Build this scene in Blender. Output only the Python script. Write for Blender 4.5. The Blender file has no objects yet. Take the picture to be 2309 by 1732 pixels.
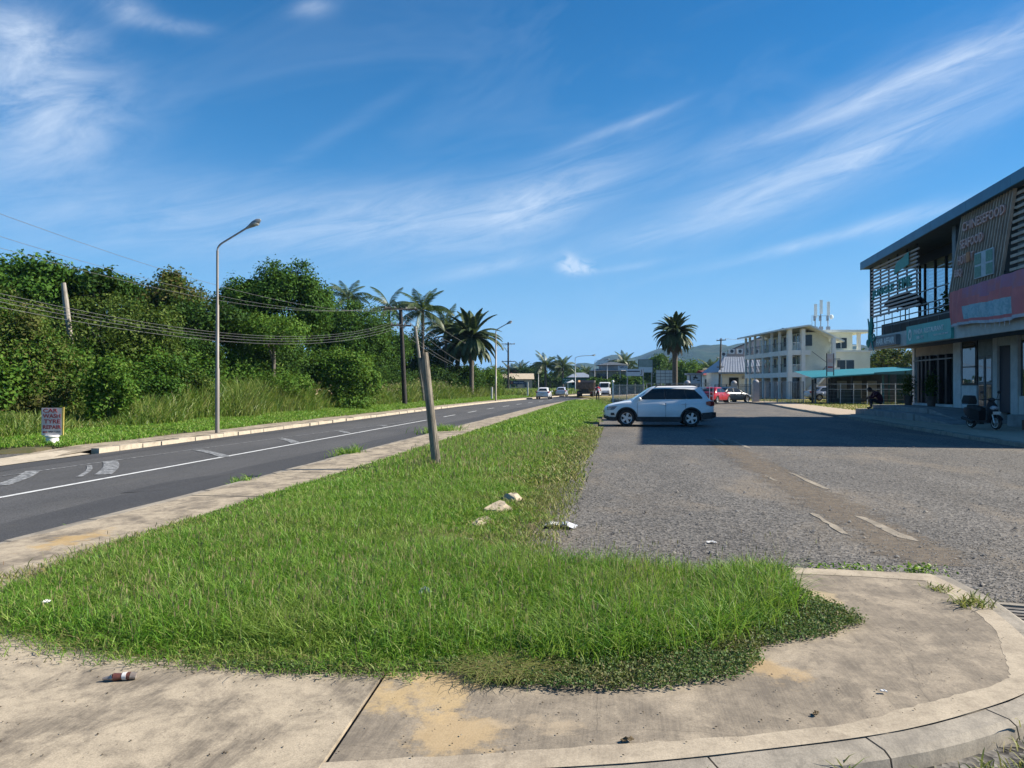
import bpy, bmesh, math, random
import numpy as np
from mathutils import Vector, Matrix

# ------------------------------------------------------------------ camera, sky, sun, exposure
scene = bpy.context.scene
COL = scene.collection
rad = math.radians
YAW = rad(7.7)                     # the view is turned 7.7 degrees left of the road direction (+Y)
EYE = 1.70
FPX, CX, HY = 1734.0, 1154.5, 870.0
cam_d = bpy.data.cameras.new('camera')
cam_d.sensor_width = 36.0
cam_d.lens = FPX / 2309.0 * 36.0
cam_d.clip_start, cam_d.clip_end = 0.05, 20000.0
cam = bpy.data.objects.new('camera', cam_d)
COL.objects.link(cam)
cam.location = (0, 0, EYE)
cam.rotation_euler = (rad(90.0 + 0.13), 0, YAW)
scene.camera = cam

SUN_EL = rad(34.5)
# light travels to the left and a little towards the camera
_lx, _ly = -12.5, -1.15
_c, _s = math.cos(YAW), math.sin(YAW)
LIGHT = Vector((_lx * _c - _ly * _s, _lx * _s + _ly * _c, 0)).normalized()
sun_dir = Vector((-LIGHT.x * math.cos(SUN_EL), -LIGHT.y * math.cos(SUN_EL), math.sin(SUN_EL)))
sun_d = bpy.data.lights.new('sun', 'SUN')
sun_d.energy = 5.0
sun_d.angle = rad(0.53)
sun_d.color = (1.0, 0.92, 0.79)
sun = bpy.data.objects.new('sun', sun_d)
COL.objects.link(sun)
sun.rotation_euler = sun_dir.to_track_quat('Z', 'Y').to_euler()
sun.location = (30, 0, 40)

world = bpy.data.worlds.new('World')
scene.world = world
world.use_nodes = True
WT = world.node_tree
WT.nodes.clear()


def wn(t, **kw):
    n = WT.nodes.new(t)
    for k, v in kw.items():
        setattr(n, k, v)
    return n


def wm(op, a, b=None, c=None, clamp=False):
    n = wn('ShaderNodeMath', operation=op, use_clamp=clamp)
    for i, x in enumerate((a, b, c)):
        if x is None:
            continue
        if isinstance(x, (int, float)):
            n.inputs[i].default_value = x
        else:
            WT.links.new(x, n.inputs[i])
    return n.outputs[0]


sky = wn('ShaderNodeTexSky', sky_type='NISHITA')
sky.sun_disc = False
sky.sun_elevation = SUN_EL
sky.sun_rotation = math.atan2(sun_dir.x, sun_dir.y)
sky.altitude = 0
sky.air_density = 1.0
sky.dust_density = 0.25
sky.ozone_density = 2.6
geo = wn('ShaderNodeTexCoord')
sep = wn('ShaderNodeSeparateXYZ')
WT.links.new(geo.outputs['Generated'], sep.inputs[0])
AZ = wm('ARCTAN2', sep.outputs[0], sep.outputs[1])
EL = wm('ARCSINE', sep.outputs[2])


def azel(px, py):
    a = math.atan((px - CX) / FPX) - YAW
    e = math.atan((HY - py) / FPX * math.cos(a + YAW))
    return a, e


def wisps(px, py, L, W, deg, amp):
    """one drawn-out cloud: an oriented soft ellipse in azimuth / elevation"""
    a0, e0 = azel(px, py)
    c, s = math.cos(rad(deg)), math.sin(rad(deg))
    L, W = L / FPX, W / FPX
    dx = wm('SUBTRACT', AZ, a0)
    dy = wm('SUBTRACT', EL, e0)
    a = wm('MULTIPLY_ADD', dx, c / L, wm('MULTIPLY', dy, s / L))
    b = wm('MULTIPLY_ADD', dx, -s / W, wm('MULTIPLY', dy, c / W))
    q = wm('MULTIPLY_ADD', a, a, wm('MULTIPLY', b, b))
    return wm('MULTIPLY', wm('EXPONENT', wm('MULTIPLY', q, -1.0)), amp)


def cloud_noise(deg, sx, sy, detail, dist, off, lo, hi, rough=0.62):
    c, s = math.cos(rad(deg)), math.sin(rad(deg))
    a = wm('MULTIPLY_ADD', wm('MULTIPLY_ADD', AZ, c, wm('MULTIPLY', EL, s)), sx, off)
    b = wm('MULTIPLY', wm('MULTIPLY_ADD', AZ, -s, wm('MULTIPLY', EL, c)), sy)
    cmb = wn('ShaderNodeCombineXYZ')
    WT.links.new(a, cmb.inputs[0])
    WT.links.new(b, cmb.inputs[1])
    n = wn('ShaderNodeTexNoise', noise_dimensions='2D')
    n.inputs['Scale'].default_value = 1.0
    n.inputs['Detail'].default_value = detail
    n.inputs['Roughness'].default_value = rough
    n.inputs['Distortion'].default_value = dist
    WT.links.new(cmb.outputs[0], n.inputs['Vector'])
    r = wn('ShaderNodeMapRange')
    r.inputs['From Min'].default_value = lo
    r.inputs['From Max'].default_value = hi
    WT.links.new(n.outputs['Fac'], r.inputs['Value'])
    return r.outputs[0]


STREAKS = [(560, 505, 500, 80, 0, .50), (1010, 470, 280, 60, 6, .46), (1240, 440, 250, 60, 24, .56), (1215, 482, 80, 30, 20, .40),
           (1395, 288, 120, 9, 17, .42), (1990, 205, 390, 30, 15, .62), (2200, 165, 200, 75, 13, .42),
           (1890, 375, 330, 55, 17, .50), (1950, 355, 130, 18, 24, .42), (1700, 440, 200, 50, 14, .30),
           (1450, 527, 140, 24, 10, .36), (1115, 601, 120, 14, 11, .48), (1880, 533, 260, 12, 11, .62),
           (2020, 500, 90, 22, 14, .40), (1430, 600, 110, 8, 8, .30), (760, 300, 200, 16, 32, .12)]
PUFFS = [(60, 250, 130, 130, 0, .95), (20, 60, 90, 40, 0, .6), (395, 60, 70, 14, 2, .6), (270, 12, 50, 24, 0, .55),
         (700, 18, 45, 16, 12, .5), (190, 190, 160, 90, -20, .22)]
SMALL = [(1295, 600, 34, 15, 0, 1.0), (1312, 608, 32, 9, 0, .8), (1280, 585, 18, 14, 0, .7), (1975, 705, 24, 30, 0, .45)]


def addall(lst):
    t = None
    for a in lst:
        o = wisps(*a)
        t = o if t is None else wm('ADD', t, o)
    return t


n_st = cloud_noise(15, 6.0, 40.0, 6.5, 0.45, 3.3, .30, .74, .68)
n_pf = cloud_noise(20, 9.0, 22.0, 7.0, 0.35, 9.1, .30, .72, .66)
n_sm = cloud_noise(0, 55.0, 75.0, 4.0, 0.5, 5.0, .30, .58)
st = wm('MULTIPLY', addall(STREAKS), wm('MULTIPLY_ADD', n_st, .95, .28))
pf = wm('MULTIPLY', addall(PUFFS), wm('MULTIPLY_ADD', n_pf, 1.0, .12))
sm = wm('MULTIPLY', addall(SMALL), n_sm)
veil = wm('MULTIPLY', cloud_noise(18, 3.0, 9.0, 4.0, 0.6, 7.7, .50, .90), .15)
dens = wm('ADD', wm('ADD', wm('ADD', st, pf), sm), veil, clamp=True)
hsv = wn('ShaderNodeHueSaturation')
hsv.inputs['Hue'].default_value = 0.503
hsv.inputs['Saturation'].default_value = 1.58
hsv.inputs['Value'].default_value = 1.0
WT.links.new(sky.outputs[0], hsv.inputs['Color'])
# moist sea air: the sky pales to light blue towards the horizon, the same all round
low = wn('ShaderNodeMixRGB')
low.inputs['Color2'].default_value = (1.9, 4.8, 9.2, 1)
WT.links.new(wm('MULTIPLY', wm('EXPONENT', wm('MULTIPLY', wm('MAXIMUM', EL, 0.0), -5.6)), .95), low.inputs['Fac'])
WT.links.new(hsv.outputs[0], low.inputs['Color1'])
mixc = wn('ShaderNodeMixRGB')
mixc.inputs['Color2'].default_value = (7.0, 7.9, 9.2, 1)
WT.links.new(wm('MULTIPLY', dens, .62), mixc.inputs['Fac'])
WT.links.new(low.outputs[0], mixc.inputs['Color1'])
bg = wn('ShaderNodeBackground')
bg.inputs['Strength'].default_value = 0.058
WT.links.new(mixc.outputs[0], bg.inputs['Color'])
world.cycles.sampling_method = 'MANUAL'
world.cycles.sample_map_resolution = 256
wo = wn('ShaderNodeOutputWorld')
WT.links.new(bg.outputs[0], wo.inputs['Surface'])

vs = scene.view_settings
vs.view_transform = 'Standard'
vs.look = 'None'
vs.exposure = 1.03
vs.gamma = 1.0
vs.use_curve_mapping = False
cy = scene.cycles
cy.use_denoising = True
cy.max_bounces = 6
cy.diffuse_bounces = 3
cy.glossy_bounces = 3
cy.transmission_bounces = 4
cy.transparent_max_bounces = 8
cy.volume_bounces = 0
cy.sample_clamp_indirect = 6.0
cy.caustics_reflective = False
cy.caustics_refractive = False


# ------------------------------------------------------------------ helpers
def at(px, py, D):
    """world point that the photograph shows at (px, py), D metres in front of the camera"""
    x = (px - CX) / FPX * D
    return Vector((x * _c - D * _s, x * _s + D * _c, EYE + (HY - py) / FPX * D))


def W(x, D, z=0.0):
    """view-aligned metres (x to the right, D ahead) to world"""
    return Vector((x * _c - D * _s, x * _s + D * _c, z))


def tag(o, label=None, cat=None, group=None, kind=None):
    if label:
        o['label'] = label
    if cat:
        o['category'] = cat
    if group:
        o['group'] = group
    if kind:
        o['kind'] = kind
    return o


def thing(name, label, cat, loc=(0, 0, 0), rz=0.0, group=None):
    o = bpy.data.objects.new(name, None)
    o.empty_display_size = 0.2
    COL.objects.link(o)
    o.location = loc
    o.rotation_euler = (0, 0, rz)
    return tag(o, label, cat, group)


def root_matrix(o):
    while o.parent:
        o = o.parent
    return Matrix.Translation(o.location) @ Matrix.Rotation(o.rotation_euler[2], 4, 'Z')


def link(name, me, parent=None):
    o = bpy.data.objects.new(name, me)
    COL.objects.link(o)
    if parent:
        o.parent = parent
    return o


def copy_tree(o, parent=None):
    c = o.copy()
    COL.objects.link(c)
    if parent:
        c.parent = parent
    for ch in o.children:
        copy_tree(ch, c)
    return c


class MB:
    """collects faces and links them as one mesh object"""

    def __init__(s):
        s.v, s.f, s.m = [], [], []

    def add(s, vs, fs, mi=0):
        b = len(s.v)
        s.v.extend([tuple(p) for p in vs])
        s.f.extend([[i + b for i in f] for f in fs])
        s.m.extend([mi] * len(fs))
        return s

    def box(s, x0, x1, y0, y1, z0, z1, mi=0):
        vs = [(x, y, z) for z in (z0, z1) for y in (y0, y1) for x in (x0, x1)]
        return s.add(vs, [(0, 2, 3, 1), (4, 5, 7, 6), (0, 1, 5, 4), (2, 6, 7, 3), (0, 4, 6, 2), (1, 3, 7, 5)], mi)

    def beam(s, p, q, w, h, mi=0, up=(0, 0, 1)):
        p, q = Vector(p), Vector(q)
        d = (q - p).normalized()
        u = Vector(up)
        if abs(d.dot(u)) > .98:
            u = Vector((1, 0, 0))
        r = d.cross(u).normalized()
        u = r.cross(d)
        vs = []
        for e in (p, q):
            for a, b in ((-1, -1), (1, -1), (1, 1), (-1, 1)):
                vs.append(e + r * (a * w / 2) + u * (b * h / 2))
        return s.add(vs, [(0, 1, 2, 3), (7, 6, 5, 4), (0, 4, 5, 1), (1, 5, 6, 2), (2, 6, 7, 3), (3, 7, 4, 0)], mi)

    def tube(s, pts, rs, n=8, mi=0, cap=True):
        pts = [Vector(p) for p in pts]
        if isinstance(rs, (int, float)):
            rs = [rs] * len(pts)
        b = len(s.v)
        ref = None
        for i, p in enumerate(pts):
            d = (pts[min(i + 1, len(pts) - 1)] - pts[max(i - 1, 0)]).normalized()
            if ref is None:
                ref = Vector((0, 0, 1)) if abs(d.z) < .9 else Vector((1, 0, 0))
            r = d.cross(ref).normalized()
            u = r.cross(d)
            ref = u
            for k in range(n):
                a = 2 * math.pi * k / n
                s.v.append(tuple(p + (r * math.cos(a) + u * math.sin(a)) * rs[i]))
        for i in range(len(pts) - 1):
            for k in range(n):
                k2 = (k + 1) % n
                s.f.append([b + i * n + k, b + i * n + k2, b + (i + 1) * n + k2, b + (i + 1) * n + k])
                s.m.append(mi)
        if cap:
            s.f.append([b + k for k in range(n)][::-1])
            s.f.append([b + (len(pts) - 1) * n + k for k in range(n)])
            s.m += [mi, mi]
        return s

    def prism(s, poly, z0, z1, mi=0):
        n = len(poly)
        vs = [(p[0], p[1], z0) for p in poly] + [(p[0], p[1], z1) for p in poly]
        fs = [list(range(n))[::-1], list(range(n, 2 * n))]
        fs += [(i, (i + 1) % n, n + (i + 1) % n, n + i) for i in range(n)]
        return s.add(vs, fs, mi)

    def sheet(s, poly, z=0.0, mi=0):
        return s.add([(p[0], p[1], p[2] if len(p) > 2 else z) for p in poly], [list(range(len(poly)))], mi)

    def strip(s, A, B, mi=0):
        n = len(A)
        return s.add(list(A) + list(B), [(i, i + 1, n + i + 1, n + i) for i in range(n - 1)], mi)

    def ball(s, c, r, nu=10, nv=6, mi=0):
        c = Vector(c)
        if isinstance(r, (int, float)):
            r = (r, r, r)
        vs = []
        for j in range(nv + 1):
            t = math.pi * j / nv
            for i in range(nu):
                a = 2 * math.pi * i / nu
                vs.append((c.x + r[0] * math.sin(t) * math.cos(a), c.y + r[1] * math.sin(t) * math.sin(a), c.z + r[2] * math.cos(t)))
        fs = [(j * nu + i, (j + 1) * nu + i, (j + 1) * nu + (i + 1) % nu, j * nu + (i + 1) % nu) for j in range(nv) for i in range(nu)]
        return s.add(vs, fs, mi)

    def mesh(s, name, mats, smooth=False, inv=None):
        me = bpy.data.meshes.new(name)
        vs = s.v
        if inv is not None:
            vs = [tuple(inv @ Vector(p)) for p in vs]
        me.from_pydata(vs, [], s.f)
        if not isinstance(mats, (list, tuple)):
            mats = [mats]
        for m in mats:
            me.materials.append(m)
        if len(mats) > 1:
            me.polygons.foreach_set('material_index', s.m)
        if smooth:
            me.polygons.foreach_set('use_smooth', [True] * len(me.polygons))
        me.validate()
        me.update()
        return me

    def build(s, name, mats, parent=None, smooth=False, world=False):
        """world=True: the points are world points, turned into the parent's own frame"""
        inv = root_matrix(parent).inverted() if (parent and world) else None
        o = link(name, s.mesh(name, mats, smooth, inv), parent)
        if smooth:
            try:
                o.data.set_sharp_from_angle(angle=rad(40))
            except Exception:
                pass
        return o


def np_mesh(name, V, quads=None, tris=None, mats=None, mi=None, smooth=False):
    me = bpy.data.meshes.new(name)
    nq = 0 if quads is None else len(quads)
    nt = 0 if tris is None else len(tris)
    me.vertices.add(len(V))
    me.vertices.foreach_set('co', np.asarray(V, dtype=np.float32).ravel())
    loops = []
    if nq:
        loops.append(np.asarray(quads, dtype=np.int32).ravel())
    if nt:
        loops.append(np.asarray(tris, dtype=np.int32).ravel())
    L = np.concatenate(loops)
    me.loops.add(len(L))
    me.loops.foreach_set('vertex_index', L)
    me.polygons.add(nq + nt)
    starts = np.concatenate([np.arange(nq) * 4, nq * 4 + np.arange(nt) * 3]).astype(np.int32)
    me.polygons.foreach_set('loop_start', starts)
    for m in (mats or []):
        me.materials.append(m)
    if mi is not None:
        me.polygons.foreach_set('material_index', np.asarray(mi, dtype=np.int32))
    if smooth:
        me.polygons.foreach_set('use_smooth', np.ones(nq + nt, dtype=bool))
    me.update(calc_edges=True)
    return me


# ------------------------------------------------------------------ materials
def new_mat(name):
    m = bpy.data.materials.new(name)
    m.use_nodes = True
    nt = m.node_tree
    nt.nodes.clear()
    out = nt.nodes.new('ShaderNodeOutputMaterial')
    return m, nt, out


class NT:
    def __init__(s, nt):
        s.t = nt

    def n(s, typ, ins=None, **kw):
        x = s.t.nodes.new(typ)
        for k, v in kw.items():
            setattr(x, k, v)
        for k, v in (ins or {}).items():
            s.set(x.inputs[k], v)
        return x

    def set(s, sock, v):
        if isinstance(v, bpy.types.NodeSocket):
            s.t.links.new(v, sock)
        elif isinstance(v, (tuple, list)) and len(v) == 3 and sock.type == 'RGBA':
            sock.default_value = (*v, 1)
        else:
            sock.default_value = v

    def math(s, op, a, b=0.0, clamp=False):
        return s.n('ShaderNodeMath', {0: a, 1: b}, operation=op, use_clamp=clamp).outputs[0]

    def mix(s, f, a, b, mode='MIX'):
        return s.n('ShaderNodeMixRGB', {0: f, 1: a, 2: b}, blend_type=mode).outputs[0]

    def obj(s):
        return s.n('ShaderNodeTexCoord').outputs['Object']

    def scaled(s, vec, sc, rot=(0, 0, 0)):
        return s.n('ShaderNodeMapping', {'Vector': vec, 'Scale': sc, 'Rotation': rot}).outputs[0]

    def noise(s, vec, scale, detail=4.0, rough=.55, dist=0.0, lo=None, hi=None):
        x = s.n('ShaderNodeTexNoise', {'Vector': vec, 'Scale': scale, 'Detail': detail, 'Roughness': rough, 'Distortion': dist}).outputs['Fac']
        if lo is not None:
            x = s.ramp(x, lo, hi)
        return x

    def ramp(s, x, lo, hi, a=0.0, b=1.0, smooth=True):
        r = s.n('ShaderNodeMapRange', {'Value': x, 'From Min': lo, 'From Max': hi, 'To Min': a, 'To Max': b})
        if smooth:
            r.interpolation_type = 'SMOOTHSTEP'
        return r.outputs[0]

    def bump(s, h, strength=.3, dist=.01, nrm=None):
        d = {'Height': h, 'Strength': strength, 'Distance': dist}
        if nrm is not None:
            d['Normal'] = nrm
        return s.n('ShaderNodeBump', d).outputs[0]


MATS = {}


def mat(name, col, col2=None, scale=4.0, rough=.7, metal=0.0, bump=0.0, bscale=None, spec=.4, detail=5.0, lo=.35, hi=.65, coat=0.0, stretch=(1, 1, 1)):
    """painted / plain surface: two tones broken up by noise, fine relief"""
    if name in MATS:
        return MATS[name]
    m, nt, out = new_mat(name)
    k = NT(nt)
    b = k.n('ShaderNodeBsdfPrincipled', {'Roughness': rough, 'Metallic': metal, 'Specular IOR Level': spec})
    if coat:
        b.inputs['Coat Weight'].default_value = coat
        b.inputs['Coat Roughness'].default_value = .06
    co = k.scaled(k.obj(), stretch)
    if col2 is None:
        col2 = tuple(c * .8 for c in col)
    f = k.noise(co, scale, detail, .6, 0.3, lo, hi)
    k.set(b.inputs['Base Color'], k.mix(f, col, col2))
    if bump:
        h = k.noise(co, bscale or scale * 6, 4, .6)
        k.set(b.inputs['Normal'], k.bump(h, bump, .01))
    nt.links.new(b.outputs[0], out.inputs[0])
    MATS[name] = m
    return m


def leaf_mat(name, cols, trans=.35, rough=.5, spec=.3, patch=None, pscale=.5):
    """foliage: colour varies from leaf to leaf, light shines through"""
    if name in MATS:
        return MATS[name]
    m, nt, out = new_mat(name)
    k = NT(nt)
    g = k.n('ShaderNodeNewGeometry')
    r = k.n('ShaderNodeValToRGB', {0: g.outputs['Random Per Island']})
    cr = r.color_ramp
    while len(cr.elements) < len(cols):
        cr.elements.new(.5)
    for i, c in enumerate(cols):
        cr.elements[i].position = i / max(1, len(cols) - 1)
        cr.elements[i].color = (*c, 1)
    col = r.outputs[0]
    if patch:
        f = k.noise(k.obj(), pscale, 3, .5, .5, .47, .66)
        col = k.mix(k.math('MULTIPLY', f, .5), col, patch)
    b = k.n('ShaderNodeBsdfPrincipled', {'Roughness': rough, 'Specular IOR Level': spec, 'Base Color': col})
    t = k.n('ShaderNodeBsdfTranslucent', {'Color': k.mix(.35, col, (.25, .35, .04))})
    mx = k.n('ShaderNodeMixShader', {0: trans, 1: b.outputs[0], 2: t.outputs[0]})
    nt.links.new(mx.outputs[0], out.inputs[0])
    MATS[name] = m
    return m


def glass_mat(name, tint, rough=.03, ior=1.5):
    """dark window glass: sees the sky and the street in it"""
    if name in MATS:
        return MATS[name]
    m, nt, out = new_mat(name)
    k = NT(nt)
    b = k.n('ShaderNodeBsdfPrincipled', {'Base Color': tint, 'Roughness': rough, 'Specular IOR Level': .5, 'IOR': ior})
    h = k.noise(k.obj(), .8, 2)
    k.set(b.inputs['Normal'], k.bump(h, .05, .05))
    nt.links.new(b.outputs[0], out.inputs[0])
    MATS[name] = m
    return m


def text_mesh(body, size, ext=.01, align='LEFT'):
    cu = bpy.data.curves.new('lettering', 'FONT')
    cu.body = body
    cu.size = size
    cu.extrude = ext
    cu.align_x = align
    cu.resolution_u = 2
    cu.offset = .014
    o = bpy.data.objects.new('lettering', cu)
    COL.objects.link(o)
    dg = bpy.context.evaluated_depsgraph_get()
    me = bpy.data.meshes.new_from_object(o.evaluated_get(dg))
    bpy.data.objects.remove(o)
    bpy.data.curves.remove(cu)
    return me


def lettering(body, origin, right, up, height, width, mt, parent, ext=.012, name='lettering', bold=0.0):
    """flat letters fitted to width x height; right/up are world directions, origin the lower left corner"""
    me = text_mesh(body, 1.0, ext)
    n = len(me.vertices)
    co = np.empty(n * 3, dtype=np.float32)
    me.vertices.foreach_get('co', co)
    co = co.reshape(-1, 3)
    mn, mx = co.min(0), co.max(0)
    co[:, 0] = (co[:, 0] - mn[0]) / max(1e-6, mx[0] - mn[0]) * width
    co[:, 1] = (co[:, 1] - mn[1]) / max(1e-6, mx[1] - mn[1]) * height
    R, U = Vector(right).normalized(), Vector(up).normalized()
    N = R.cross(U)
    M3 = np.array([R, U, N], dtype=np.float32)
    wco = co @ M3 + np.array(origin, dtype=np.float32)
    if parent:
        inv = np.array(root_matrix(parent).inverted(), dtype=np.float32)
        wco = wco @ inv[:3, :3].T + inv[:3, 3]
    me.vertices.foreach_set('co', wco.ravel())
    me.materials.clear()
    me.materials.append(mt)
    me.update()
    me.name = name
    return link(name, me, parent)


def in_poly(P, poly):
    x, y = P[:, 0], P[:, 1]
    r = np.zeros(len(P), bool)
    n = len(poly)
    j = n - 1
    for i in range(n):
        xi, yi = poly[i][0], poly[i][1]
        xj, yj = poly[j][0], poly[j][1]
        c = ((yi > y) != (yj > y)) & (x < (xj - xi) * (y - yi) / (yj - yi + 1e-12) + xi)
        r ^= c
        j = i
    return r


def fbm2(P, f, seed=0):
    """cheap smooth 2-D variation in -1..1"""
    rg = np.random.RandomState(seed)
    o = np.zeros(len(P))
    for k in range(5):
        a = rg.uniform(0, 6.28)
        fr = f * (1.0 + .9 * k)
        o += np.sin((P[:, 0] * math.cos(a) + P[:, 1] * math.sin(a)) * fr + rg.uniform(0, 6.28)) * (.62 ** k)
    return o / 2.2


def scatter(poly, n, seed=0):
    rg = np.random.RandomState(seed)
    A = np.array([p[:2] for p in poly])
    mn, mx = A.min(0), A.max(0)
    out = []
    got = 0
    while got < n:
        P = rg.uniform(mn, mx, (max(2000, n), 2))
        P = P[in_poly(P, poly)]
        out.append(P)
        got += len(P)
    return np.concatenate(out)[:n]


def blades(P3, h, w, lean, seed=0, face=None):
    """grass blades: P3 base points, h heights, w widths, lean = how far the tip bends over"""
    rg = np.random.RandomState(seed)
    n = len(P3)
    a = rg.uniform(0, 2 * math.pi, n)
    d = np.stack([np.cos(a), np.sin(a)], 1)
    f = rg.uniform(0, 2 * math.pi, n) if face is None else face + rg.normal(0, .6, n)
    r = np.stack([np.cos(f), np.sin(f)], 1)
    V = np.zeros((n, 7, 3), dtype=np.float32)
    hw = (w / 2)[:, None]
    for i, (t, ww) in enumerate(((0.0, .8), (.45, 1.0), (.8, .6))):
        c = P3[:, :2] + d * (lean * h * t * t)[:, None]
        z = P3[:, 2] + h * (t - .22 * lean * t * t)
        V[:, i * 2, :2] = c - r * hw * ww
        V[:, i * 2 + 1, :2] = c + r * hw * ww
        V[:, i * 2, 2] = z
        V[:, i * 2 + 1, 2] = z
    V[:, 6, :2] = P3[:, :2] + d * (lean * h)[:, None]
    V[:, 6, 2] = P3[:, 2] + h * (1 - .3 * lean)
    b = np.arange(n)[:, None] * 7
    q = np.concatenate([b + np.array([0, 1, 3, 2]), b + np.array([2, 3, 5, 4])])
    t = b + np.array([4, 5, 6])
    return V.reshape(-1, 3), q, t


def leaf_cards(C, size, seed=0, up=0.0, aspect=1.8, nrm=None, stray=.55):
    """one small folded leaf (two triangles bent on the midrib) at each centre"""
    rg = np.random.RandomState(seed)
    n = len(C)
    d = rg.normal(0, 1, (n, 3))
    d[:, 2] = d[:, 2] * .7 - .25
    d /= np.linalg.norm(d, axis=1)[:, None]
    k = rg.normal(0, 1, (n, 3)) + np.array([0, 0, up])
    s = np.cross(d, k)
    s /= np.linalg.norm(s, axis=1)[:, None] + 1e-9
    nn = np.cross(s, d)
    if nrm is not None:
        nn = nrm + rg.normal(0, stray, (n, 3))
        nn /= np.linalg.norm(nn, axis=1)[:, None] + 1e-9
        d = d - nn * np.sum(d * nn, 1)[:, None]
        d /= np.linalg.norm(d, axis=1)[:, None] + 1e-9
        s = np.cross(nn, d)
    L = (size * rg.uniform(.7, 1.3, n))[:, None]
    Wd = L / aspect / 2
    V = np.zeros((n, 4, 3), dtype=np.float32)
    V[:, 0] = C - d * L * .5
    V[:, 1] = C + s * Wd + nn * Wd * .35
    V[:, 2] = C + d * L * .5
    V[:, 3] = C - s * Wd + nn * Wd * .35
    b = np.arange(n)[:, None] * 4
    t = np.concatenate([b + np.array([0, 1, 2]), b + np.array([0, 2, 3])])
    return V.reshape(-1, 3), t

# ------------------------------------------------------------------ ground materials
def concrete_mat(name, light, dark, brush=(0, 0, 0), amount=(.42, .62), patch=None):
    m, nt, out = new_mat(name)
    k = NT(nt)
    co = k.obj()
    big = k.noise(k.scaled(co, (1.5, 1, 1), brush), 1.9, 8, .72, .5, amount[0], amount[1])
    med = k.noise(co, 7.0, 6, .7, .4, .40, .66)
    brs = k.noise(k.scaled(co, (85, 2.5, 3), brush), 1.0, 5, .65, 0.0, .36, .66)
    fine = k.noise(co, 120.0, 3, .6)
    spots = k.noise(co, 16.0, 9, .8, 0.0, .52, .66)
    f = k.math('MULTIPLY', k.math('ADD', k.math('MULTIPLY', big, .80), k.math('MULTIPLY', med, .30)),
               k.math('ADD', k.math('MULTIPLY', brs, .24), .80), clamp=True)
    col = k.mix(f, light, dark)
    col = k.mix(k.ramp(fine, .35, .7, 0, .35), col, tuple(c * .62 for c in dark))
    col = k.mix(k.math('MULTIPLY', spots, .55), col, tuple(c * .8 for c in dark))
    vc = k.n('ShaderNodeTexVoronoi', {'Vector': k.mix(.12, co, k.n('ShaderNodeTexNoise', {'Vector': co, 'Scale': 3.0}).outputs['Color']), 'Scale': .55}, feature='DISTANCE_TO_EDGE')
    col = k.mix(k.math('MULTIPLY', k.ramp(vc.outputs['Distance'], .0022, .0), .35 if name == 'dirty_concrete' else 0.0), col, tuple(c * .4 for c in dark))
    if patch:
        sx = k.n('ShaderNodeSeparateXYZ', {0: co})
        tot = None
        for (px, py, rx, ry, pc) in patch:
            a = k.math('POWER', k.math('DIVIDE', k.math('SUBTRACT', sx.outputs[0], px), rx), 2)
            b = k.math('POWER', k.math('DIVIDE', k.math('SUBTRACT', sx.outputs[1], py), ry), 2)
            e = k.math('ADD', k.math('ADD', a, b), k.math('MULTIPLY', k.math('SUBTRACT', k.noise(co, 2.6, 9, .75), .5), 9.0))
            col = k.mix(k.math('MULTIPLY', k.ramp(e, 1.3, .1), .66), col, k.mix(k.ramp(fine, .4, .7, 0, .4), pc, tuple(c * .7 for c in pc)))
    b = k.n('ShaderNodeBsdfPrincipled', {'Base Color': col, 'Roughness': .9, 'Specular IOR Level': .25})
    h = k.math('ADD', k.math('MULTIPLY', brs, .12), k.math('MULTIPLY', fine, .9))
    k.set(b.inputs['Normal'], k.bump(h, .35, .003))
    nt.links.new(b.outputs[0], out.inputs[0])
    MATS[name] = m
    return m


def asphalt_mat(name, col, grain=160.0, spread=.5, dust=None, dustlim=(.52, .72), bump=.5, track=0.0):
    m, nt, out = new_mat(name)
    k = NT(nt)
    co = k.obj()
    v = k.n('ShaderNodeTexVoronoi', {'Vector': co, 'Scale': grain}, feature='F1')
    sp = k.ramp(v.outputs['Color'], 0, 1, 1 - spread, 1 + spread, False)
    big = k.noise(k.scaled(co, (1, .25, 1)), .8, 5, .6, .4, .3, .7)
    base = k.mix(big, tuple(c * .86 for c in col), tuple(c * 1.14 for c in col))
    colr = k.mix(1.0, base, k.n('ShaderNodeCombineColor', {0: sp, 1: sp, 2: sp}).outputs[0], 'MULTIPLY')
    if dust:
        d = k.noise(k.scaled(co, (1, .45, 1)), .55, 7, .68, .7, dustlim[0], dustlim[1])
        colr = k.mix(k.math('MULTIPLY', d, .62), colr, k.mix(k.noise(co, 60, 3), dust, tuple(c * .7 for c in dust)))
    b = k.n('ShaderNodeBsdfPrincipled', {'Base Color': colr, 'Roughness': .82, 'Specular IOR Level': .35})
    h = k.math('ADD', v.outputs['Distance'], k.noise(co, grain * .4, 3))
    k.set(b.inputs['Normal'], k.bump(h, bump, .006))
    nt.links.new(b.outputs[0], out.inputs[0])
    MATS[name] = m
    return m


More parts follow.
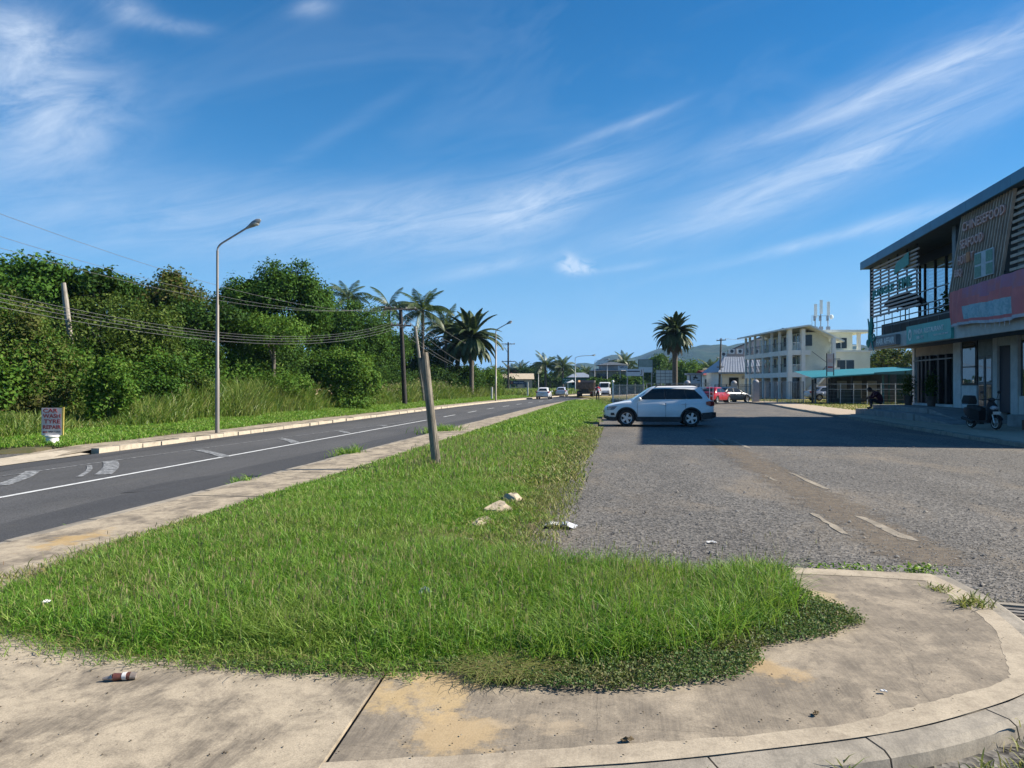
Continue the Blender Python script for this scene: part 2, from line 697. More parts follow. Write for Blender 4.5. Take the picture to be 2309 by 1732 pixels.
M_SOIL = mat('soil', (.11, .085, .05), (.07, .075, .03), 3.0, .95, bump=.5, bscale=40)
M_FIELD = mat('field', (.085, .10, .035), (.13, .12, .05), .15, .95, bump=.4, bscale=6)
M_ROAD = asphalt_mat('road_asphalt', (.078, .077, .077), 70, .55, dust=(.12, .115, .105), dustlim=(.55, .75), bump=.4)
M_PATCH = asphalt_mat('dark_asphalt', (.056, .056, .058), 80, .5, dust=(.09, .085, .078), dustlim=(.55, .75), bump=.4)
M_LOT = asphalt_mat('gravelly_asphalt', (.112, .104, .093), 34, 1.0, dust=(.25, .205, .15), dustlim=(.47, .70), bump=1.0)
def dirt_mat():
    m, nt, out = new_mat('packed_dirt')
    k = NT(nt)
    co = k.obj()
    col = k.mix(k.noise(co, 9, 6, .7, .3, .35, .65), (.21, .168, .12), (.125, .102, .078))
    b = k.n('ShaderNodeBsdfPrincipled', {'Base Color': col, 'Roughness': .95})
    k.set(b.inputs['Normal'], k.bump(k.noise(co, 70, 4), .6, .01))
    sx = k.n('ShaderNodeSeparateXYZ', {0: co})
    off = k.math('ABSOLUTE', k.math('SUBTRACT', sx.outputs[0], 2.98))
    e = k.math('ADD', k.math('DIVIDE', off, .46), k.math('MULTIPLY', k.math('SUBTRACT', k.noise(k.scaled(co, (1.2, .8, 1)), 2.2, 9, .72), .5), 3.2))
    gap = k.ramp(e, .35, 1.05, .35, 1.0)
    tr = k.n('ShaderNodeBsdfTransparent')
    nt.links.new(k.n('ShaderNodeMixShader', {0: gap, 1: b.outputs[0], 2: tr.outputs[0]}).outputs[0], out.inputs[0])
    return m


M_DIRT = dirt_mat()
M_PATH = concrete_mat('weathered_concrete', (.47, .395, .29), (.16, .135, .105), (0, 0, rad(14)), (.40, .63),
                      [(-5.55, 7.25, .22, .55, (.44, .29, .11))])
M_SLAB = concrete_mat('dirty_concrete', (.40, .335, .25), (.165, .14, .11), (0, 0, rad(-6)), (.32, .60),
                      [(-.98, 3.88, .30, .30, (.50, .36, .175)), (-.72, 3.45, .22, .22, (.47, .34, .18)), (.86, 4.45, .18, .22, (.45, .32, .17)),
                       (1.55, 6.0, .12, .2, (.46, .36, .22)), (-.35, 3.6, .25, .12, (.40, .32, .22))])
M_BAND = concrete_mat('trowelled_border', (.47, .40, .30), (.27, .225, .17), (0, 0, 0), (.42, .7))
M_KERB = concrete_mat('kerb_concrete', (.36, .32, .26), (.20, .18, .15), (0, 0, 0), (.40, .62))
M_KERBL = concrete_mat('pale_kerb', (.52, .45, .35), (.30, .26, .20), (0, 0, 0), (.45, .7))
M_PAINT = None


def worn_paint(name, thr, base=(.62, .63, .62)):
    m, nt, out = new_mat(name)
    k = NT(nt)
    co = k.obj()
    f = k.noise(co, 9.0, 6, .72, .2, thr - .08, thr + .10)
    g = k.noise(k.scaled(co, (14, 1.2, 1), (0, 0, rad(25))), 2.2, 3, .5, 0, thr - .12, thr + .12)
    fac = k.math('MULTIPLY', k.math('MAXIMUM', f, k.math('MULTIPLY', g, .7)), .92)
    b = k.n('ShaderNodeBsdfPrincipled', {'Base Color': k.mix(fac, base, (.075, .077, .08)), 'Roughness': .75})
    nt.links.new(b.outputs[0], out.inputs[0])
    return m


M_PAINT = worn_paint('worn_white_line', .62)
M_PAINTW = worn_paint('scrubbed_white_paint', .45, (.50, .51, .51))

# ------------------------------------------------------------------ the ground and the road
gm = MB()
gm.sheet([(-4000, -300), (4000, -300), (4000, 6000), (-4000, 6000)], -0.06)
tag(gm.build('ground', M_FIELD), kind='structure')


def bend(y):
    return .0008 * max(0.0, y - 48) ** 2 if y < 140 else .0008 * 92 ** 2 + (y - 140) * .147


YS = [-25] + list(range(-5, 60, 5)) + list(range(60, 330, 8))
rm = MB()
rm.strip([(-12.85 + bend(y), y, 0) for y in YS], [(-6.2 + bend(y) * 1.15, y, 0) for y in YS])
road = tag(rm.build('road', M_ROAD), kind='structure')
rg = random.Random(4)
pm = MB()
ys = [-5 + .8 * i for i in range(110)]
pm.strip([(-7.55 + bend(y) * 1.1 + .10 * math.sin(y * .33) + rg.uniform(-.04, .04), y, .004) for y in ys], [(-6.2 + bend(y) * 1.15, y, .004) for y in ys])
pm.build('asphalt_patch', M_PATCH, road)
pm = MB()
pm.strip([(-12.85 + bend(y), y, .004) for y in ys], [(-12.15 + bend(y) + .07 * math.sin(y * .5 + 1) + rg.uniform(-.03, .03), y, .004) for y in ys])
pm.build('asphalt_patch', M_PATCH, road)
pm = MB()
pm.sheet([(-7.75, 11.2), (-7.3, 11.6), (-7.35, 14.2), (-7.6, 13.8), (-7.85, 12.4)], .007)
pm.build('asphalt_patch', M_PATCH, road)


def line(name, pts, w, z=.008, m=None):
    b = MB()
    A, B = [], []
    for i, p in enumerate(pts):
        q0, q1 = pts[max(0, i - 1)], pts[min(len(pts) - 1, i + 1)]
        d = Vector((q1[0] - q0[0], q1[1] - q0[1])).normalized()
        A.append((p[0] - d.y * w / 2, p[1] + d.x * w / 2, z))
        B.append((p[0] + d.y * w / 2, p[1] - d.x * w / 2, z))
    b.strip(B, A)
    return b.build(name, m or M_PAINT, road)


line('solid_line', [(-9.26, -5 + i) for i in range(43)], .11)
line('solid_line', [(-11.5 + .0022 * max(0, y - 6) ** 2 if y < 34 else -9.8, y) for y in (13, 16, 20, 24, 28, 31, 34, 37)], .07, .009, M_PAINTW)
for y in range(41, 130, 7):
    line('dashed_line', [(-9.3 + bend(y + i) * 1.05, y + i) for i in (0, 1.5, 3.0)], .11)
# worn diagonal bars of the painted island
BARS = [((-11.5, 13.9), (-10.35, 11.75), .26), ((-11.25, 15.9), (-9.7, 13.5), .30), ((-11.1, 15.0), (-9.9, 13.1), .10), ((-10.95, 19.0), (-9.2, 17.2), .26), ((-10.6, 23.4), (-9.4, 21.7), .28),
        ((-10.35, 27.8), (-9.45, 26.3), .24), ((-10.1, 32.0), (-9.5, 31.0), .22)]
for (a, b, w) in BARS:
    n = 6
    pts = []
    for i in range(n + 1):
        t = i / n
        pts.append((a[0] + (b[0] - a[0]) * t + .05 * math.sin(t * math.pi), a[1] + (b[1] - a[1]) * t + .06 * math.sin(t * math.pi)))
    line('painted_bar', pts, w, .010, M_PAINTW)

# left kerb: single stones, path and verge behind it
kerb_l = tag(thing('left_kerb', None, None), kind='structure')
y = 3.0
rg = random.Random(8)
while y < 62:
    L = rg.uniform(.82, 1.0)
    x = -12.85 + bend(y)
    b = MB()
    dz = rg.uniform(-.02, .012)
    dx = rg.uniform(-.025, .025)
    if not (y < 17.5):
        b.prism([(x - .22 + dx, y + .02), (x + dx, y + .02), (x + dx + bend(y + L) - bend(y), y + L - .02), (x - .22 + dx, y + L - .02)], -.03, .13 + dz)
        b.build('kerb_stone', M_KERBL, kerb_l)
    y += L
b = MB()
ys = [62 + 4 * i for i in range(45)]
for i in range(len(ys) - 1):
    y0, y1 = ys[i], ys[i + 1]
    b.prism([(-13.07 + bend(y0), y0), (-12.85 + bend(y0), y0), (-12.85 + bend(y1), y1), (-13.07 + bend(y1), y1)], -.03, .13)
b.build('kerb_run', M_KERBL, kerb_l)
b = MB()
b.strip([(-13.55, -5, .03), (-13.6, 10, .03), (-13.75, 14, .05), (-13.6, 17.4, .1)], [(-12.85, -5, .012), (-12.85, 10, .012), (-12.85, 14, .012), (-12.85, 17.4, .02)])
b.build('dropped_kerb', M_KERBL, kerb_l)

lp = MB()
ys = [16.2, 17.2, 18.6] + list(range(20, 240, 5))
lp.strip([(-14.05 + bend(y) + .12 * math.sin(y), y, min(.135, .017 + (y - 16.2) * .05)) for y in ys], [(-13.07 + bend(y), y, min(.128, .015 + (y - 16.2) * .05)) for y in ys])
tag(lp.build('left_footpath', M_PATH), kind='structure')
dm = MB()
dm.sheet([(-60, -20), (-13.2, -20), (-13.2, 10), (-13.2, 14), (-13.1, 17.6), (-13.1, 20.5), (-60, 20.5)], .011)
tag(dm.build('gravel_driveway', M_LOT), kind='structure')
vm = MB()
rg = random.Random(3)
cols = [-.08, 0, .5, 1.2, 2.2, 4, 7, 14, 40, 120]
hts = [-.03, .12, .17, .20, .26, .34, .4, .5, .6, .8]
VY = [16.9, 17.6, 19, 22, 26, 30, 35, 40, 46, 52, 60, 70, 80, 92, 105, 120, 140, 165, 200, 260]
VG = []
for y in VY:
    edge = -14.0 + bend(y) if y > 18 else -14.15 - (18 - y) * .9
    VG.append([(edge - c, y, .03 if y <= 16.9 else h + rg.uniform(-.03, .03) * (c > .3)) for c, h in zip(cols, hts)])
for i in range(len(VY) - 1):
    vm.strip(VG[i + 1], VG[i])
tag(vm.build('grass_verge', M_SOIL), kind='structure')


def verge_z(x, y):
    e = -14.0 + bend(y) if y > 18 else -14.15 - (18 - y) * .9
    return float(np.interp(e - x, cols, hts)) if y > 16.9 else .03


# the car park
cp = MB()
cp.sheet([(-1.6, -20), (60, -20), (60, 85), (-1.6, 85)], .03)
lot = tag(cp.build('car_park', M_LOT), kind='structure')
# broken concrete drain across it
b = MB()
dc = [(3.25, 24.5), (3.2, 20), (3.0, 17), (3.05, 14.2), (2.8, 11.5), (2.72, 9.8), (2.85, 8.6), (3.2, 7.6)]
dw = [.5, .6, .75, .85, .9, .9, .95, .9]
b.strip([(p[0] + w * .9 + rg.uniform(0, .12), p[1], .034) for p, w in zip(dc, dw)], [(p[0] - w - rg.uniform(0, .12), p[1], .034) for p, w in zip(dc, dw)][::1])
b.build('dirt_strip', M_DIRT, lot)
M_FRAG = concrete_mat('broken_drain_concrete', (.38, .33, .26), (.19, .165, .13), (0, 0, 0), (.38, .62))
CHIPS = [[(3.3, 13.0), (3.48, 12.9), (3.36, 15.2), (3.22, 15.4)], [(3.02, 9.0), (3.30, 8.75), (3.16, 10.2), (2.98, 10.4)], [(2.50, 9.1), (2.62, 9.0), (2.6, 10.4), (2.50, 10.5)],
         [(2.98, 22.4), (3.12, 22.4), (3.16, 25.0), (3.04, 25.0)], [(3.42, 21.2), (3.62, 21.2), (3.60, 24.0), (3.46, 24.2)], [(2.72, 14.0), (2.82, 13.9), (2.8, 14.7), (2.72, 14.8)]]
for c in CHIPS:
    b = MB()
    cx_ = sum(p[0] for p in c) / 4
    rag = []
    for i_ in range(4):
        p_, q_ = c[i_], c[(i_ + 1) % 4]
        m_ = 7 if abs(q_[1] - p_[1]) > .4 else 2
        for j_ in range(m_):
            f_ = j_ / m_
            rag.append((cx_ + (p_[0] + (q_[0] - p_[0]) * f_ - cx_) * .6 + rg.uniform(-.018, .018), p_[1] + (q_[1] - p_[1]) * f_ + rg.uniform(-.04, .04)))
    b.prism(rag, .0, .037)
    b.build('concrete_fragment', M_FRAG, lot)

# ------------------------------------------------------------------ right footpath and the corner
PZ = .12
fp = tag(thing('footpath', None, None), kind='structure')
EDGE_G = [(-4.95, 60), (-4.9, 20), (-4.95, 10.1), (-5.0, 8.3), (-4.85, 6.5), (-4.75, 6.1), (-4.56, 5.2), (-4.03, 4.6)]
joints = [7.45, 10.4, 13.4, 16.4, 19.4, 22.4, 25.4, 28.4, 31.5, 36, 42, 50, 60]
for i in range(len(joints) - 1):
    y0, y1 = joints[i] + .012, joints[i + 1] - .012
    b = MB()
    o = bend(y1)
    b.prism([(-6.08 + bend(y0) * 1.1, y0), (-4.3 + bend(y0), y0), (-4.3 + o, y1), (-6.08 + o * 1.1, y1)], -.02, PZ + rg.uniform(-.006, .006))
    b.build('paving_slab', M_PATH, fp)
b = MB()
ys = [60 + 5 * i for i in range(20)]
for y0, y1 in zip(ys[:-1], ys[1:]):
    b.prism([(-6.08 + bend(y0) * 1.15, y0), (-4.6 + bend(y0) * 1.15, y0), (-4.6 + bend(y1) * 1.15, y1), (-6.08 + bend(y1) * 1.15, y1)], -.02, PZ)
b.build('path_run', M_PATH, fp)
# corner slabs
KC = [(2.62, 6.86), (2.66, 6.3), (2.60, 5.6), (2.50, 5.05), (2.33, 4.62), (2.13, 4.32), (1.72, 4.0), (1.22, 3.70), (.55, 3.43), (-.06, 3.23), (-1.2, 2.96), (-2.4, 2.72)]
slab_r = [(-1.27, 4.6), (1.0, 6.4), (1.50, 6.95), (2.60, 6.86)] + KC[1:9] + [(-.06, 3.23), (-1.19, 2.96)]
b = MB()
b.prism(slab_r[::-1], -.02, PZ)
slabR = b.build('paving_slab', M_SLAB, fp)
b = MB()
b.prism([(-6.08, 7.43), (-6.08, 2.0), (-2.4, 2.70), (-1.212, 2.955), (-1.292, 4.6), (-4.3, 7.43)], -.02, PZ + .004)
b.build('paving_slab', M_PATH, fp)

def offset_in(pts, d):
    r = []
    for i, p in enumerate(pts):
        q0, q1 = pts[max(0, i - 1)], pts[min(len(pts) - 1, i + 1)]
        t = Vector((q1[0] - q0[0], q1[1] - q0[1])).normalized()
        dd = d if isinstance(d, (int, float)) else d[i]
        r.append((p[0] + t.y * dd, p[1] - t.x * dd))
    return r


def smooth(pts, n=6):
    r = []
    for i in range(len(pts) - 1):
        p0, p1, p2, p3 = pts[max(0, i - 1)], pts[i], pts[i + 1], pts[min(len(pts) - 1, i + 2)]
        for k in range(n):
            t = k / n
            r.append(tuple(.5 * (2 * b_ + (c_ - a_) * t + (2 * a_ - 5 * b_ + 4 * c_ - d_) * t * t + (3 * b_ - a_ - 3 * c_ + d_) * t ** 3) for a_, b_, c_, d_ in zip(p0, p1, p2, p3)))
    r.append(pts[-1])
    return r


KS = smooth(KC, 10)
rg = random.Random(77)
inner = offset_in(KS, [.15 + .02 * math.sin(i * .23) + rg.uniform(-.008, .008) for i in range(len(KS))])
b = MB()
b.strip([(p[0], p[1], PZ + .0012) for p in KS], [(p[0], p[1], PZ + .0012) for p in inner])
b.build('border_band', M_BAND, fp)
b = MB()
b.strip([(1.46, 6.955, PZ + .0025), (2.0, 6.92, PZ + .0025), (2.62, 6.865, PZ + .0025)], [(1.50, 6.72, PZ + .0025), (2.0, 6.70, PZ + .0025), (2.5, 6.62, PZ + .0025)])
b.build('border_band', M_BAND, fp)
# kerb stones round the corner (a chamfered block each)
kerb_c = tag(thing('corner_kerb', None, None), kind='structure')
acc = [0]
for p, q in zip(KS[:-1], KS[1:]):
    acc.append(acc[-1] + math.dist(p, q))


def along(t):
    for i in range(len(acc) - 1):
        if acc[i + 1] >= t:
            f = (t - acc[i]) / (acc[i + 1] - acc[i])
            p, q = KS[i], KS[i + 1]
            d = Vector((q[0] - p[0], q[1] - p[1])).normalized()
            return Vector((p[0] + (q[0] - p[0]) * f, p[1] + (q[1] - p[1]) * f)), Vector((-d.y, d.x))
    return Vector(KS[-1]), Vector((0, -1))


t = 0.0
rg = random.Random(5)
while t < acc[-1] - .3:
    L = .78 + rg.uniform(-.04, .04)
    b = MB()
    rings = []
    for k in range(5):
        p, nrm = along(min(acc[-1], t + .005 + (L - .010) * k / 4))
        nrm = -nrm if nrm.dot(Vector((1.0, -1.0))) < 0 else nrm
        prof = [(0.005, -.06), (.005, PZ - .004), (.115, PZ - .010), (.150, PZ - .03), (.185, -.06)]
        rings.append([(p.x + nrm.x * a, p.y + nrm.y * a, z + rg.uniform(-.0015, .0015)) for a, z in prof])
    for A, B in zip(rings[:-1], rings[1:]):
        b.strip(A, B)
    b.add(rings[0], [[0, 1, 2, 3, 4]])
    b.add(rings[-1], [[4, 3, 2, 1, 0]])
    b.build('kerb_stone', M_KERB, kerb_c)
    t += L
# right-hand kerb of the road, thin lip on the footpath edge
kerb_r = tag(thing('right_kerb', None, None), kind='structure')
y = 3.2
while y < 40:
    L = rg.uniform(1.1, 1.4)
    b = MB()
    dx = rg.uniform(-.02, .02)
    b.prism([(-6.21 + dx, y), (-6.09, y), (-6.09 + bend(y + L) * .0, y + L - .015), (-6.21 + dx, y + L - .015)], -.03, PZ + rg.uniform(-.02, .0))
    b.build('kerb_stone', M_KERB, kerb_r)
    y += L
# side street in front of the corner
b = MB()
b.sheet([(-1.6, -20), (5.0, -20), (5.0, 2.2), (2.9, 4.2), (2.55, 4.0), (1.3, 3.2), (-1.6, 2.6)], .034)
tag(b.build('side_street', M_PATCH), kind='structure')

# ------------------------------------------------------------------ grass island
ISLAND = [(-4.95, 80), (-4.9, 20), (-4.95, 10.1), (-5.0, 8.3), (-4.85, 6.5), (-4.75, 6.1), (-4.56, 5.2), (-4.1, 4.62), (-3.38, 4.30), (-2.73, 4.14), (-1.89, 4.14), (-1.29, 4.12),
          (-.76, 4.2), (-.3, 4.35), (.3, 4.6), (.8, 5.0), (1.15, 5.5), (1.32, 6.1), (1.30, 6.45), (.6, 6.5), (-.2, 6.55), (-.8, 6.75), (-.95, 8.2), (-.9, 10.3), (-.95, 15.6), (-.75, 28.7), (-.6, 49), (-.5, 80)]
COVER = [(-1.1, 4.16), (-.78, 4.19), (-.66, 4.03), (-.19, 3.97), (.28, 4.08), (.64, 4.26), (.82, 4.55), (.83, 4.75), (1.03, 4.9), (1.34, 5.08), (1.62, 5.36), (1.63, 5.5), (1.42, 6.0), (1.36, 6.4), (1.46, 6.85), (1.2, 6.9), (1.1, 6.3), (.9, 5.3), (.3, 4.7), (-.4, 4.45)]
GZ = PZ + .012
b = MB()
b.prism([(p[0], p[1]) for p in ISLAND[::-1]], -.02, GZ)
tag(b.build('grass_island', M_SOIL), kind='structure')

M_GRASS = leaf_mat('lawn_grass', [(.060, .175, .015), (.100, .250, .020), (.150, .320, .030), (.220, .375, .05), (.34, .39, .12)], .42, .48, .28, (.24, .32, .07), .8)
M_GRASSD = leaf_mat('dry_grass', [(.14, .22, .035), (.22, .25, .065), (.32, .29, .11), (.20, .16, .07), (.10, .20, .03)], .3, .6, .3)
M_SEED = leaf_mat('seed_heads', [(.24, .20, .11), (.32, .28, .15), (.20, .13, .09), (.27, .29, .12)], .3, .7, .2)
M_COVER = leaf_mat('creeper_leaves', [(.04, .095, .03), (.065, .14, .04), (.10, .18, .05), (.16, .20, .075), (.20, .16, .08)], .25, .6, .2, (.17, .14, .06), 3.0)


def grass_obj(name, parts, label, mats, cat='grass'):
    Vs, Qs, Ts, mq, mt = [], [], [], [], []
    off = 0
    for (V, q, t, mi) in parts:
        Vs.append(V)
        if q is not None:
            Qs.append(q + off)
            mq.append(np.full(len(q), mi))
        if t is not None:
            Ts.append(t + off)
            mt.append(np.full(len(t), mi))
        off += len(V)
    q = np.concatenate(Qs) if Qs else None
    t = np.concatenate(Ts) if Ts else None
    me = np_mesh(name, np.concatenate(Vs), q, t, mats, np.concatenate(mq + mt))
    return tag(link(name, me), label, cat, kind='stuff')


rs = np.random.RandomState(11)


def sward(poly, y0, y1, dens, h, w, seed, z=GZ, lean=(.25, .9), hmod=None):
    A = np.array(poly)
    P = scatter(poly, 10, seed)
    yy = (y0, y1)
    bb = [(A[:, 0].min(), A[:, 0].max()), yy]
    n = int((bb[0][1] - bb[0][0]) * (y1 - y0) * dens)
    r = np.random.RandomState(seed)
    P = np.stack([r.uniform(*bb[0], n), r.uniform(y0, y1, n)], 1)
    J = P + r.normal(0, .07, P.shape) + .05 * np.stack([fbm2(P, 9, seed + 50), fbm2(P, 11, seed + 60)], 1)
    if seed < 5:
        J[:, 0] += np.where((P[:, 0] > -2.4) & (P[:, 1] > 6.9), .38 * fbm2(P, 1.5, 90) + .22 * fbm2(P, 4.0, 91) + np.abs(r.normal(0, .22, n)), 0)
    P = P[in_poly(J, poly)]
    n = len(P)
    hh = h * (.35 + 1.0 * r.uniform(0, 1, n) ** 1.6) * (1 + .38 * fbm2(P, 2.2, seed) + .2 * fbm2(P, 7, seed + 3)) * (hmod(P) if hmod else 1)
    P3 = np.column_stack([P, np.full(n, z)])
    V, q, t = blades(P3, np.maximum(hh, .02), w * r.uniform(.6, 1.3, n), r.uniform(lean[0], lean[1], n), seed)
    return V, q, t, P3, hh


def edge_short(P):
    """shorter, sparser towards the gravel side and the trampled left tip"""
    right = np.clip((-.75 - P[:, 0] + .25 * fbm2(P, 1.7, 5)) / 1.2, .32, 1)
    right = np.where(P[:, 1] < 7.0, 1.0, right)
    left = np.clip((P[:, 0] + 5.0 + .15 * fbm2(P, 3, 6)) / .9, .35, 1)
    tall = 1 + .38 * np.clip((P[:, 0] + 2.0) / 1.6, 0, 1) * (P[:, 1] < 7.2)
    front = np.clip((P[:, 1] - 4.05 + .10 * fbm2(P, 6, 8)) / .45, .35, 1)
    return right * left * tall * front


parts = []
V, q, t, P3, hh = sward(ISLAND, 4.0, 7.4, 6800, .145, .0062, 1, lean=(.2, 1.5), hmod=edge_short)
parts.append((V, q, t, 0))
nearP, nearH = P3, hh
V, q, t, P3, hh = sward(ISLAND, 7.4, 12, 3300, .13, .0085, 2, lean=(.2, 1.4), hmod=edge_short)
parts.append((V, q, t, 0))
nearP, nearH = np.concatenate([nearP, P3]), np.concatenate([nearH, hh])
V, q, t, P3, hh = sward(ISLAND, 12, 22, 1100, .14, .015, 3, lean=(.2, 1.3), hmod=edge_short)
parts.append((V, q, t, 0))
midP, midH = P3, hh
V, q, t, P3, hh = sward(ISLAND, 22, 80, 260, .17, .034, 4, hmod=edge_short)
parts.append((V, q, t, 0))
# dry, straw-coloured belt along the gravel
DRY = [(-2.0, 7.3), (-.6, 6.9), (-.55, 10.5), (-.6, 16), (-.45, 29), (-1.7, 29), (-2.2, 20), (-2.3, 12)]
V, q, t, _, _ = sward(DRY, 7, 12, 900, .085, .010, 5, lean=(.4, 1.2))
parts.append((V, q, t, 1))
V, q, t, _, _ = sward(DRY, 12, 29, 420, .10, .02, 6, lean=(.4, 1.2))
parts.append((V, q, t, 1))
V, q, t, _, _ = sward([(-5.05, 5.0), (-4.0, 4.55), (-3.2, 4.25), (-2.8, 4.6), (-4.2, 6.0), (-4.7, 8.5), (-5.05, 8.5)], 4.2, 8.5, 900, .07, .008, 7, lean=(.5, 1.3))
parts.append((V, q, t, 1))
# dead straw and low mat along the front edge
V, q, t, _, _ = sward([(-4.3, 4.45), (-3.4, 4.16), (-2.7, 4.02), (-1.9, 4.02), (-1.2, 4.0), (-1.2, 4.25), (-2.7, 4.3), (-4.0, 4.75)], 3.95, 4.8, 1500, .06, .005, 12, lean=(1.0, 2.4))
parts.append((V, q, t, 1))
V, q, t, _, _ = sward([(-4.3, 4.45), (-3.4, 4.14), (-2.7, 4.0), (-1.9, 3.98), (-1.0, 3.98), (-1.0, 4.25), (-2.7, 4.3), (-4.0, 4.75)], 3.95, 4.8, 2200, .06, .006, 13, lean=(.8, 2.2))
parts.append((V, q, t, 0))
# weeds in the kerb joint of the road
V, q, t, _, _ = sward([(-6.42, 4), (-6.14, 4), (-6.14, 24), (-6.38, 24)], 4, 24, 260, .10, .009, 8, z=.01, lean=(.4, 1.2), hmod=lambda P: np.clip(fbm2(P, 1.1, 9) * 1.4, .1, 1.3))
parts.append((V, q, t, 0))
for (cx_, cy_, r_, n_, h_) in [(-6.3, 17.5, .35, 240, .3), (-6.1, 26.5, .7, 420, .34), (-6.25, 12.2, .2, 110, .2), (2.55, 5.95, .13, 150, .13), (2.5, 6.35, .10, 90, .09), (1.95, 3.62, .20, 420, .10), (2.25, 3.85, .16, 320, .10), (1.6, 3.45, .12, 120, .10), (1.35, 3.32, .10, 50, .11), (.95, 3.42, .03, 12, .13), (.35, 3.22, .02, 8, .12)]:
    r = np.random.RandomState(int(cx_ * 100 + cy_) % 999 + 1000)
    P = r.normal(0, r_ * .5, (n_, 2)) + np.array([cx_, cy_])
    zz = np.where(P[:, 0] < -6.15, .01, np.where((P[:, 1] < 3.9), .03, PZ - .03))
    V, q, t = blades(np.column_stack([P, zz]), h_ * r.uniform(.4, 1.1, n_), .007 * (1 + cy_ / 12) * r.uniform(.7, 1.2, n_), r.uniform(.3, 1.2, n_), 7)
    parts.append((V, q, t, 1 if cx_ > 0 else 0))
# seed heads on thin stalks
r = np.random.RandomState(21)
for (PP, HH, n, wid) in ((nearP, nearH, 8500, .0085), (midP, midH, 3600, .018)):
    idx = r.choice(len(PP), n, replace=False)
    idx = idx[HH[idx] > .09]
    n = len(idx)
    B = PP[idx]
    h = HH[idx] * r.uniform(1.1, 1.6, n) + .02
    V, q, t = blades(B, h, np.full(n, wid * .28), r.uniform(.05, .4, n), 31)
    parts.append((V, q, t, 2))
    tips = V.reshape(n, 7, 3)[:, 6]
    V2, t2 = leaf_cards(tips, wid * 4.2, 33, 0, 4.0)
    V2 = V2.reshape(n, 4, 3)
    V2[:, 0] = tips - np.array([0, 0, wid * 2.6])
    V2[:, 2] = tips + np.array([0, 0, wid * 2.6])
    parts.append((V2.reshape(-1, 3), None, t2, 2))
grass_obj('island_grass', parts, 'long green grass with pale seed heads on the island between road and car park', [M_GRASS, M_GRASSD, M_SEED])

# creeping ground cover spilling over the concrete
r = np.random.RandomState(41)
P = scatter(COVER, 34000, 42)
C = np.column_stack([P + r.normal(0, .025, P.shape), PZ + .012 + np.abs(r.normal(0, .02, len(P))) + .018 * np.clip(fbm2(P, 9, 3), 0, 1)])
V, t = leaf_cards(C, .0165, 43, 1.2, 1.35)
parts = [(V, None, t, 0)]
P = np.random.RandomState(44).normal(0, 1, (900, 2)) * np.array([.11, .07]) + np.array([-.62, 4.16])
V, q, t = blades(np.column_stack([P, np.full(len(P), PZ + .01)]), np.full(len(P), .10), np.full(len(P), .005), np.full(len(P), 2.2), 45)
parts.append((V, q, t, 1))
# low mat on the left slab and shoots at the car park edge
P = np.random.RandomState(46).normal(0, 1, (3500, 2)) * np.array([.30, .045]) + np.array([-1.75, 4.10])
V, t = leaf_cards(np.column_stack([P, PZ + .012 + np.random.RandomState(47).uniform(0, .02, len(P))]), .014, 48, 2.5, 1.5)
parts.append((V, None, t, 0))
for cx_, cy_, rx_, n_ in ((2.0, 6.98, .22, 260), (2.62, 7.05, .09, 120)):
    P = np.random.RandomState(n_).normal(0, 1, (n_, 2)) * np.array([rx_, .03]) + np.array([cx_, cy_])
    V, t = leaf_cards(np.column_stack([P, .06 + np.random.RandomState(50).uniform(0, .10, n_)]), .04, 51, 1.5, 2.0)
    parts.append((V, None, t, 2))
grass_obj('creeping_ground_cover', parts, 'low dark creeper with tiny round leaves spreading over the concrete corner', [M_COVER, M_GRASSD, M_GRASS], 'ground cover')

# loose stones on the car park, one object nobody could count
r = np.random.RandomState(61)
n = 46000
yy = 6.4 + 16 * r.uniform(0, 1, n) ** 1.7
xx = r.uniform(-1.1, 12.5, n) * np.clip((yy + 4) / 18, .45, 1)
keep = ~in_poly(np.column_stack([xx, yy]), [(-2, 5.5), (1.5, 5.5), (1.5, 6.98), (2.75, 6.9), (2.75, 4), (-2, 4)])
xx, yy = xx[keep], yy[keep]
n = len(xx)
sz = r.uniform(.004, .0125, n) * (1 + (r.uniform(0, 1, n) > .985) * 1.6)
oct_ = np.array([(1, 0, 0), (-.9, .3, 0), (0, 1, .1), (.1, -1, 0), (0, .1, .7), (0, 0, -.5)], dtype=float)
V = oct_[None] * sz[:, None, None] * r.uniform(.7, 1.3, (n, 6, 1))
ang = r.uniform(0, 6.28, n)
ca, sa = np.cos(ang)[:, None], np.sin(ang)[:, None]
V = np.stack([V[..., 0] * ca - V[..., 1] * sa, V[..., 0] * sa + V[..., 1] * ca, V[..., 2]], 2)
V += np.stack([xx, yy, .03 + sz * .4], 1)[:, None, :]
F = np.array([(0, 2, 4), (2, 1, 4), (1, 3, 4), (3, 0, 4)])
T = (np.arange(n)[:, None, None] * 6 + F[None]).reshape(-1, 3)
M_GRAVEL = leaf_mat('grey_chippings', [(.06, .06, .06), (.13, .13, .13), (.20, .195, .185), (.10, .09, .08), (.27, .25, .22)], 0.0, .85, .3)
tag(link('loose_gravel', np_mesh('loose_gravel', V.reshape(-1, 3), None, T, [M_GRAVEL])), 'loose grey chippings scattered over the worn car park asphalt', 'gravel', kind='stuff')

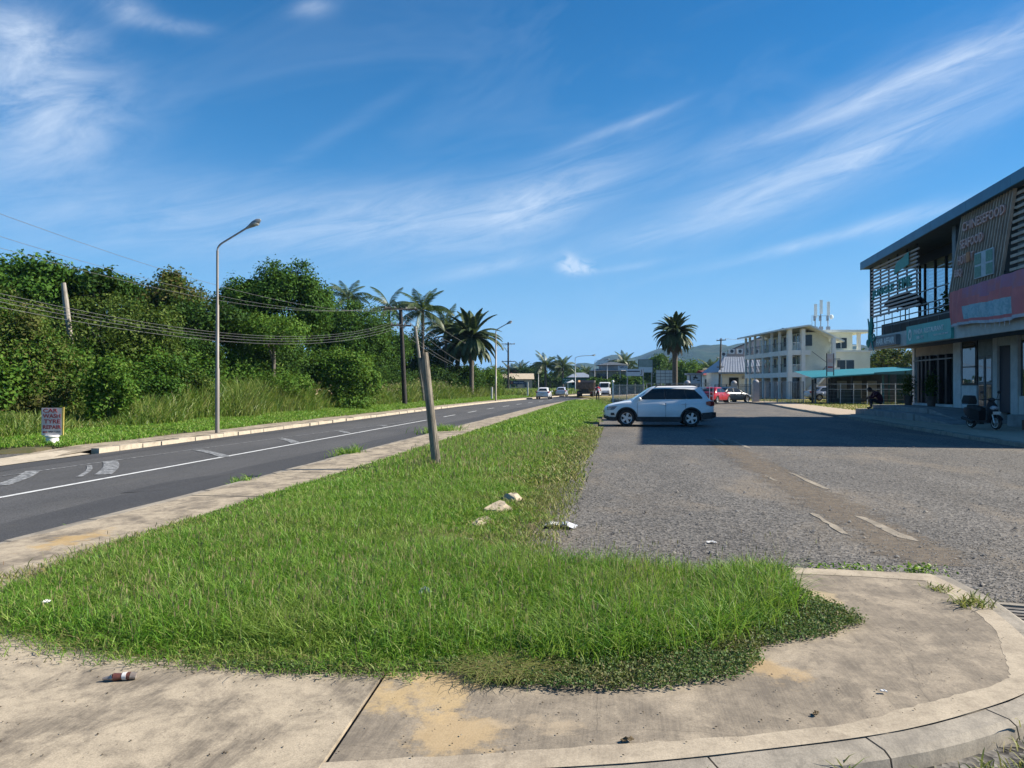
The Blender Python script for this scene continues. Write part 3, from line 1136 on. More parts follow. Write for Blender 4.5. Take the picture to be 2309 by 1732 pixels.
# grit and bits of dead grass on the concrete
r = np.random.RandomState(64)
P = np.concatenate([scatter([(-5.9, 5.2), (-4.7, 5.2), (-4.0, 4.4), (-2.5, 4.0), (-1.0, 3.95), (.4, 3.95), (1.0, 4.6), (1.8, 5.3), (1.7, 6.8), (2.4, 6.7), (2.4, 5.0), (1.6, 3.9), (0, 3.3), (-2.4, 2.8), (-5.9, 2.2)], 650, 65), r.normal(0, 1, (260, 2)) * np.array([.9, .05]) + np.array([-2.3, 4.0])])
n = len(P)
sz = r.uniform(.002, .0065, n)
V = oct_[None] * sz[:, None, None] * r.uniform(.5, 1.6, (n, 6, 1))
V += np.column_stack([P, PZ + .006 + sz * .3])[:, None, :]
T = (np.arange(n)[:, None, None] * 6 + F[None]).reshape(-1, 3)
M_GRIT = leaf_mat('grit', [(.03, .025, .02), (.08, .06, .04), (.14, .11, .07), (.05, .04, .03), (.30, .26, .2)], 0.0, .9, .2)
tag(link('path_grit', np_mesh('path_grit', V.reshape(-1, 3), None, T, [M_GRIT])), 'specks of grit and dead leaf scattered over the concrete path', 'grit', kind='stuff')

# ------------------------------------------------------------------ trees and other plants on the left
M_BARK = mat('grey_bark', (.16, .14, .115), (.08, .07, .06), 6, .9, bump=.6, bscale=30, stretch=(1, 1, .25))
M_BARKP = mat('palm_bark', (.15, .125, .10), (.07, .058, .05), 9, .9, bump=.8, bscale=26, stretch=(.6, .6, 2.5))
M_PALEW = mat('bleached_wood', (.34, .31, .27), (.20, .18, .15), 7, .85, bump=.5, bscale=40, stretch=(3, 3, .3))
LM = {
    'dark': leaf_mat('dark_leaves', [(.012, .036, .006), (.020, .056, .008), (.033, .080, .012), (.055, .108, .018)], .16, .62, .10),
    'mid': leaf_mat('mid_green_leaves', [(.018, .056, .007), (.032, .088, .010), (.052, .125, .015), (.08, .155, .024)], .2, .62, .10),
    'olive': leaf_mat('olive_leaves', [(.028, .062, .009), (.05, .092, .014), (.08, .125, .022), (.115, .15, .035)], .2, .65, .10),
    'gold': leaf_mat('flushed_leaves', [(.028, .065, .009), (.052, .09, .014), (.095, .11, .022), (.105, .08, .025), (.02, .056, .008)], .2, .65, .10),
    'vine': leaf_mat('vine_leaves', [(.022, .068, .009), (.045, .108, .014), (.078, .15, .02), (.115, .165, .034), (.12, .10, .04)], .24, .62, .10, (.115, .075, .036), .7),
    'light': leaf_mat('light_leaves', [(.035, .095, .011), (.06, .14, .015), (.09, .18, .024), (.135, .21, .038)], .28, .62, .10),
}


def crown_points(c, rx, ry, rz, n, seed, lobes=30, lump=.36, flat=0.0, per=7, jit=.16):
    r = np.random.RandomState(seed)
    d = r.normal(0, 1, (lobes, 3))
    d /= np.linalg.norm(d, axis=1)[:, None]
    d[:, 2] = np.where(d[:, 2] > -.2, np.abs(d[:, 2]) * 1.0 - .1, d[:, 2] * 1.5) if not flat else d[:, 2] * .5 + .25
    rad_ = r.uniform(.35, .98, lobes) ** .6
    R3 = np.array([rx, ry, rz])
    lc = d * rad_[:, None] * R3 * .82
    lr = lump * r.uniform(.45, 1.35, lobes)
    tw = max(1, n // per)
    k = r.randint(0, lobes, tw)
    e = r.normal(0, 1, (tw, 3))
    out = lc[k] / R3
    e = e / np.linalg.norm(e, axis=1)[:, None] + out * .7 + np.array([0, 0, .25])
    e /= np.linalg.norm(e, axis=1)[:, None]
    sh = np.where(r.uniform(0, 1, tw) < .75, r.uniform(.70, 1.12, tw), r.uniform(.3, .75, tw)) * (1 + .25 * (r.uniform(0, 1, tw) > .93))
    rr = np.array([min(rx, ry * 1.2), min(rx, ry * 1.2), (rz + min(rx, ry)) / 2])
    T = lc[k] + e * (lr[k] * sh)[:, None] * rr
    P = np.repeat(T, per, 0) + r.normal(0, jit, (len(T) * per, 3))
    NR = np.repeat(e + np.array([0, 0, .25]), per, 0)
    return P + np.array(c), lc + np.array(c), NR / np.linalg.norm(NR, axis=1)[:, None]


def tree(name, label, px, py, D, rx, rz, leaf, n, lm, seed, ry=None, lobes=30, lump=.36, cat='tree', group=None, trunk=.16, flat=0.0, pale=False, limbs=6, jit=None, low=False):
    c = at(px, py, D)
    ry = ry or rx
    if not low and not flat:
        lobes, n, lump = int(lobes * 1.15), int(n * 2.1), lump * 1.0
        leaf *= .78
        c.z -= rz * .22
        rz *= 1.25
        rx *= 1.12
    gz = verge_z(c.x, c.y)
    t = thing(name, label, cat, (c.x, c.y, gz), 0, group)
    P, lc, NR = crown_points((0, 0, c.z - gz), rx, ry, rz, n, seed, lobes, lump, flat, jit=jit or leaf * .8)
    NR, P = NR[P[:, 2] > .05], P[P[:, 2] > .05]
    V, tr = leaf_cards(P, leaf, seed + 1, .8, nrm=NR)
    link('foliage' if low else 'crown', np_mesh('crown', V, None, tr, [LM[lm]]), t)
    r = random.Random(seed)
    b = MB()
    top = Vector((r.uniform(-.3, .3), r.uniform(-.3, .3), max(.3, c.z - gz - rz * .25)))
    mid = Vector((top.x * .3 + r.uniform(-.15, .15), top.y * .3, top.z * .5))
    b.tube([(0, 0, -.1), mid, top], [trunk, trunk * .8, trunk * .45], 7)
    order = sorted(range(len(lc)), key=lambda i: r.random())[:limbs]
    for i in order:
        q = Vector(lc[i])
        if pale:
            q = top + (q - top) * 1.35
        s = mid.lerp(top, r.uniform(.2, 1))
        m2 = s.lerp(q, .55) + Vector((0, 0, -.15))
        b.tube([s, m2, q], [trunk * .42, trunk * .28, trunk * .1], 5)
    b.build('stem' if low else 'trunk', M_PALEW if pale else M_BARK, t, True)
    return t


FG = 'trees of the roadside thicket'
tree('vine_covered_tree', 'tree smothered in green and reddish vines at the left edge of the picture', 10, 800, 27, 2.0, 2.3, .17, 15000, 'vine', 101, lobes=55, lump=.30)
tree('vine_covered_tree', 'low curtain of vines below the bare grey trunk', 110, 850, 28, 1.2, 1.7, .15, 8000, 'vine', 102, lobes=40, lump=.30)
tree('broadleaf_tree', 'leafy green tree top sticking up at the far left of the thicket', 40, 655, 35, 2.9, 1.3, .26, 8000, 'mid', 103, lobes=34, lump=.30, group=FG)
tree('umbrella_tree', 'spreading umbrella tree with a long leafy arm beside the bare trunk', 205, 655, 36, 2.3, .85, .24, 5000, 'dark', 104, flat=1, group=FG, lobes=26, lump=.30)
tree('broadleaf_tree', 'olive green bushy tree below the power lines left of the near lamp', 245, 730, 33, 2.6, 1.2, .2, 8000, 'olive', 105, group=FG)
tree('mango_tree', 'tall mango tree with a bronze flushed top left of the near lamp', 372, 672, 44, 2.4, 1.7, .24, 9000, 'gold', 106, group=FG)
tree('broadleaf_tree', 'dark tree with pale dead branches just behind the near lamp', 475, 745, 42, 2.7, 1.7, .2, 9000, 'dark', 107, pale=True, limbs=12, flat=1, group=FG)
tree('mango_tree', 'tallest domed mango tree standing above the thicket', 655, 668, 50, 2.45, 2.0, .25, 12000, 'mid', 108, lobes=36, group=FG)
tree('mango_tree', 'rounded mango tree leaning against the tallest one on its left', 560, 680, 49, 1.9, 1.5, .25, 7500, 'mid', 109, group=FG)
tree('feathery_tree', 'feathery light green tree in front of the mango trees', 610, 760, 43, 2.5, 1.1, .16, 9000, 'light', 110, flat=1, group=FG)
tree('broadleaf_tree', 'broad green tree sloping down to the right of the mango trees', 785, 735, 62, 3.4, 2.2, .24, 13000, 'mid', 111, lobes=40, group=FG)
tree('broadleaf_tree', 'bright green young tree at the edge of the tall grass', 775, 835, 48, 2.0, 1.5, .24, 8000, 'light', 112, group=FG)
tree('broadleaf_tree', 'green tree filling the gap left of the roadside utility pole', 858, 785, 76, 2.6, 3.2, .26, 9000, 'mid', 113, group=FG)
tree('broadleaf_tree', 'dark tree mass under the coconut palms right of the utility pole', 960, 800, 88, 3.2, 3.2, .3, 9000, 'dark', 114, group=FG)
tree('broadleaf_tree', 'dark green tree behind the tall grass in the middle of the thicket', 600, 835, 46, 3.0, 1.7, .22, 9500, 'dark', 115, group=FG)
tree('broadleaf_tree', 'dense tree low behind the near lamp', 410, 815, 38, 2.2, 1.3, .2, 8000, 'dark', 116, group=FG)
tree('broadleaf_tree', 'grey green tree above the vine arch', 310, 800, 34, 1.6, 1.2, .18, 6500, 'olive', 117, group=FG)
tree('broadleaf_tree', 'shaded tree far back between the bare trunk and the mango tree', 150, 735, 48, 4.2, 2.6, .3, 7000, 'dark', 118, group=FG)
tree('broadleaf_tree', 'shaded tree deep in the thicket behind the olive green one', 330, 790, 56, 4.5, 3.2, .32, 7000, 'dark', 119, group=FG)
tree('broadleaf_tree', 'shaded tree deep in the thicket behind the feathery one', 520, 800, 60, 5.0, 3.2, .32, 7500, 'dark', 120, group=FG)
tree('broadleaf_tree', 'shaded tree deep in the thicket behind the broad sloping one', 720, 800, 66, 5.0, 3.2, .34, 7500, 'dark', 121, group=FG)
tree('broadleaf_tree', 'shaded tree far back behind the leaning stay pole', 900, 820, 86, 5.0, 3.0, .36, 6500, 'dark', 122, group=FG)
SG = 'shrubs along the verge'
tree('vine_arch_shrub', 'vine draped shrub arching over a dark hollow beside the car wash sign', 250, 880, 27, .75, 1.1, .14, 5500, 'light', 131, cat='shrub', low=True, trunk=.05, lump=.42)
tree('leafy_shrub', 'deep green shrub in the hollow behind the vine arch', 205, 905, 30, 1.1, .9, .15, 4000, 'dark', 132, cat='shrub', group=SG, low=True, trunk=.05)
tree('leafy_shrub', 'fern leaved shrub between vine arch and near lamp', 335, 885, 31, 1.2, .75, .13, 5500, 'mid', 133, cat='shrub', group=SG, low=True, trunk=.05)
tree('leafy_shrub', 'shrub with bare twigs just left of the near lamp', 425, 880, 34, 1.0, .9, .13, 4500, 'olive', 134, cat='shrub', group=SG, low=True, trunk=.05, pale=True)
tree('feathery_shrub', 'feathery bamboo green shrub right of the near lamp', 620, 875, 42, 2.0, .8, .14, 7000, 'light', 135, cat='shrub', group=SG, low=True, trunk=.05, flat=1)
tree('leafy_shrub', 'round shrub at the foot of the utility pole', 885, 893, 62, .8, .6, .14, 3000, 'olive', 136, cat='shrub', group=SG, low=True, trunk=.05)
tree('leafy_shrub', 'dark shrub right of the leaning stay pole', 985, 858, 80, 2.2, 1.4, .22, 6000, 'dark', 137, cat='shrub', group=SG, low=True, trunk=.06)
tree('leafy_shrub', 'tall green shrub below the date palms', 1045, 848, 88, 2.3, 1.5, .24, 6500, 'mid', 138, cat='shrub', group=SG, low=True, trunk=.06)
tree('leafy_shrub', 'bright green bush behind the far lamp post', 1095, 856, 96, 2.0, 1.5, .24, 6000, 'light', 139, cat='shrub', group=SG, low=True, trunk=.06)
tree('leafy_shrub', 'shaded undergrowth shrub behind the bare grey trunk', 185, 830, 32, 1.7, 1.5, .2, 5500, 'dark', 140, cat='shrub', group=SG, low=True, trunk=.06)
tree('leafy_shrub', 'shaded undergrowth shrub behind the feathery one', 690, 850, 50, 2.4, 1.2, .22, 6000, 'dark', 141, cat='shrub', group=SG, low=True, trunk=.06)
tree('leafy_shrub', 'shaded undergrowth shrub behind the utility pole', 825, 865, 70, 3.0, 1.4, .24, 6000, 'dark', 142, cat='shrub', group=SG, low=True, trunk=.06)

# tangled undergrowth that closes the thicket down to the ground
r = np.random.RandomState(151)
n = 15000
yy = 19 + 80 * r.uniform(0, 1, n) ** 1.25
dep = r.uniform(0, 1, n)
xx = np.array([-19.0 + bend(y_) * .6 for y_ in yy]) - 3.0 * dep - .8 * np.sin(yy * .55) - np.clip((26 - yy) / 6, 0, 1) * 1.2
top = (2.1 + 1.3 * fbm2(np.column_stack([xx, yy]), .5, 4) + .5 * fbm2(np.column_stack([xx, yy]), 1.7, 5) + 1.2 * dep)
T = np.column_stack([xx, yy, .3 + np.maximum(top, .8) * (1 - r.uniform(0, 1, n) ** 2.0)])
P = np.repeat(T, 7, 0) + r.normal(0, .2, (n * 7, 3))
gx = (fbm2(P[:, :2] + np.array([.2, 0]), .9, 4) - fbm2(P[:, :2], .9, 4)) * -4
gy = (fbm2(P[:, :2] + np.array([0, .2]), .9, 4) - fbm2(P[:, :2], .9, 4)) * -4
NR = np.column_stack([gx + .45, gy - .35, np.full(len(P), .75)])
NR /= np.linalg.norm(NR, axis=1)[:, None]
NR, P = NR[P[:, 2] > .25], P[P[:, 2] > .25]
r2 = np.random.RandomState(152)
sel = fbm2(P[:, :2], .8, 9) + r2.normal(0, .25, len(P))
parts = []
for i, (lo_, hi_) in enumerate(((-9, -.15), (-.15, .35), (.35, 9))):
    ok = (sel >= lo_) & (sel < hi_)
    V, tr = leaf_cards(P[ok], .17, 153 + i, .8, nrm=NR[ok])
    parts.append((V, None, tr, i))
grass_obj('thicket_undergrowth', parts, 'tangled green undergrowth filling the thicket below the trees', [LM['dark'], LM['mid'], LM['light']], 'undergrowth')

# bare trunk standing in the vines
p = at(163, 820, 31)
q = at(143, 638, 31)
t = thing('dead_trunk', 'bare weathered grey tree trunk rising out of the vines', 'tree trunk', (p.x, p.y, verge_z(p.x, p.y)))
b = MB()
b.tube([(p.x + .1, p.y, verge_z(p.x, p.y) - .1), p, p.lerp(q, .45) + Vector((.03, 0, 0)), p.lerp(q, .8), q], [.13, .12, .105, .115, .085], 9)
b.build('trunk', M_PALEW, t, True, True)

# grass of the verge: short mown strip, tall guinea grass behind it
M_TALL = leaf_mat('guinea_grass', [(.06, .14, .02), (.10, .19, .028), (.15, .235, .04), (.21, .27, .06), (.28, .27, .10)], .38, .45, .3, (.24, .25, .085), .22)
r = np.random.RandomState(71)
n = 62000
yy = 17.0 + 90 * r.uniform(0, 1, n) ** 1.5
ed = np.where(yy > 18, -14.05 + np.array([bend(y_) for y_ in yy]), -14.4 - (18 - yy) * .9)
xx = ed - 3.4 * r.uniform(0, 1, n) + .1 * np.sin(yy)
zz = np.array([verge_z(x_, y_) for x_, y_ in zip(xx, yy)])
P3 = np.column_stack([xx, yy, zz - .01])
V, q, t_ = blades(P3, (.06 + .07 * r.uniform(0, 1, n)) * (1 + yy / 90), .018 + yy * .0005, r.uniform(.3, 1.0, n), 72)
grass_obj('verge_grass', [(V, q, t_, 0)], 'short mown grass on the left verge behind the kerb', [M_GRASS])
n = 42000
yy = 17.6 + 84 * r.uniform(0, 1, n) ** 1.35
ed = np.array([-16.6 + bend(y_) for y_ in yy]) - .35 * np.sin(yy * .9) - np.where(yy < 21, .0, 0)
xx = ed - 4.6 * r.uniform(0, 1, n) ** 1.3
hol = np.exp(-(((yy - 24.0) / 1.3) ** 2)) * np.exp(-(((xx + 18.2) / 2.2) ** 2))
hh = (1.05 + .55 * fbm2(np.column_stack([xx, yy]), .55, 3) + np.clip((yy - 26) / 16, 0, .55)) * r.uniform(.5, 1.15, n) * np.clip((ed - xx) / 1.0 + .45, .45, 1) * (1 - .8 * hol)
hh = np.maximum(hh * np.where(yy < 24, .82, 1), .15)
zz = np.array([verge_z(x_, y_) for x_, y_ in zip(xx, yy)])
V, q, t_ = blades(np.column_stack([xx, yy, zz - .02]), hh, .016 + .0006 * yy, r.uniform(.2, .85, n), 74)
parts = [(V, q, t_, 0)]
idx = np.where((yy > 40) & (yy < 80) & (hh > 1.2))[0][:1800]
tips = V.reshape(-1, 7, 3)[idx, 6]
V2, t2 = leaf_cards(tips, .22, 75, 0, 3.0)
parts.append((V2, None, t2, 1))
grass_obj('tall_grass', parts, 'tall arching guinea grass between the mown verge and the thicket', [M_TALL, M_SEED])

# ------------------------------------------------------------------ palms
M_FROND = leaf_mat('palm_fronds', [(.022, .05, .012), (.036, .072, .017), (.058, .095, .025), (.085, .11, .035)], .2, .45, .35)
M_FRONDG = leaf_mat('grey_palm_fronds', [(.038, .066, .024), (.058, .088, .034), (.082, .112, .046), (.108, .13, .06)], .2, .5, .25)
M_DEADF = leaf_mat('dead_fronds', [(.10, .075, .045), (.15, .11, .06), (.075, .055, .035)], .15, .7, .2)


def frond_mesh(name, L, e0, droop, leaf, n, mt, seed, hang=.5, wid=.05):
    r = np.random.RandomState(seed)
    pts, d = [], []
    p = np.array([0.0, 0, 0])
    K = 14
    for i in range(K + 1):
        t = i / K
        e = e0 - droop * t ** 1.3
        dv = np.array([math.cos(e), 0, math.sin(e)])
        pts.append(p.copy())
        d.append(dv)
        p = p + dv * L / K
    pts, d = np.array(pts), np.array(d)
    V, T = [], []

    def tri(a, b_, c):
        k = len(V)
        V.extend([a, b_, c])
        T.append((k, k + 1, k + 2))
    for i in range(n):
        t = .10 + .88 * i / n
        f = t * K
        j = min(K - 1, int(f))
        o = pts[j] + (pts[j + 1] - pts[j]) * (f - j)
        dv = d[j]
        ll = leaf * math.sin(math.pi * min(1, .18 + .78 * t)) * r.uniform(.85, 1.1)
        for sg in (-1, 1):
            side = np.array([0, sg, 0.0])
            up = np.cross(dv, np.array([0, 1.0, 0])) * -1
            v = side * .78 + dv * (.55 + .35 * t) + up * .25 + np.array([0, 0, -hang * r.uniform(.6, 1.3)])
            v /= np.linalg.norm(v)
            w_ = dv * wid
            mid = o + v * ll * .5 + up * .03
            tip = o + v * ll + np.array([0, 0, -hang * ll * .25])
            k = len(V)
            V.extend([o - w_ * .5, o + w_ * .5, mid + w_ * .6, mid - w_ * .6, tip])
            T.extend([(k, k + 1, k + 2), (k, k + 2, k + 3), (k + 3, k + 2, k + 4)])
    b0 = len(V)
    for i in range(K + 1):
        ww = .035 * (1 - i / K) + .008
        V.extend([pts[i] + np.array([0, ww, 0]), pts[i] - np.array([0, ww, 0]), pts[i] + np.array([0, 0, -ww * 1.5])])
    for i in range(K):
        a = b0 + i * 3
        for (m_, n_) in ((0, 1), (1, 2), (2, 0)):
            T.extend([(a + m_, a + n_, a + 3 + n_), (a + m_, a + 3 + n_, a + 3 + m_)])
    return np_mesh(name, np.array(V), None, np.array(T), [mt])


FR = {
    'coco_up': frond_mesh('frond', 3.0, rad(70), rad(60), .75, 34, M_FROND, 1, .25),
    'coco_mid': frond_mesh('frond', 3.2, rad(35), rad(85), .8, 36, M_FROND, 2, .6),
    'coco_low': frond_mesh('frond', 3.0, rad(0), rad(75), .8, 34, M_FROND, 3, .9),
    'date_up': frond_mesh('frond', 2.7, rad(72), rad(60), .50, 46, M_FRONDG, 4, .05, .13),
    'date_mid': frond_mesh('frond', 2.9, rad(42), rad(85), .52, 50, M_FRONDG, 5, .1, .13),
    'date_low': frond_mesh('frond', 2.8, rad(10), rad(95), .52, 50, M_FRONDG, 6, .15, .13),
    'date_hang': frond_mesh('frond', 2.7, rad(-20), rad(65), .48, 44, M_FRONDG, 7, .2, .13),
    'dead': frond_mesh('dead_frond', 2.3, rad(-62), rad(25), .34, 36, M_DEADF, 8, .25),
}


def palm(name, label, px, py, D, sc, kinds, seed, gz=None, lean=(0, 0), tr=.16, group=None, fronds=True):
    c = at(px, py, D)
    gz = verge_z(c.x, c.y) if gz is None else gz
    base = Vector((c.x + lean[0], c.y + lean[1], gz))
    t = thing(name, label, 'palm', base, 0, group)
    b = MB()
    top = Vector((-lean[0], -lean[1], c.z - gz))
    pts = [Vector((0, 0, -.1))]
    for i in range(1, 9):
        f = i / 8
        pts.append(Vector((top.x * f ** 1.4, top.y * f ** 1.4, top.z * f)))
    b.tube(pts, [tr * (1.35 if i == 0 else 1.0 + .05 * (i % 2)) for i in range(9)], 9)
    b.build('trunk', M_BARKP, t, True)
    r = random.Random(seed)
    if fronds:
        for kind, n, tilt in kinds:
            a0 = r.uniform(0, 6.28)
            for i in range(n):
                o = link('dead_frond' if kind == 'dead' else 'frond', FR[kind], t)
                o.location = top + Vector((0, 0, -.25 if kind == 'dead' else 0))
                o.rotation_euler = (0, rad(r.uniform(-tilt, tilt)), a0 + 6.283 * i / n + r.uniform(-.2, .2))
                s = sc * r.uniform(.88, 1.1)
                o.scale = (s, s, s)
    else:
        Vs, Ts, off = [], [], 0
        for kind, n, tilt in kinds:
            me = FR[kind]
            co = np.empty(len(me.vertices) * 3, dtype=np.float32)
            me.vertices.foreach_get('co', co)
            co = co.reshape(-1, 3)
            lp_ = np.empty(len(me.loops), dtype=np.int32)
            me.loops.foreach_get('vertex_index', lp_)
            for i in range(n):
                a = 6.283 * i / n + r.uniform(-.3, .3)
                m3 = np.array((Matrix.Rotation(a, 3, 'Z') @ Matrix.Rotation(rad(r.uniform(-tilt, tilt)), 3, 'Y')))
                Vs.append(co * sc * r.uniform(.85, 1.1) @ m3.T + np.array(top))
                Ts.append(lp_.reshape(-1, 3) + off)
                off += len(co)
        link('crown', np_mesh('crown', np.concatenate(Vs), None, np.concatenate(Ts), [FR[kinds[0][0]].materials[0]]), t)
    return t


COCO = [('coco_up', 6, 12), ('coco_mid', 9, 12), ('coco_low', 7, 14)]
DATE = [('date_up', 10, 14), ('date_mid', 16, 14), ('date_low', 18, 14), ('date_hang', 14, 12)]
PG = 'palms rising above the thicket'
palm('coconut_palm', 'coconut palm head peeping over the trees left of the utility pole', 785, 672, 78, .95, [('coco_up', 4, 18), ('coco_mid', 6, 18), ('coco_low', 4, 18)], 1, group=PG)
palm('coconut_palm', 'coconut palm with one upright spear frond behind the utility pole top', 877, 690, 80, 1.05, [('coco_up', 2, 4), ('coco_mid', 4, 20), ('coco_low', 6, 14)], 2, group=PG)
palm('coconut_palm', 'full headed coconut palm just right of the utility pole', 953, 700, 80, 1.15, COCO, 3, group=PG)
palm('coconut_palm', 'greyish palm between the full coconut palm and the date palms', 1005, 742, 84, 1.05, COCO, 4, group=PG)
palm('date_palm', 'left one of the two grey green date palms, half behind the other', 1032, 772, 88, 1.25, DATE, 5, group=PG, tr=.25)
palm('date_palm', 'right one of the two grey green date palms nearest the road', 1063, 762, 84, 1.42, DATE, 6, group=PG, tr=.25)
palm('canary_date_palm', 'lone big date palm with a skirt of drooping fronds behind the white car', 1522, 752, 100, 1.18,
     [('date_up', 18, 16), ('date_mid', 30, 16), ('date_low', 32, 16), ('date_hang', 32, 14), ('dead', 20, 10)], 7, gz=.1, tr=.34)

# ------------------------------------------------------------------ lamps, poles, wires, signs, small things
M_GALV = mat('galvanised_steel', (.40, .41, .42), (.26, .265, .27), 5, .45, .6, bump=.1, bscale=40)
M_GALVR = mat('stained_steel', (.42, .40, .36), (.30, .24, .17), 2.2, .6, .3, bump=.15, bscale=30, stretch=(1, 1, .3))
M_HEAD = mat('lamp_housing', (.33, .35, .35), (.22, .23, .23), 5, .5, .3)
M_LENS = mat('lamp_lens', (.55, .55, .50), (.40, .40, .36), 6, .15, spec=.8)
M_TAR = mat('creosoted_timber', (.040, .034, .030), (.020, .018, .017), 8, .8, bump=.5, bscale=40, stretch=(2, 2, .2))
M_WIRE = mat('wire', (.22, .22, .21), (.16, .16, .16), 3, .5, .2)
M_WIRED = mat('dark_wire', (.03, .03, .03), None, 3, .6)
M_INS = mat('insulator', (.35, .32, .28), (.2, .18, .16), 6, .3)


def street_lamp(label, base, h, arm, rise, headlen, r0=.085, mt=None, group=None, curved=False):
    """arm: horizontal reach as a view-aligned (x, D) vector"""
    t = thing('street_lamp', label, 'street lamp', base, 0, group)
    B = Vector(base)
    av = W(arm[0], arm[1])
    av = Vector((av.x, av.y, 0))
    b = MB()
    b.tube([B + Vector((0, 0, -.1)), B + Vector((0, 0, .02)), B + Vector((0, 0, h * .33)), B + Vector((0, 0, h * .335)), B + Vector((0, 0, h * .66)), B + Vector((0, 0, h * .665)), B + Vector((0, 0, h * .94))],
           [r0, r0, r0, r0 * .8, r0 * .78, r0 * .6, r0 * .55], 10)
    b.build('pole', mt or M_GALVR, t, True, True)
    b = MB()
    top = B + Vector((0, 0, h * .94))
    pts = []
    if curved:
        for i in range(11):
            a = math.pi / 2 * i / 10
            pts.append(top + av * (.8 * (1 - math.cos(a))) + Vector((0, 0, rise * math.sin(a))))
        pts.append(top + av + Vector((0, 0, rise + .05)))
    else:
        k = .16
        for i in range(6):
            a = i / 5
            pts.append(top + av * (k * a * a) + Vector((0, 0, h * .05 * a * (1 - a * .2))))
        e = pts[-1]
        pts.append(e.lerp(top + av + Vector((0, 0, h * .05 + rise)), .5))
        pts.append(top + av + Vector((0, 0, h * .05 + rise)))
    b.tube(pts, r0 * .45, 8)
    b.build('arm', M_GALV, t, True, True)
    if headlen:
        e = pts[-1]
        d = (pts[-1] - pts[-2]).normalized()
        b = MB()
        L = headlen
        up = Vector((0, 0, 1))
        b.tube([e - d * .05, e + d * (L * .12), e + d * (L * .45), e + d * (L * .8), e + d * L], [r0 * .5, r0 * .75, r0 * 1.35, r0 * 1.3, r0 * .5], 10)
        hd = b.build('lamp_head', M_HEAD, t, True, True)
        b = MB()
        b.ball(e + d * (L * .66) - up * (r0 * .7), (r0 * 1.5, r0 * 1.5, r0 * .95), 10, 6)
        b.build('lens', M_LENS, hd, True, True)
    return t


lb = at(490, 977, 25.6)
street_lamp('tall grey street lamp standing on the left kerb nearest to the camera', (lb.x, lb.y, .13), 6.45, (1.05, -.15), .42, .52, .072, mat('dull_lamp_pole', (.27, .255, .235), (.20, .175, .15), 1.6, .6, .3, stretch=(1, 1, .3)))
lb = at(1118, 903, 80)
street_lamp('street lamp on the left kerb far down by the date palms', (lb.x, lb.y, .15), 7.6, (1.15, -.2), .45, .6, .1)
LG = 'thin lamps beyond the junction'
for i, (px, y0, y1, D, ax, lab) in enumerate([
        (1297, 892, 803, 140, 3.0, 'curved street lamp left of the tipper truck'),
        (1341, 880, 812, 170, 2.6, 'curved street lamp behind the tipper truck'),
        (1369, 880, 813, 160, 1.6, 'curved street lamp above the white minibus'),
        (1214, 888, 826, 170, .0, 'bare lamp column behind the white hatchback'),
        (1491, 880, 803, 190, -1.2, 'street lamp behind the panelled hoarding'),
        (1545, 880, 810, 190, -1.2, 'street lamp right of the big date palm'),
        (1586, 880, 812, 190, -1.0, 'street lamp above the small red roofed hut'),
        (1638, 880, 808, 170, -1.6, 'street lamp arm showing behind the timber pole by the grey roof')]):
    q = at(px, y1, D)
    street_lamp(lab, (q.x, q.y, 0), q.z, (ax if ax else .1, 0), .5 if ax else .05, .7 if ax else 0, .10, M_GALV, LG, True)


def cable(name, a, b, sag, rr, mt, parent, n=26):
    m = MB()
    a, b = Vector(a), Vector(b)
    pts = [a.lerp(b, i / n) - Vector((0, 0, sag * 4 * (i / n) * (1 - i / n))) for i in range(n + 1)]
    m.tube(pts, rr, 4)
    return m.build(name, mt, parent, True, True)


def utility_pole(label, px, ytop, D, base_z, arms, lean=0.0, r0=.15, mt=M_TAR):
    top = at(px, ytop, D)
    base = Vector((top.x + lean, top.y, base_z))
    t = thing('utility_pole', label, 'utility pole', base)
    b = MB()
    b.tube([base - Vector((0, 0, .2)), base.lerp(top, .5), top], [r0, r0 * .87, r0 * .7], 10)
    b.build('pole', mt, t, True, True)
    ends = []
    for (dz, half, tilt) in arms:
        c = base.lerp(top, 1 + dz / (top.z - base.z))
        L, R = c + W(-half, tilt), c + W(half, -tilt)
        b = MB()
        b.beam(L + W(0, -.12), R + W(0, -.12), .10, .12)
        arm = b.build('crossarm', mt, t, False, True)
        pts = []
        for f in (-.92, -.35, .35, .92):
            p = c + W(half * f, -tilt * f) + W(0, -.12)
            b = MB()
            b.tube([p + Vector((0, 0, .05)), p + Vector((0, 0, .12)), p + Vector((0, 0, .20))], [.03, .05, .03], 6)
            b.build('insulator', M_INS, arm, True, True)
            pts.append(p + Vector((0, 0, .2)))
        ends.append(pts)
    return t, ends


U1, E1 = utility_pole('black timber utility pole on the left verge with a slanting crossarm', 903, 694, 58, .25, [(-.12, 1.15, -.4), (-1.35, .75, -.25)], .35, .19)
U2, E2 = utility_pole('dark utility pole with two crossarms beyond the date palms', 1146, 772, 132, .2, [(-.3, 1.15, 0), (-3.3, 1.1, 0)], 0, .19)
U3, E3 = utility_pole('timber utility pole in front of the grey roofed building', 1626, 763, 112, .1, [(-.3, .45, .8), (-4.2, .4, .3)], -.3, .16, M_BARK)
b = MB()
p = U2.location
c = Vector((p.x, p.y, 7.2))
b.tube([c, c + W(-.5, 0, .9), c + W(-1.0, 0, 1.0), c + W(-1.3, 0, .7)], .03, 5)
b.tube([c + W(-.2, 0, .4), c + W(-.9, 0, 1.4), c + W(.1, 0, 1.6)], .03, 5)
b.build('cable_bracket', M_TAR, U2, True, True)
FARP = Vector((-16.3, 0.0, 0))
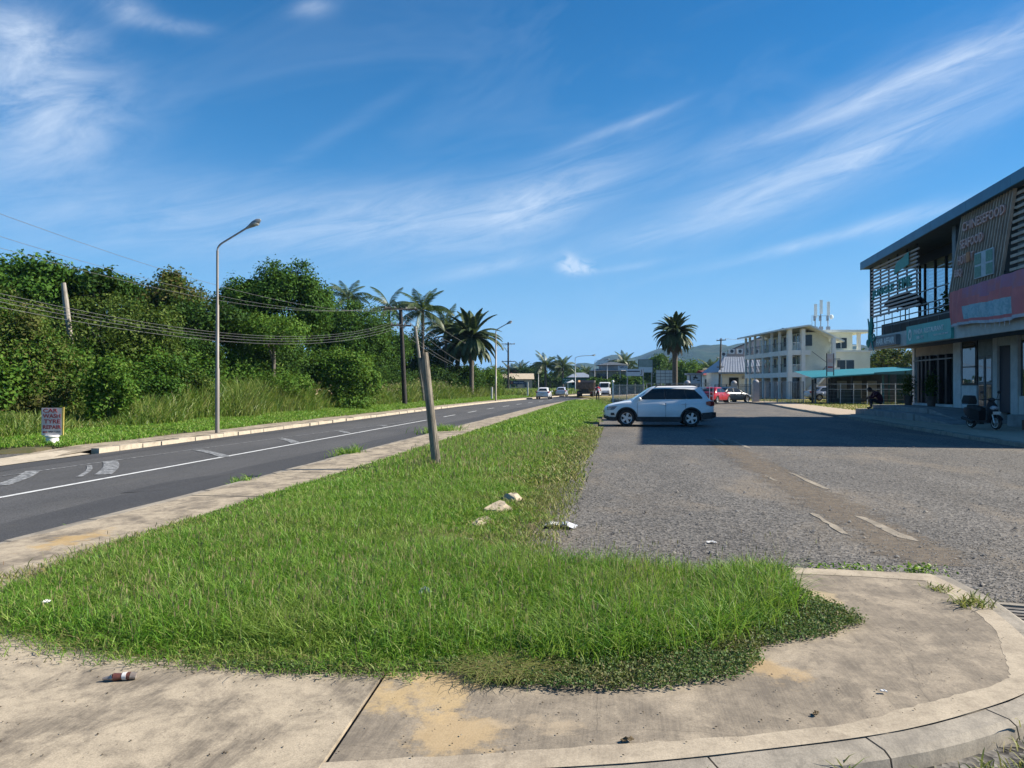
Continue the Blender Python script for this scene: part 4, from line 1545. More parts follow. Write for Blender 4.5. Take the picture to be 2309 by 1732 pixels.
for i, k in enumerate((0, 1, 3)):
    tag(cable('overhead_wire', FARP + Vector(((-1.2, -.3, 1.2)[i], 0, 7.75 + .12 * i)), E1[0][k], 2.3, .006, M_WIRE, None),
        ['topmost overhead wire sagging from the left edge to the pole crossarm', 'upper overhead wire second from the top above the thicket', 'upper overhead wire third from the top above the thicket'][i], 'wire', 'upper overhead wires')
for i, k in enumerate((0, 1, 2, 3)):
    tag(cable('overhead_wire', FARP + Vector(((-.8, -.3, .3, .8)[i], 0, 6.7 - .34 * i)), E1[1][k], 2.6, .0065, M_WIRE, None),
        ['uppermost wire of the low bundle sagging across the thicket', 'second wire of the low bundle sagging across the thicket', 'third wire of the low bundle sagging across the thicket', 'lowest wire of the low bundle sagging across the thicket'][i], 'wire', 'lower overhead wires')
for i, k in enumerate((0, 1, 3)):
    tag(cable('overhead_wire', E1[0][k], E2[0][k], 2.2, .018, M_WIRE, None), ['wire from the left end of the slanting crossarm to the far pole', 'wire from the middle of the slanting crossarm to the far pole', 'wire from the right end of the slanting crossarm to the far pole'][i], 'wire', 'wires between the two left poles')
for i, k in enumerate((0, 1, 3)):
    tag(cable('overhead_wire', E1[1][k], E2[1][k], 2.6, .018, M_WIRE, None), ['left wire from the lower crossarm past the date palms to the far pole', 'middle wire from the lower crossarm past the date palms to the far pole', 'right wire from the lower crossarm past the date palms to the far pole'][i], 'wire', 'lower wires between the two left poles')
tag(cable('overhead_wire', E3[0][3], at(1800, 752, 118), .5, .02, M_WIRE, None), 'overhead wire from the timber pole to the balcony building', 'wire')

# leaning stay pole
p, q = at(958, 905, 66), at(936, 736, 66)
p.z = .3
t = thing('stay_pole', 'pale leaning timber pole without wires beside the black utility pole', 'pole', p)
b = MB()
b.tube([p - Vector((0, 0, .1)), p.lerp(q, .5), q], [.17, .15, .13], 8)
b.build('pole', M_PALEW, t, True, True)

# split wooden post on the island
M_POST = mat('weathered_post', (.27, .235, .185), (.11, .095, .075), 5, .9, bump=.9, bscale=30, stretch=(6, 6, .35), lo=.38, hi=.62)
M_POSTE = mat('post_end_grain', (.25, .22, .18), (.15, .13, .10), 14, .95, bump=.6, bscale=60)
pb, pt = at(985, 1058, 14.72), at(956, 795, 14.72)
pb.z = GZ - .02
t = thing('wooden_post', 'weathered round wooden post with a split top leaning in the grass', 'post', pb)
b = MB()
n = 14
rings = []
ax = (pt - pb).normalized()
rr = Vector((1, 0, 0)).cross(ax).cross(ax).normalized() * -1
uu = ax.cross(rr)
rg = random.Random(2)
wob = [rg.uniform(-.006, .006) for _ in range(n)]
H = (pt - pb).length
for f, rad_ in ((-.05, .092), (0.0, .09), (.15, .085), (.4, .080), (.7, .077), (.9, .077), (.97, .076), (1.0, .072)):
    ring = []
    for k in range(n):
        a = 2 * math.pi * k / n
        left = math.cos(a - math.pi)
        drop = 0
        rk = rad_ + wob[k]
        if f > .85 and left > .15:
            drop = (f - .85) / .15 * (.10 + .06 * left)
        if f > .6 and .5 < a < 1.2:
            rk *= .86
        ring.append(pb + ax * (H * f - drop) + (rr * math.cos(a) + uu * math.sin(a)) * rk)
    rings.append(ring)
for A, B in zip(rings[:-1], rings[1:]):
    k0 = len(b.v)
    b.v += [tuple(v) for v in A + B]
    for k in range(n):
        b.f.append([k0 + k, k0 + (k + 1) % n, k0 + n + (k + 1) % n, k0 + n + k])
        b.m.append(0)
ct = sum(rings[-1], Vector()) / n - ax * .03
k0 = len(b.v)
b.v += [tuple(v) for v in rings[-1]] + [tuple(ct)]
for k in range(n):
    b.f.append([k0 + k, k0 + (k + 1) % n, k0 + n])
    b.m.append(1)
b.build('shaft', [M_POST, M_POSTE], t, False, True)
b = MB()
s0 = pt - rr * .064 - ax * .55
b.tube([s0, s0 + ax * .3 - rr * .012, s0 + ax * .46 - rr * .028], [.02, .034, .022], 6)
b.build('splinter', M_POST, t, True, True)

# car wash sign
M_RED = mat('red_sign_paint', (.36, .022, .018), (.26, .02, .018), 8, .6)
M_SIGNW = mat('sign_white', (.66, .60, .56), (.52, .47, .43), 3, .6)
M_SIGNP = mat('sign_plank_yellow', (.62, .48, .12), (.5, .38, .1), 6, .7)
M_WPAINT = mat('white_paint', (.72, .71, .68), (.55, .54, .50), 4, .6, bump=.2)
M_BLACKP = mat('black_paint', (.02, .02, .02), (.035, .035, .035), 6, .5)
sb = at(118, 1003, 20.3)
sb.z = verge_z(sb.x, sb.y)
t = thing('car_wash_sign', 'small white board with red CAR WASH TYRE REPAIR lettering on a white drum', 'sign', sb)
R, N = W(1, .12).normalized(), W(.12, -1).normalized()
b = MB()
c = sb + Vector((0, 0, .06))
b.tube([sb + Vector((0, 0, -.03)), sb + Vector((0, 0, .02)), sb + Vector((0, 0, .05)), sb + Vector((0, 0, .15)), sb + Vector((0, 0, .18)), sb + Vector((0, 0, .22))], [.17, .18, .155, .15, .18, .17], 18)
b.build('drum', M_WPAINT, t, True, True)
o0 = sb + Vector((0, 0, .215)) - R * .26
b = MB()
b.beam(o0 + Vector((0, 0, .36)), o0 + R * .50 + Vector((0, 0, .36)), .03, .72)
b.build('board', M_SIGNW, t, False, True)
b = MB()
b.beam(o0 + R * .515 + Vector((0, 0, 0)), o0 + R * .53 + Vector((0, 0, .74)), .05, .028, 0, N)
b.build('edge_batten', M_SIGNP, t, False, True)
f0 = o0 + N * .018
for i, (wd, z, hgt, x0, ww) in enumerate((('CAR', .595, .105, .04, .36), ('WASH', .455, .105, .035, .43), ('TYRE', .31, .105, .06, .40), ('REPAIR', .165, .10, .04, .44))):
    lettering(wd, f0 + R * x0 + Vector((0, 0, z)), R, (0, 0, 1), hgt, ww, M_RED, t, .004)
lettering('OPEN 7 DAYS', f0 + R * .17 + Vector((0, 0, .065)), R, (0, 0, 1), .05, .30, M_BLACKP, t, .003)
b = MB()
a0 = f0 + R * .02 + Vector((0, 0, .085)) + N * .003
b.add([a0, a0 + R * .05 + Vector((0, 0, .035)), a0 + R * .05 + Vector((0, 0, .014)), a0 + R * .13 + Vector((0, 0, .014)), a0 + R * .13 - Vector((0, 0, .014)), a0 + R * .05 - Vector((0, 0, .014)), a0 + R * .05 - Vector((0, 0, .035))], [[0, 6, 5, 4, 3, 2, 1]])
b.build('arrow', M_RED, t, False, True)

# ------------------------------------------------------------------ rocks, litter
M_ROCK = mat('pale_broken_concrete', (.47, .39, .28), (.30, .25, .18), 7, .95, bump=.7, bscale=30)


def rock(label, x, y, z, s, seed, group=None):
    r = random.Random(seed)
    b = MB()
    b.ball((0, 0, 0), (s[0], s[1], s[2]), 8, 5)
    ph = [r.uniform(0, 6) for _ in range(6)]
    b.v = [(x * (1 + .25 * math.sin(9 * y / s[1] * .3 + ph[0])), y * (1 + .3 * math.sin(5 * x / s[0] * .4 + ph[1])), min(z, s[2] * (.55 + .3 * math.sin(x / s[0] * 2 + ph[2]))) + r.uniform(-.12, .12) * s[2]) for x, y, z in b.v]
    o = b.build('rock', M_ROCK)
    o.location = (x, y, z + s[2] * .4)
    o.rotation_euler = (0, 0, r.uniform(0, 3))
    return tag(o, label, 'rock', group)


rock('pale broken rock at the inner corner of the grass, nearest of the row', -1.52, 8.65, .1, (.24, .13, .09), 1)
rock('jagged pale rock in the middle of the row at the edge of the gravel', -1.45, 9.45, .1, (.24, .15, .12), 2)
rock('two-toned pale rock at the far end of the row beside the gravel', -1.42, 10.4, .1, (.19, .14, .11), 3)
rock('small flat rock almost hidden in the grass by the gravel corner', -1.55, 7.65, .1, (.14, .09, .05), 4)
rock('flat pale stone lying in front of the jagged rock', -1.15, 8.6, .06, (.10, .07, .04), 5)

M_CLOTH = mat('white_rag', (.72, .72, .74), (.55, .55, .58), 8, .9, bump=.3)
M_PAPER = mat('litter_paper', (.74, .73, .70), (.6, .58, .55), 8, .8)


def crumple(name, label, cat, x, y, z, sx, sy, hz, seed, mt, rot=0.0, n=9):
    r = np.random.RandomState(seed)
    V, F = [], []
    for j in range(n):
        for i in range(n):
            u, v = i / (n - 1) - .5, j / (n - 1) - .5
            e = 1 - .35 * r.uniform()
            e = 1 - .18 * math.sin(5 * u + 7 * v + seed) ** 2
            zf = .5 + .5 * math.sin(9 * u + 4 * v * (seed % 3 + 1) + seed) * math.cos(7 * v - 3 * u + seed * 2)
            V.append((u * sx * e, v * sy * e + sy * .12 * math.sin(6 * u + seed), hz * 1.6 * zf * (1 - (2 * u) ** 2 * .6)))
    for j in range(n - 1):
        for i in range(n - 1):
            F.append((j * n + i, j * n + i + 1, (j + 1) * n + i + 1, (j + 1) * n + i))
    me = bpy.data.meshes.new(name)
    me.from_pydata(V, [], F)
    me.materials.append(mt)
    o = link(name, me)
    o.location = (x, y, z)
    o.rotation_euler = (0, 0, rot)
    m = o.modifiers.new('thickness', 'SOLIDIFY')
    m.thickness = .004
    return tag(o, label, cat)


crumple('rag', 'crumpled white rag lying on the gravel next to the grass corner', 'rag', -.66, 9.05, .05, .42, .22, .035, 1, M_CLOTH, -.15)
crumple('paper_scrap', 'white paper scrap lying alone on the gravel behind the tall grass', 'litter', 1.0, 8.35, .045, .11, .06, .01, 2, M_PAPER, .2)
crumple('paper_scrap', 'white scrap at the left tip of the grass beside the footpath', 'litter', -4.56, 6.25, .17, .10, .07, .02, 3, M_PAPER)
crumple('paper_scrap', 'small white scrap in the grass at the left edge of the picture', 'litter', -3.86, 4.78, .22, .05, .05, .015, 4, M_PAPER)
crumple('paper_scrap', 'pale scrap on the gravel edge below the dry grass', 'litter', -.62, 12.2, .06, .22, .10, .02, 5, M_ROCK)
crumple('paper_scrap', 'white stick of litter where dry grass meets gravel', 'litter', -.72, 17.6, .07, .45, .06, .015, 6, M_PAPER, -.3)
crumple('paper_scrap', 'tiny white chip on the corner slab right of the creeper', 'litter', 1.36, 4.17, .135, .035, .02, .004, 7, M_PAPER)
crumple('plastic_bag', 'clear grey plastic strip standing up in the grass', 'litter', -1.35, 5.35, .22, .10, .035, .035, 8, mat('clear_plastic', (.35, .42, .40), (.25, .30, .29), 9, .25, spec=.7), .6)
crumple('paper_scrap', 'white wrapper in the weeds below the kerb at the bottom right', 'litter', 1.86, 3.66, .05, .10, .045, .012, 9, M_PAPER, .8)
crumple('dry_leaf', 'dry brown leaf lying on the border of the corner slab', 'leaf', .05, 3.45, .13, .06, .025, .01, 10, M_DEADF, .4)
crumple('dry_leaf', 'curled red brown leaf further right on the corner slab', 'leaf', .95, 3.85, .13, .05, .02, .01, 11, M_DEADF, 1.1)

# crushed drink bottle on the left slab
bp = Vector((-2.62, 3.80, PZ + .026))
t = thing('crushed_bottle', 'crushed dark drink bottle with a brown label lying on the left slab', 'bottle', bp, rad(20))
t.scale = (.85, .85, .7)
M_COLA = mat('cola_label', (.09, .035, .03), (.16, .06, .04), 30, .4)
M_PET = mat('cloudy_plastic', (.30, .26, .22), (.18, .15, .13), 20, .2, spec=.7)
b = MB()
b.tube([(-.11, 0, -.008), (-.07, 0, -.006), (-.05, 0, 0)], [.011, .016, .026], 8)
b.build('neck', M_PET, t, True)
b = MB()
b.tube([(-.05, 0, 0), (0, .004, -.003), (.05, 0, 0)], [.028, .025, .029], 10)
body = b.build('body', M_COLA, t, True)
b = MB()
b.tube([(.005, .004, -.002), (.03, .002, -.001)], [.0275, .0295], 10)
b.build('label_band', M_PAPER, body, True)
b = MB()
b.tube([(.05, 0, 0), (.085, 0, -.005), (.09, 0, -.005)], [.028, .025, .012], 10)
b.build('base', M_PET, t, True)

# drain grate at the right corner
t = thing('drain_grate', 'rusty grey drain grate sunk beside the corner slab at the right edge', 'drain grate', (3.05, 5.75, .03), rad(-12))
b = MB()
for x0, x1, y0, y1 in ((-.32, .32, -.46, -.40), (-.32, .32, .40, .46), (-.38, -.32, -.46, .46), (.32, .38, -.46, .46)):
    b.box(x0, x1, y0, y1, -.02, .035)
b.build('frame', M_KERB, t)
b = MB()
b.box(-.32, .32, -.40, .40, -.02, .006)
b.build('pit', M_BLACKP, t)
for i in range(9):
    b = MB()
    y0 = -.385 + i * .086
    b.box(-.32, .32, y0, y0 + .05, .008, .03)
    b.build('bar', mat('worn_iron', (.24, .225, .20), (.13, .11, .09), 6, .7, .2), t)

# ------------------------------------------------------------------ vehicles
def car_paint(name, col, rough=.28, metal=.0):
    return mat(name, col, tuple(c * .94 for c in col), 2, rough, metal, spec=.45, coat=.35)


M_TYRE = mat('tyre_rubber', (.018, .018, .018), (.03, .03, .03), 10, .85, bump=.3, bscale=60)
M_RIM = mat('alloy_rim', (.55, .56, .57), (.42, .43, .44), 6, .3, .7)
M_CLAD = mat('black_plastic', (.018, .019, .021), (.028, .029, .03), 8, .55)
M_CGLASS = glass_mat('car_glass', (.010, .014, .016))
M_REDL = mat('red_lamp', (.30, .012, .014), (.20, .01, .012), 10, .15, spec=.7)
M_CLRL = mat('clear_lamp', (.42, .45, .48), (.16, .17, .19), 9, .1, spec=.8)
M_PLATE = mat('number_plate', (.62, .61, .56), (.50, .49, .45), 12, .5)
M_CHROME = mat('chrome', (.7, .71, .72), (.55, .56, .57), 8, .15, .9)


def wheel_parts(parent, x, ysgn, yc, r, w, spokes=5):
    """tyre, rim, spokes of one wheel; axle along y"""
    wh = bpy.data.objects.new('wheel', None)
    b = MB()
    n = 24
    prof = [(-w / 2, r * .66), (-w / 2, r * .93), (-w * .38, r), (w * .38, r), (w / 2, r * .93), (w / 2, r * .66)]
    for (o0, r0), (o1, r1) in zip(prof[:-1], prof[1:]):
        A = [(x + r0 * math.cos(2 * math.pi * k / n), yc + o0 * ysgn, r + r0 * math.sin(2 * math.pi * k / n)) for k in range(n + 1)]
        B = [(x + r1 * math.cos(2 * math.pi * k / n), yc + o1 * ysgn, r + r1 * math.sin(2 * math.pi * k / n)) for k in range(n + 1)]
        b.strip(A, B)
    tyre = b.build('wheel', M_TYRE, parent, True)
    b = MB()
    yo = yc + ysgn * w * .40
    A = [(x + r * .68 * math.cos(2 * math.pi * k / n), yo + ysgn * w * .06, r + r * .68 * math.sin(2 * math.pi * k / n)) for k in range(n + 1)]
    B = [(x + r * .60 * math.cos(2 * math.pi * k / n), yo, r + r * .60 * math.sin(2 * math.pi * k / n)) for k in range(n + 1)]
    C = [(x + r * .60 * math.cos(2 * math.pi * k / n), yo - ysgn * w * .5, r + r * .60 * math.sin(2 * math.pi * k / n)) for k in range(n + 1)]
    b.strip(A, B)
    b.strip(B, C)
    for k in range(spokes):
        a = 2 * math.pi * k / spokes + .3 + math.pi / 2
        d = Vector((math.cos(a), 0, math.sin(a)))
        s = Vector((-math.sin(a), 0, math.cos(a)))
        c0 = Vector((x, yo, r))
        p0, p1 = c0 + d * r * .08, c0 + d * r * .63
        ws, we = r * .12, r * .15
        y0 = Vector((0, ysgn * .012, 0))
        b.add([p0 - s * ws + y0, p0 + s * ws + y0, p1 + s * we + y0, p1 - s * we + y0, p0 - s * ws - y0 * 2, p0 + s * ws - y0 * 2, p1 + s * we - y0 * 2, p1 - s * we - y0 * 2],
              [(0, 1, 2, 3), (4, 7, 6, 5), (0, 4, 5, 1), (2, 6, 7, 3), (1, 5, 6, 2), (0, 3, 7, 4)])
    b.tube([(x, yo - ysgn * .02, r), (x, yo + ysgn * .022, r)], r * .13, 10)
    b.build('rim', M_RIM, tyre)
    b = MB()
    b.tube([(x, yo - ysgn * w * .5, r), (x, yo - ysgn * w * .42, r)], r * .6, 16)
    b.build('brake_disc', M_CLAD, tyre)
    bpy.data.objects.remove(wh)
    return tyre


def ring_loft(b, rings, mi=0, close=True):
    n = len(rings[0])
    k0 = len(b.v)
    for r in rings:
        b.v += [tuple(p) for p in r]
    for j in range(len(rings) - 1):
        for i in range(n):
            i2 = (i + 1) % n
            b.f.append([k0 + j * n + i, k0 + j * n + i2, k0 + (j + 1) * n + i2, k0 + (j + 1) * n + i])
            b.m.append(mi)
    if close:
        b.f.append([k0 + i for i in range(n)][::-1])
        b.f.append([k0 + (len(rings) - 1) * n + i for i in range(n)])
        b.m += [mi, mi]


def fix_normals(me):
    bm = bmesh.new()
    bm.from_mesh(me)
    bmesh.ops.remove_doubles(bm, verts=bm.verts, dist=1e-5)
    bmesh.ops.recalc_face_normals(bm, faces=bm.faces)
    bm.to_mesh(me)
    bm.free()


CARS = {
    # stations: x, z bottom, z top (bonnet / belt line), half width;  x forward
    'suv': dict(st=[(-2.21, .48, .86, .66), (-2.16, .40, 1.02, .78), (-2.02, .32, 1.12, .86), (-1.6, .28, 1.13, .895), (-.8, .27, 1.10, .905), (.2, .27, 1.06, .905), (.95, .27, 1.03, .90), (1.35, .28, 1.00, .89), (1.75, .30, .93, .865), (2.02, .33, .86, .80), (2.16, .38, .78, .70), (2.22, .44, .66, .58)],
                belt=(-2.06, 1.10, .82), top=(-1.72, .30, .63), zb=1.07, zt=1.585, zr=1.665, wheels=(-1.27, 1.34), r=.345, tw=.235, clad=True,
                side=[[(.86, 1.10), (.28, 1.53), (-.20, 1.545), (-.22, 1.11)], [(-.28, 1.11), (-.26, 1.545), (-1.00, 1.535), (-1.06, 1.12)], [(-1.12, 1.12), (-1.06, 1.53), (-1.42, 1.50), (-1.72, 1.20), (-1.72, 1.14)]]),
    'hatch': dict(st=[(-2.2, .42, .80, .66), (-2.12, .34, .98, .78), (-1.9, .26, 1.02, .84), (-1.0, .22, .98, .865), (.2, .21, .93, .87), (.95, .21, .90, .865), (1.4, .22, .84, .85), (1.85, .25, .74, .78), (2.15, .32, .62, .66), (2.24, .38, .52, .52)],
                  belt=(-2.0, 1.25, .78), top=(-1.3, .15, .58), zb=.93, zt=1.42, zr=1.49, wheels=(-1.35, 1.35), r=.31, tw=.20, clad=False,
                  side=[[(.95, .96), (.15, 1.37), (-.28, 1.38), (-.30, .97)], [(-.36, .97), (-.34, 1.38), (-1.0, 1.33), (-1.15, .99)], [(-1.22, .99), (-1.08, 1.31), (-1.5, 1.05)]]),
    'sedan': dict(st=[(-2.25, .40, .78, .66), (-2.18, .34, .96, .78), (-1.9, .27, 1.0, .84), (-1.0, .22, .96, .865), (.2, .21, .92, .87), (.95, .21, .90, .865), (1.4, .22, .85, .85), (1.85, .25, .76, .79), (2.15, .32, .66, .68), (2.24, .38, .56, .54)],
                  belt=(-1.65, 1.15, .78), top=(-.95, .30, .58), zb=.93, zt=1.38, zr=1.45, wheels=(-1.3, 1.35), r=.31, tw=.20, clad=False,
                  side=[[(.85, .96), (.28, 1.33), (-.22, 1.34), (-.24, .97)], [(-.30, .97), (-.28, 1.34), (-.85, 1.32), (-1.2, .98)]]),
}


def rrect(x0, x1, w, z, r=.16):
    """plan outline of the cabin at one height, 20 points"""
    pts = []
    for cx, cy, a0 in ((x1 - r, w - r, 0), (x0 + r, w - r, 90), (x0 + r, -w + r, 180), (x1 - r, -w + r, 270)):
        for k in range(5):
            a = rad(a0 + 22.5 * k)
            pts.append((cx + r * math.cos(a), cy + r * math.sin(a), z))
    return pts


def build_car(name, label, kind, paint, loc, heading, group=None, rack=False, taxi=False, wheels=True, plate_rear=True):
    """heading: world angle of the car's nose"""
    K = CARS[kind]
    t = thing(name, label, 'car', loc, heading, group)
    b = MB()
    rings = []
    for (x, zb, zt, w) in K['st']:
        h = zt - zb
        half = [(0, zb), (w * .80, zb), (w * .95, zb + .10 * h), (w, zb + .32 * h), (w * .995, zb + .60 * h), (w * .965, zb + .84 * h), (w * .90, zt - .02 * h), (w * .70, zt + .015), (0, zt + .03)]
        ring = [(x, y, z) for y, z in half] + [(x, -y, z) for y, z in half[-2:0:-1]]
        rings.append(ring)
    ring_loft(b, rings)
    me = b.mesh('body', paint, True)
    fix_normals(me)
    body = link('body', me, t)
    # wheel arches are cut out of the body
    cut = MB()
    for wx in K['wheels']:
        for sg in (1, -1):
            cut.tube([(wx, sg * (K['st'][4][3] - .30), K['r'] + .01), (wx, sg * 1.3, K['r'] + .01)], K['r'] + .055, 24)
    cme = cut.mesh('cutter', paint)
    fix_normals(cme)
    cm = link('cutter', cme)
    cm.location = t.location
    cm.rotation_euler = t.rotation_euler
    md = body.modifiers.new('arches', 'BOOLEAN')
    md.operation = 'DIFFERENCE'
    md.object = cm
    md.solver = 'EXACT'
    bpy.context.view_layer.update()
    dg = bpy.context.evaluated_depsgraph_get()
    nm = bpy.data.meshes.new_from_object(body.evaluated_get(dg))
    body.modifiers.clear()
    if len(nm.polygons) > 40:
        body.data = nm
    bpy.data.objects.remove(cm)
    try:
        body.data.set_sharp_from_angle(angle=rad(35))
    except Exception:
        pass
    # arch liners
    for wx in K['wheels']:
        for sg in (1, -1):
            l = MB()
            n = 24
            rr_ = K['r'] + .052
            yo, yi = sg * (K['st'][4][3] - .012), sg * (K['st'][4][3] - .29)
            A = [(wx + rr_ * math.cos(2 * math.pi * k / n), yo, K['r'] + .01 + rr_ * math.sin(2 * math.pi * k / n)) for k in range(-1, n // 2 + 2)]
            B = [(p[0], yi, p[2]) for p in A]
            l.strip(A, B)
            l.add(B, [list(range(len(B)))])
            l.build('arch_liner', M_CLAD, t)
            if K['clad']:
                l = MB()
                for r0, r1, yy_ in ((K['r'] + .045, K['r'] + .10, sg * (K['st'][4][3] + .014)),):
                    A = [(wx + r0 * math.cos(math.pi * k / 16 - .05), yy_, K['r'] + .01 + r0 * math.sin(math.pi * k / 16 - .05)) for k in range(-1, 19)]
                    B = [(wx + r1 * math.cos(math.pi * k / 16 - .05), yy_, K['r'] + .01 + r1 * math.sin(math.pi * k / 16 - .05)) for k in range(-1, 19)]
                    C = [(p[0], yy_ - sg * .05, p[2]) for p in B]
                    D_ = [(p[0], yy_ - sg * .10, p[2]) for p in A]
                    l.strip(A, B)
                    l.strip(B, C)
                    l.strip(A, D_)
                l.build('arch_trim', M_CLAD, t, True)
    # cabin
    b = MB()
    zb, zt, zr = K['zb'], K['zt'], K['zr']
    (bx0, bx1, bw), (tx0, tx1, tw_) = K['belt'], K['top']
    rings = [rrect(bx0, bx1, bw, zb - .06), rrect(bx0 + .02, bx1 - .03, bw, zb), rrect(tx0, tx1, tw_, zt), rrect(tx0 + .12, tx1 - .18, tw_ * .84, zr - .02), rrect(tx0 + .35, tx1 - .45, tw_ * .5, zr)]
    ring_loft(b, rings)
    cab = b.build('cabin', paint, t, True)

    def side_y(z):
        f = (z - zb) / (zt - zb)
        return bw + (tw_ - bw) * f + .006
    xs_ = [p[0] for pl in K['side'] for p in pl]
    top_ = K['side'][0][1:3] + K['side'][1][1:3] + (K['side'][2][1:-1] if len(K['side']) > 2 else [])
    bot_ = [K['side'][-1][-1], K['side'][0][0]]
    for sg in (1, -1):
        g = MB()
        pl = [K['side'][0][0]] + list(top_) + [K['side'][-1][-1]]
        g.add([(x, sg * (side_y(z) - .003), z) for x, z in pl], [list(range(len(pl)))])
        g.build('pillar_trim', M_CLAD, cab)
    for poly in K['side']:
        for sg in (1, -1):
            g = MB()
            g.add([(x, sg * side_y(z), z) for x, z in poly], [list(range(len(poly)))])
            g.build('side_window', M_CGLASS, cab)

    def end_glass(nm_, xb, xt, f0, f1, sh, off):
        g = MB()
        A, B = [], []
        for i in range(7):
            u = -1 + 2 * i / 6
            for lst, f in ((A, f0), (B, f1)):
                z = zb + (zt - zb) * f
                w = (bw + (tw_ - bw) * f) - .17
                x = xb + (xt - xb) * f
                lst.append((x + off - sh * .0 * u * u, w * u, z + .004))
        g.strip(A, B)
        g.build(nm_, M_CGLASS, cab)
    end_glass('windscreen', bx1 - .03, tx1, .06, .96, .1, .008)
    end_glass('rear_window', bx0 + .02, tx0, .22 if kind == 'suv' else .10, .88, .1, -.008)
    wmax = K['st'][4][3]
    if K['clad']:
        b = MB()
        b.box(-.86, .93, -wmax - .012, wmax + .012, .20, .40)
        b.build('sill_trim', M_CLAD, t)
        b = MB()
        ring_loft(b, [[(-2.30, y, z) for y, z in ((-.62, .40), (.62, .40), (.62, .58), (-.62, .58))], [(-2.10, y, z) for y, z in ((-.86, .33), (.86, .33), (.86, .60), (-.86, .60))], [(-1.70, y, z) for y, z in ((-.915, .30), (.915, .30), (.915, .56), (-.915, .56))]])
        b.build('rear_bumper', M_CLAD, t)
        b = MB()
        ring_loft(b, [[(1.74, y, z) for y, z in ((-.88, .24), (.88, .24), (.88, .38), (-.88, .38))], [(2.05, y, z) for y, z in ((-.81, .25), (.81, .25), (.81, .40), (-.81, .40))], [(2.23, y, z) for y, z in ((-.56, .33), (.56, .33), (.56, .46), (-.56, .46))]])
        b.build('front_apron', M_CLAD, t)
        for sg in (1, -1):
            b = MB()
            b.tube([(.18, sg * .63, 1.60), (.05, sg * .625, 1.665), (-1.35, sg * .60, 1.685), (-1.62, sg * .60, 1.62)], .018, 6)
            b.build('roof_rail', M_CLAD, t, True)
            b = MB()
            b.box(1.80, 1.98, sg * .80 - .045, sg * .80 + .045, .46, .56)
            b.build('fog_lamp', M_CLAD, t)
        b = MB()
        ring_loft(b, [[(-1.62, y, z) for y, z in ((-.58, 1.585), (.58, 1.585), (.58, 1.63), (-.58, 1.63))], [(-1.92, y, z) for y, z in ((-.56, 1.55), (.56, 1.55), (.56, 1.585), (-.56, 1.585))]])
        b.build('spoiler', paint, t)
    for sg in (1, -1):
        x0 = K['st'][-3][0]
        wv = K['st'][-3][3]
        zt_ = K['st'][-3][2]
        b = MB()
        b.add([(x0 - .32, sg * (wmax * .955 + .0), zt_ - .02), (x0 + .05, sg * (wv + .02), zt_ - .05), (x0 + .10, sg * (wv - .02), zt_ - .19), (x0 - .16, sg * (wmax * .965), zt_ - .18)], [[0, 1, 2, 3]])
        b.add([(x0 + .05, sg * (wv + .02), zt_ - .05), (K['st'][-2][0] + .015, sg * (K['st'][-2][3] * .72), zt_ - .09), (K['st'][-2][0] + .03, sg * (K['st'][-2][3] * .72), zt_ - .20), (x0 + .10, sg * (wv - .02), zt_ - .19)], [[0, 1, 2, 3]])
        b.build('headlight', M_CLRL, t)
        xr = K['st'][1][0]
        wr = K['st'][1][3]
        zr_ = K['st'][1][2]
        b = MB()
        ring_loft(b, [[(xr - .045, sg * (wr - .02 - k_), z) for k_, z in ((.22, zr_ - .17), (0, zr_ - .17), (0, zr_ - .0), (.22, zr_ - .0))], [(xr + .12, sg * (wr + .075 - k_ * .3), z) for k_, z in ((.22, zr_ - .19), (0, zr_ - .19), (0, zr_ + .03), (.22, zr_ + .03))], [(xr + .30, sg * (wr + .095 - k_ * .3), z) for k_, z in ((.22, zr_ - .12), (0, zr_ - .12), (0, zr_ - .0), (.22, zr_ - .0))]])
        b.build('tail_light', M_REDL, t)
        b = MB()
        b.ball((bx1 - .28, sg * (wmax + .05), zb + .06), (.085, .10, .075), 10, 6)
        b.tube([(bx1 - .26, sg * (bw - .03), zb + .01), (bx1 - .27, sg * (wmax), zb + .03)], .025, 6)
        b.build('mirror', paint, t, True)
        for hx in ((-.10, -.98) if kind == 'suv' else (-.12, -1.0)):
            b = MB()
            zz = zb - .155
            b.tube([(hx + .10, sg * (wmax + .000), zz), (hx + .08, sg * (wmax + .018), zz), (hx - .08, sg * (wmax + .018), zz), (hx - .10, sg * (wmax + .0), zz)], .014, 6)
            b.build('door_handle', paint, t, True)
        for dx in ((.90, -.24, -1.04) if kind == 'suv' else (.86, -.28, -1.05)):
            b = MB()
            b.box(dx - .004, dx + .004, sg * (wmax - .02), sg * (wmax + .0025), .40, zb - .10)
            b.build('door_gap', M_CLAD, t)
    b = MB()
    b.box(K['st'][-1][0] - .02, K['st'][-1][0] + .02, -.42, .42, K['st'][-1][1] + .12, K['st'][-1][2] - .03)
    b.build('grille', M_CLAD, t)
    b = MB()
    b.box(K['st'][0][0] - .03, K['st'][0][0] - .005, -.25, .25, .66, .77)
    b.build('number_plate', M_PLATE, t)
    if taxi:
        b = MB()
        b.box(-.35, -.15, -.25, .25, zr - .01, zr + .13)
        b.build('roof_sign', M_SIGNW, t)
    if wheels:
        for wx in K['wheels']:
            for sg in (1, -1):
                wheel_parts(t, wx, sg, sg * (wmax - K['tw'] / 2 - .015), K['r'], K['tw'])
    return t


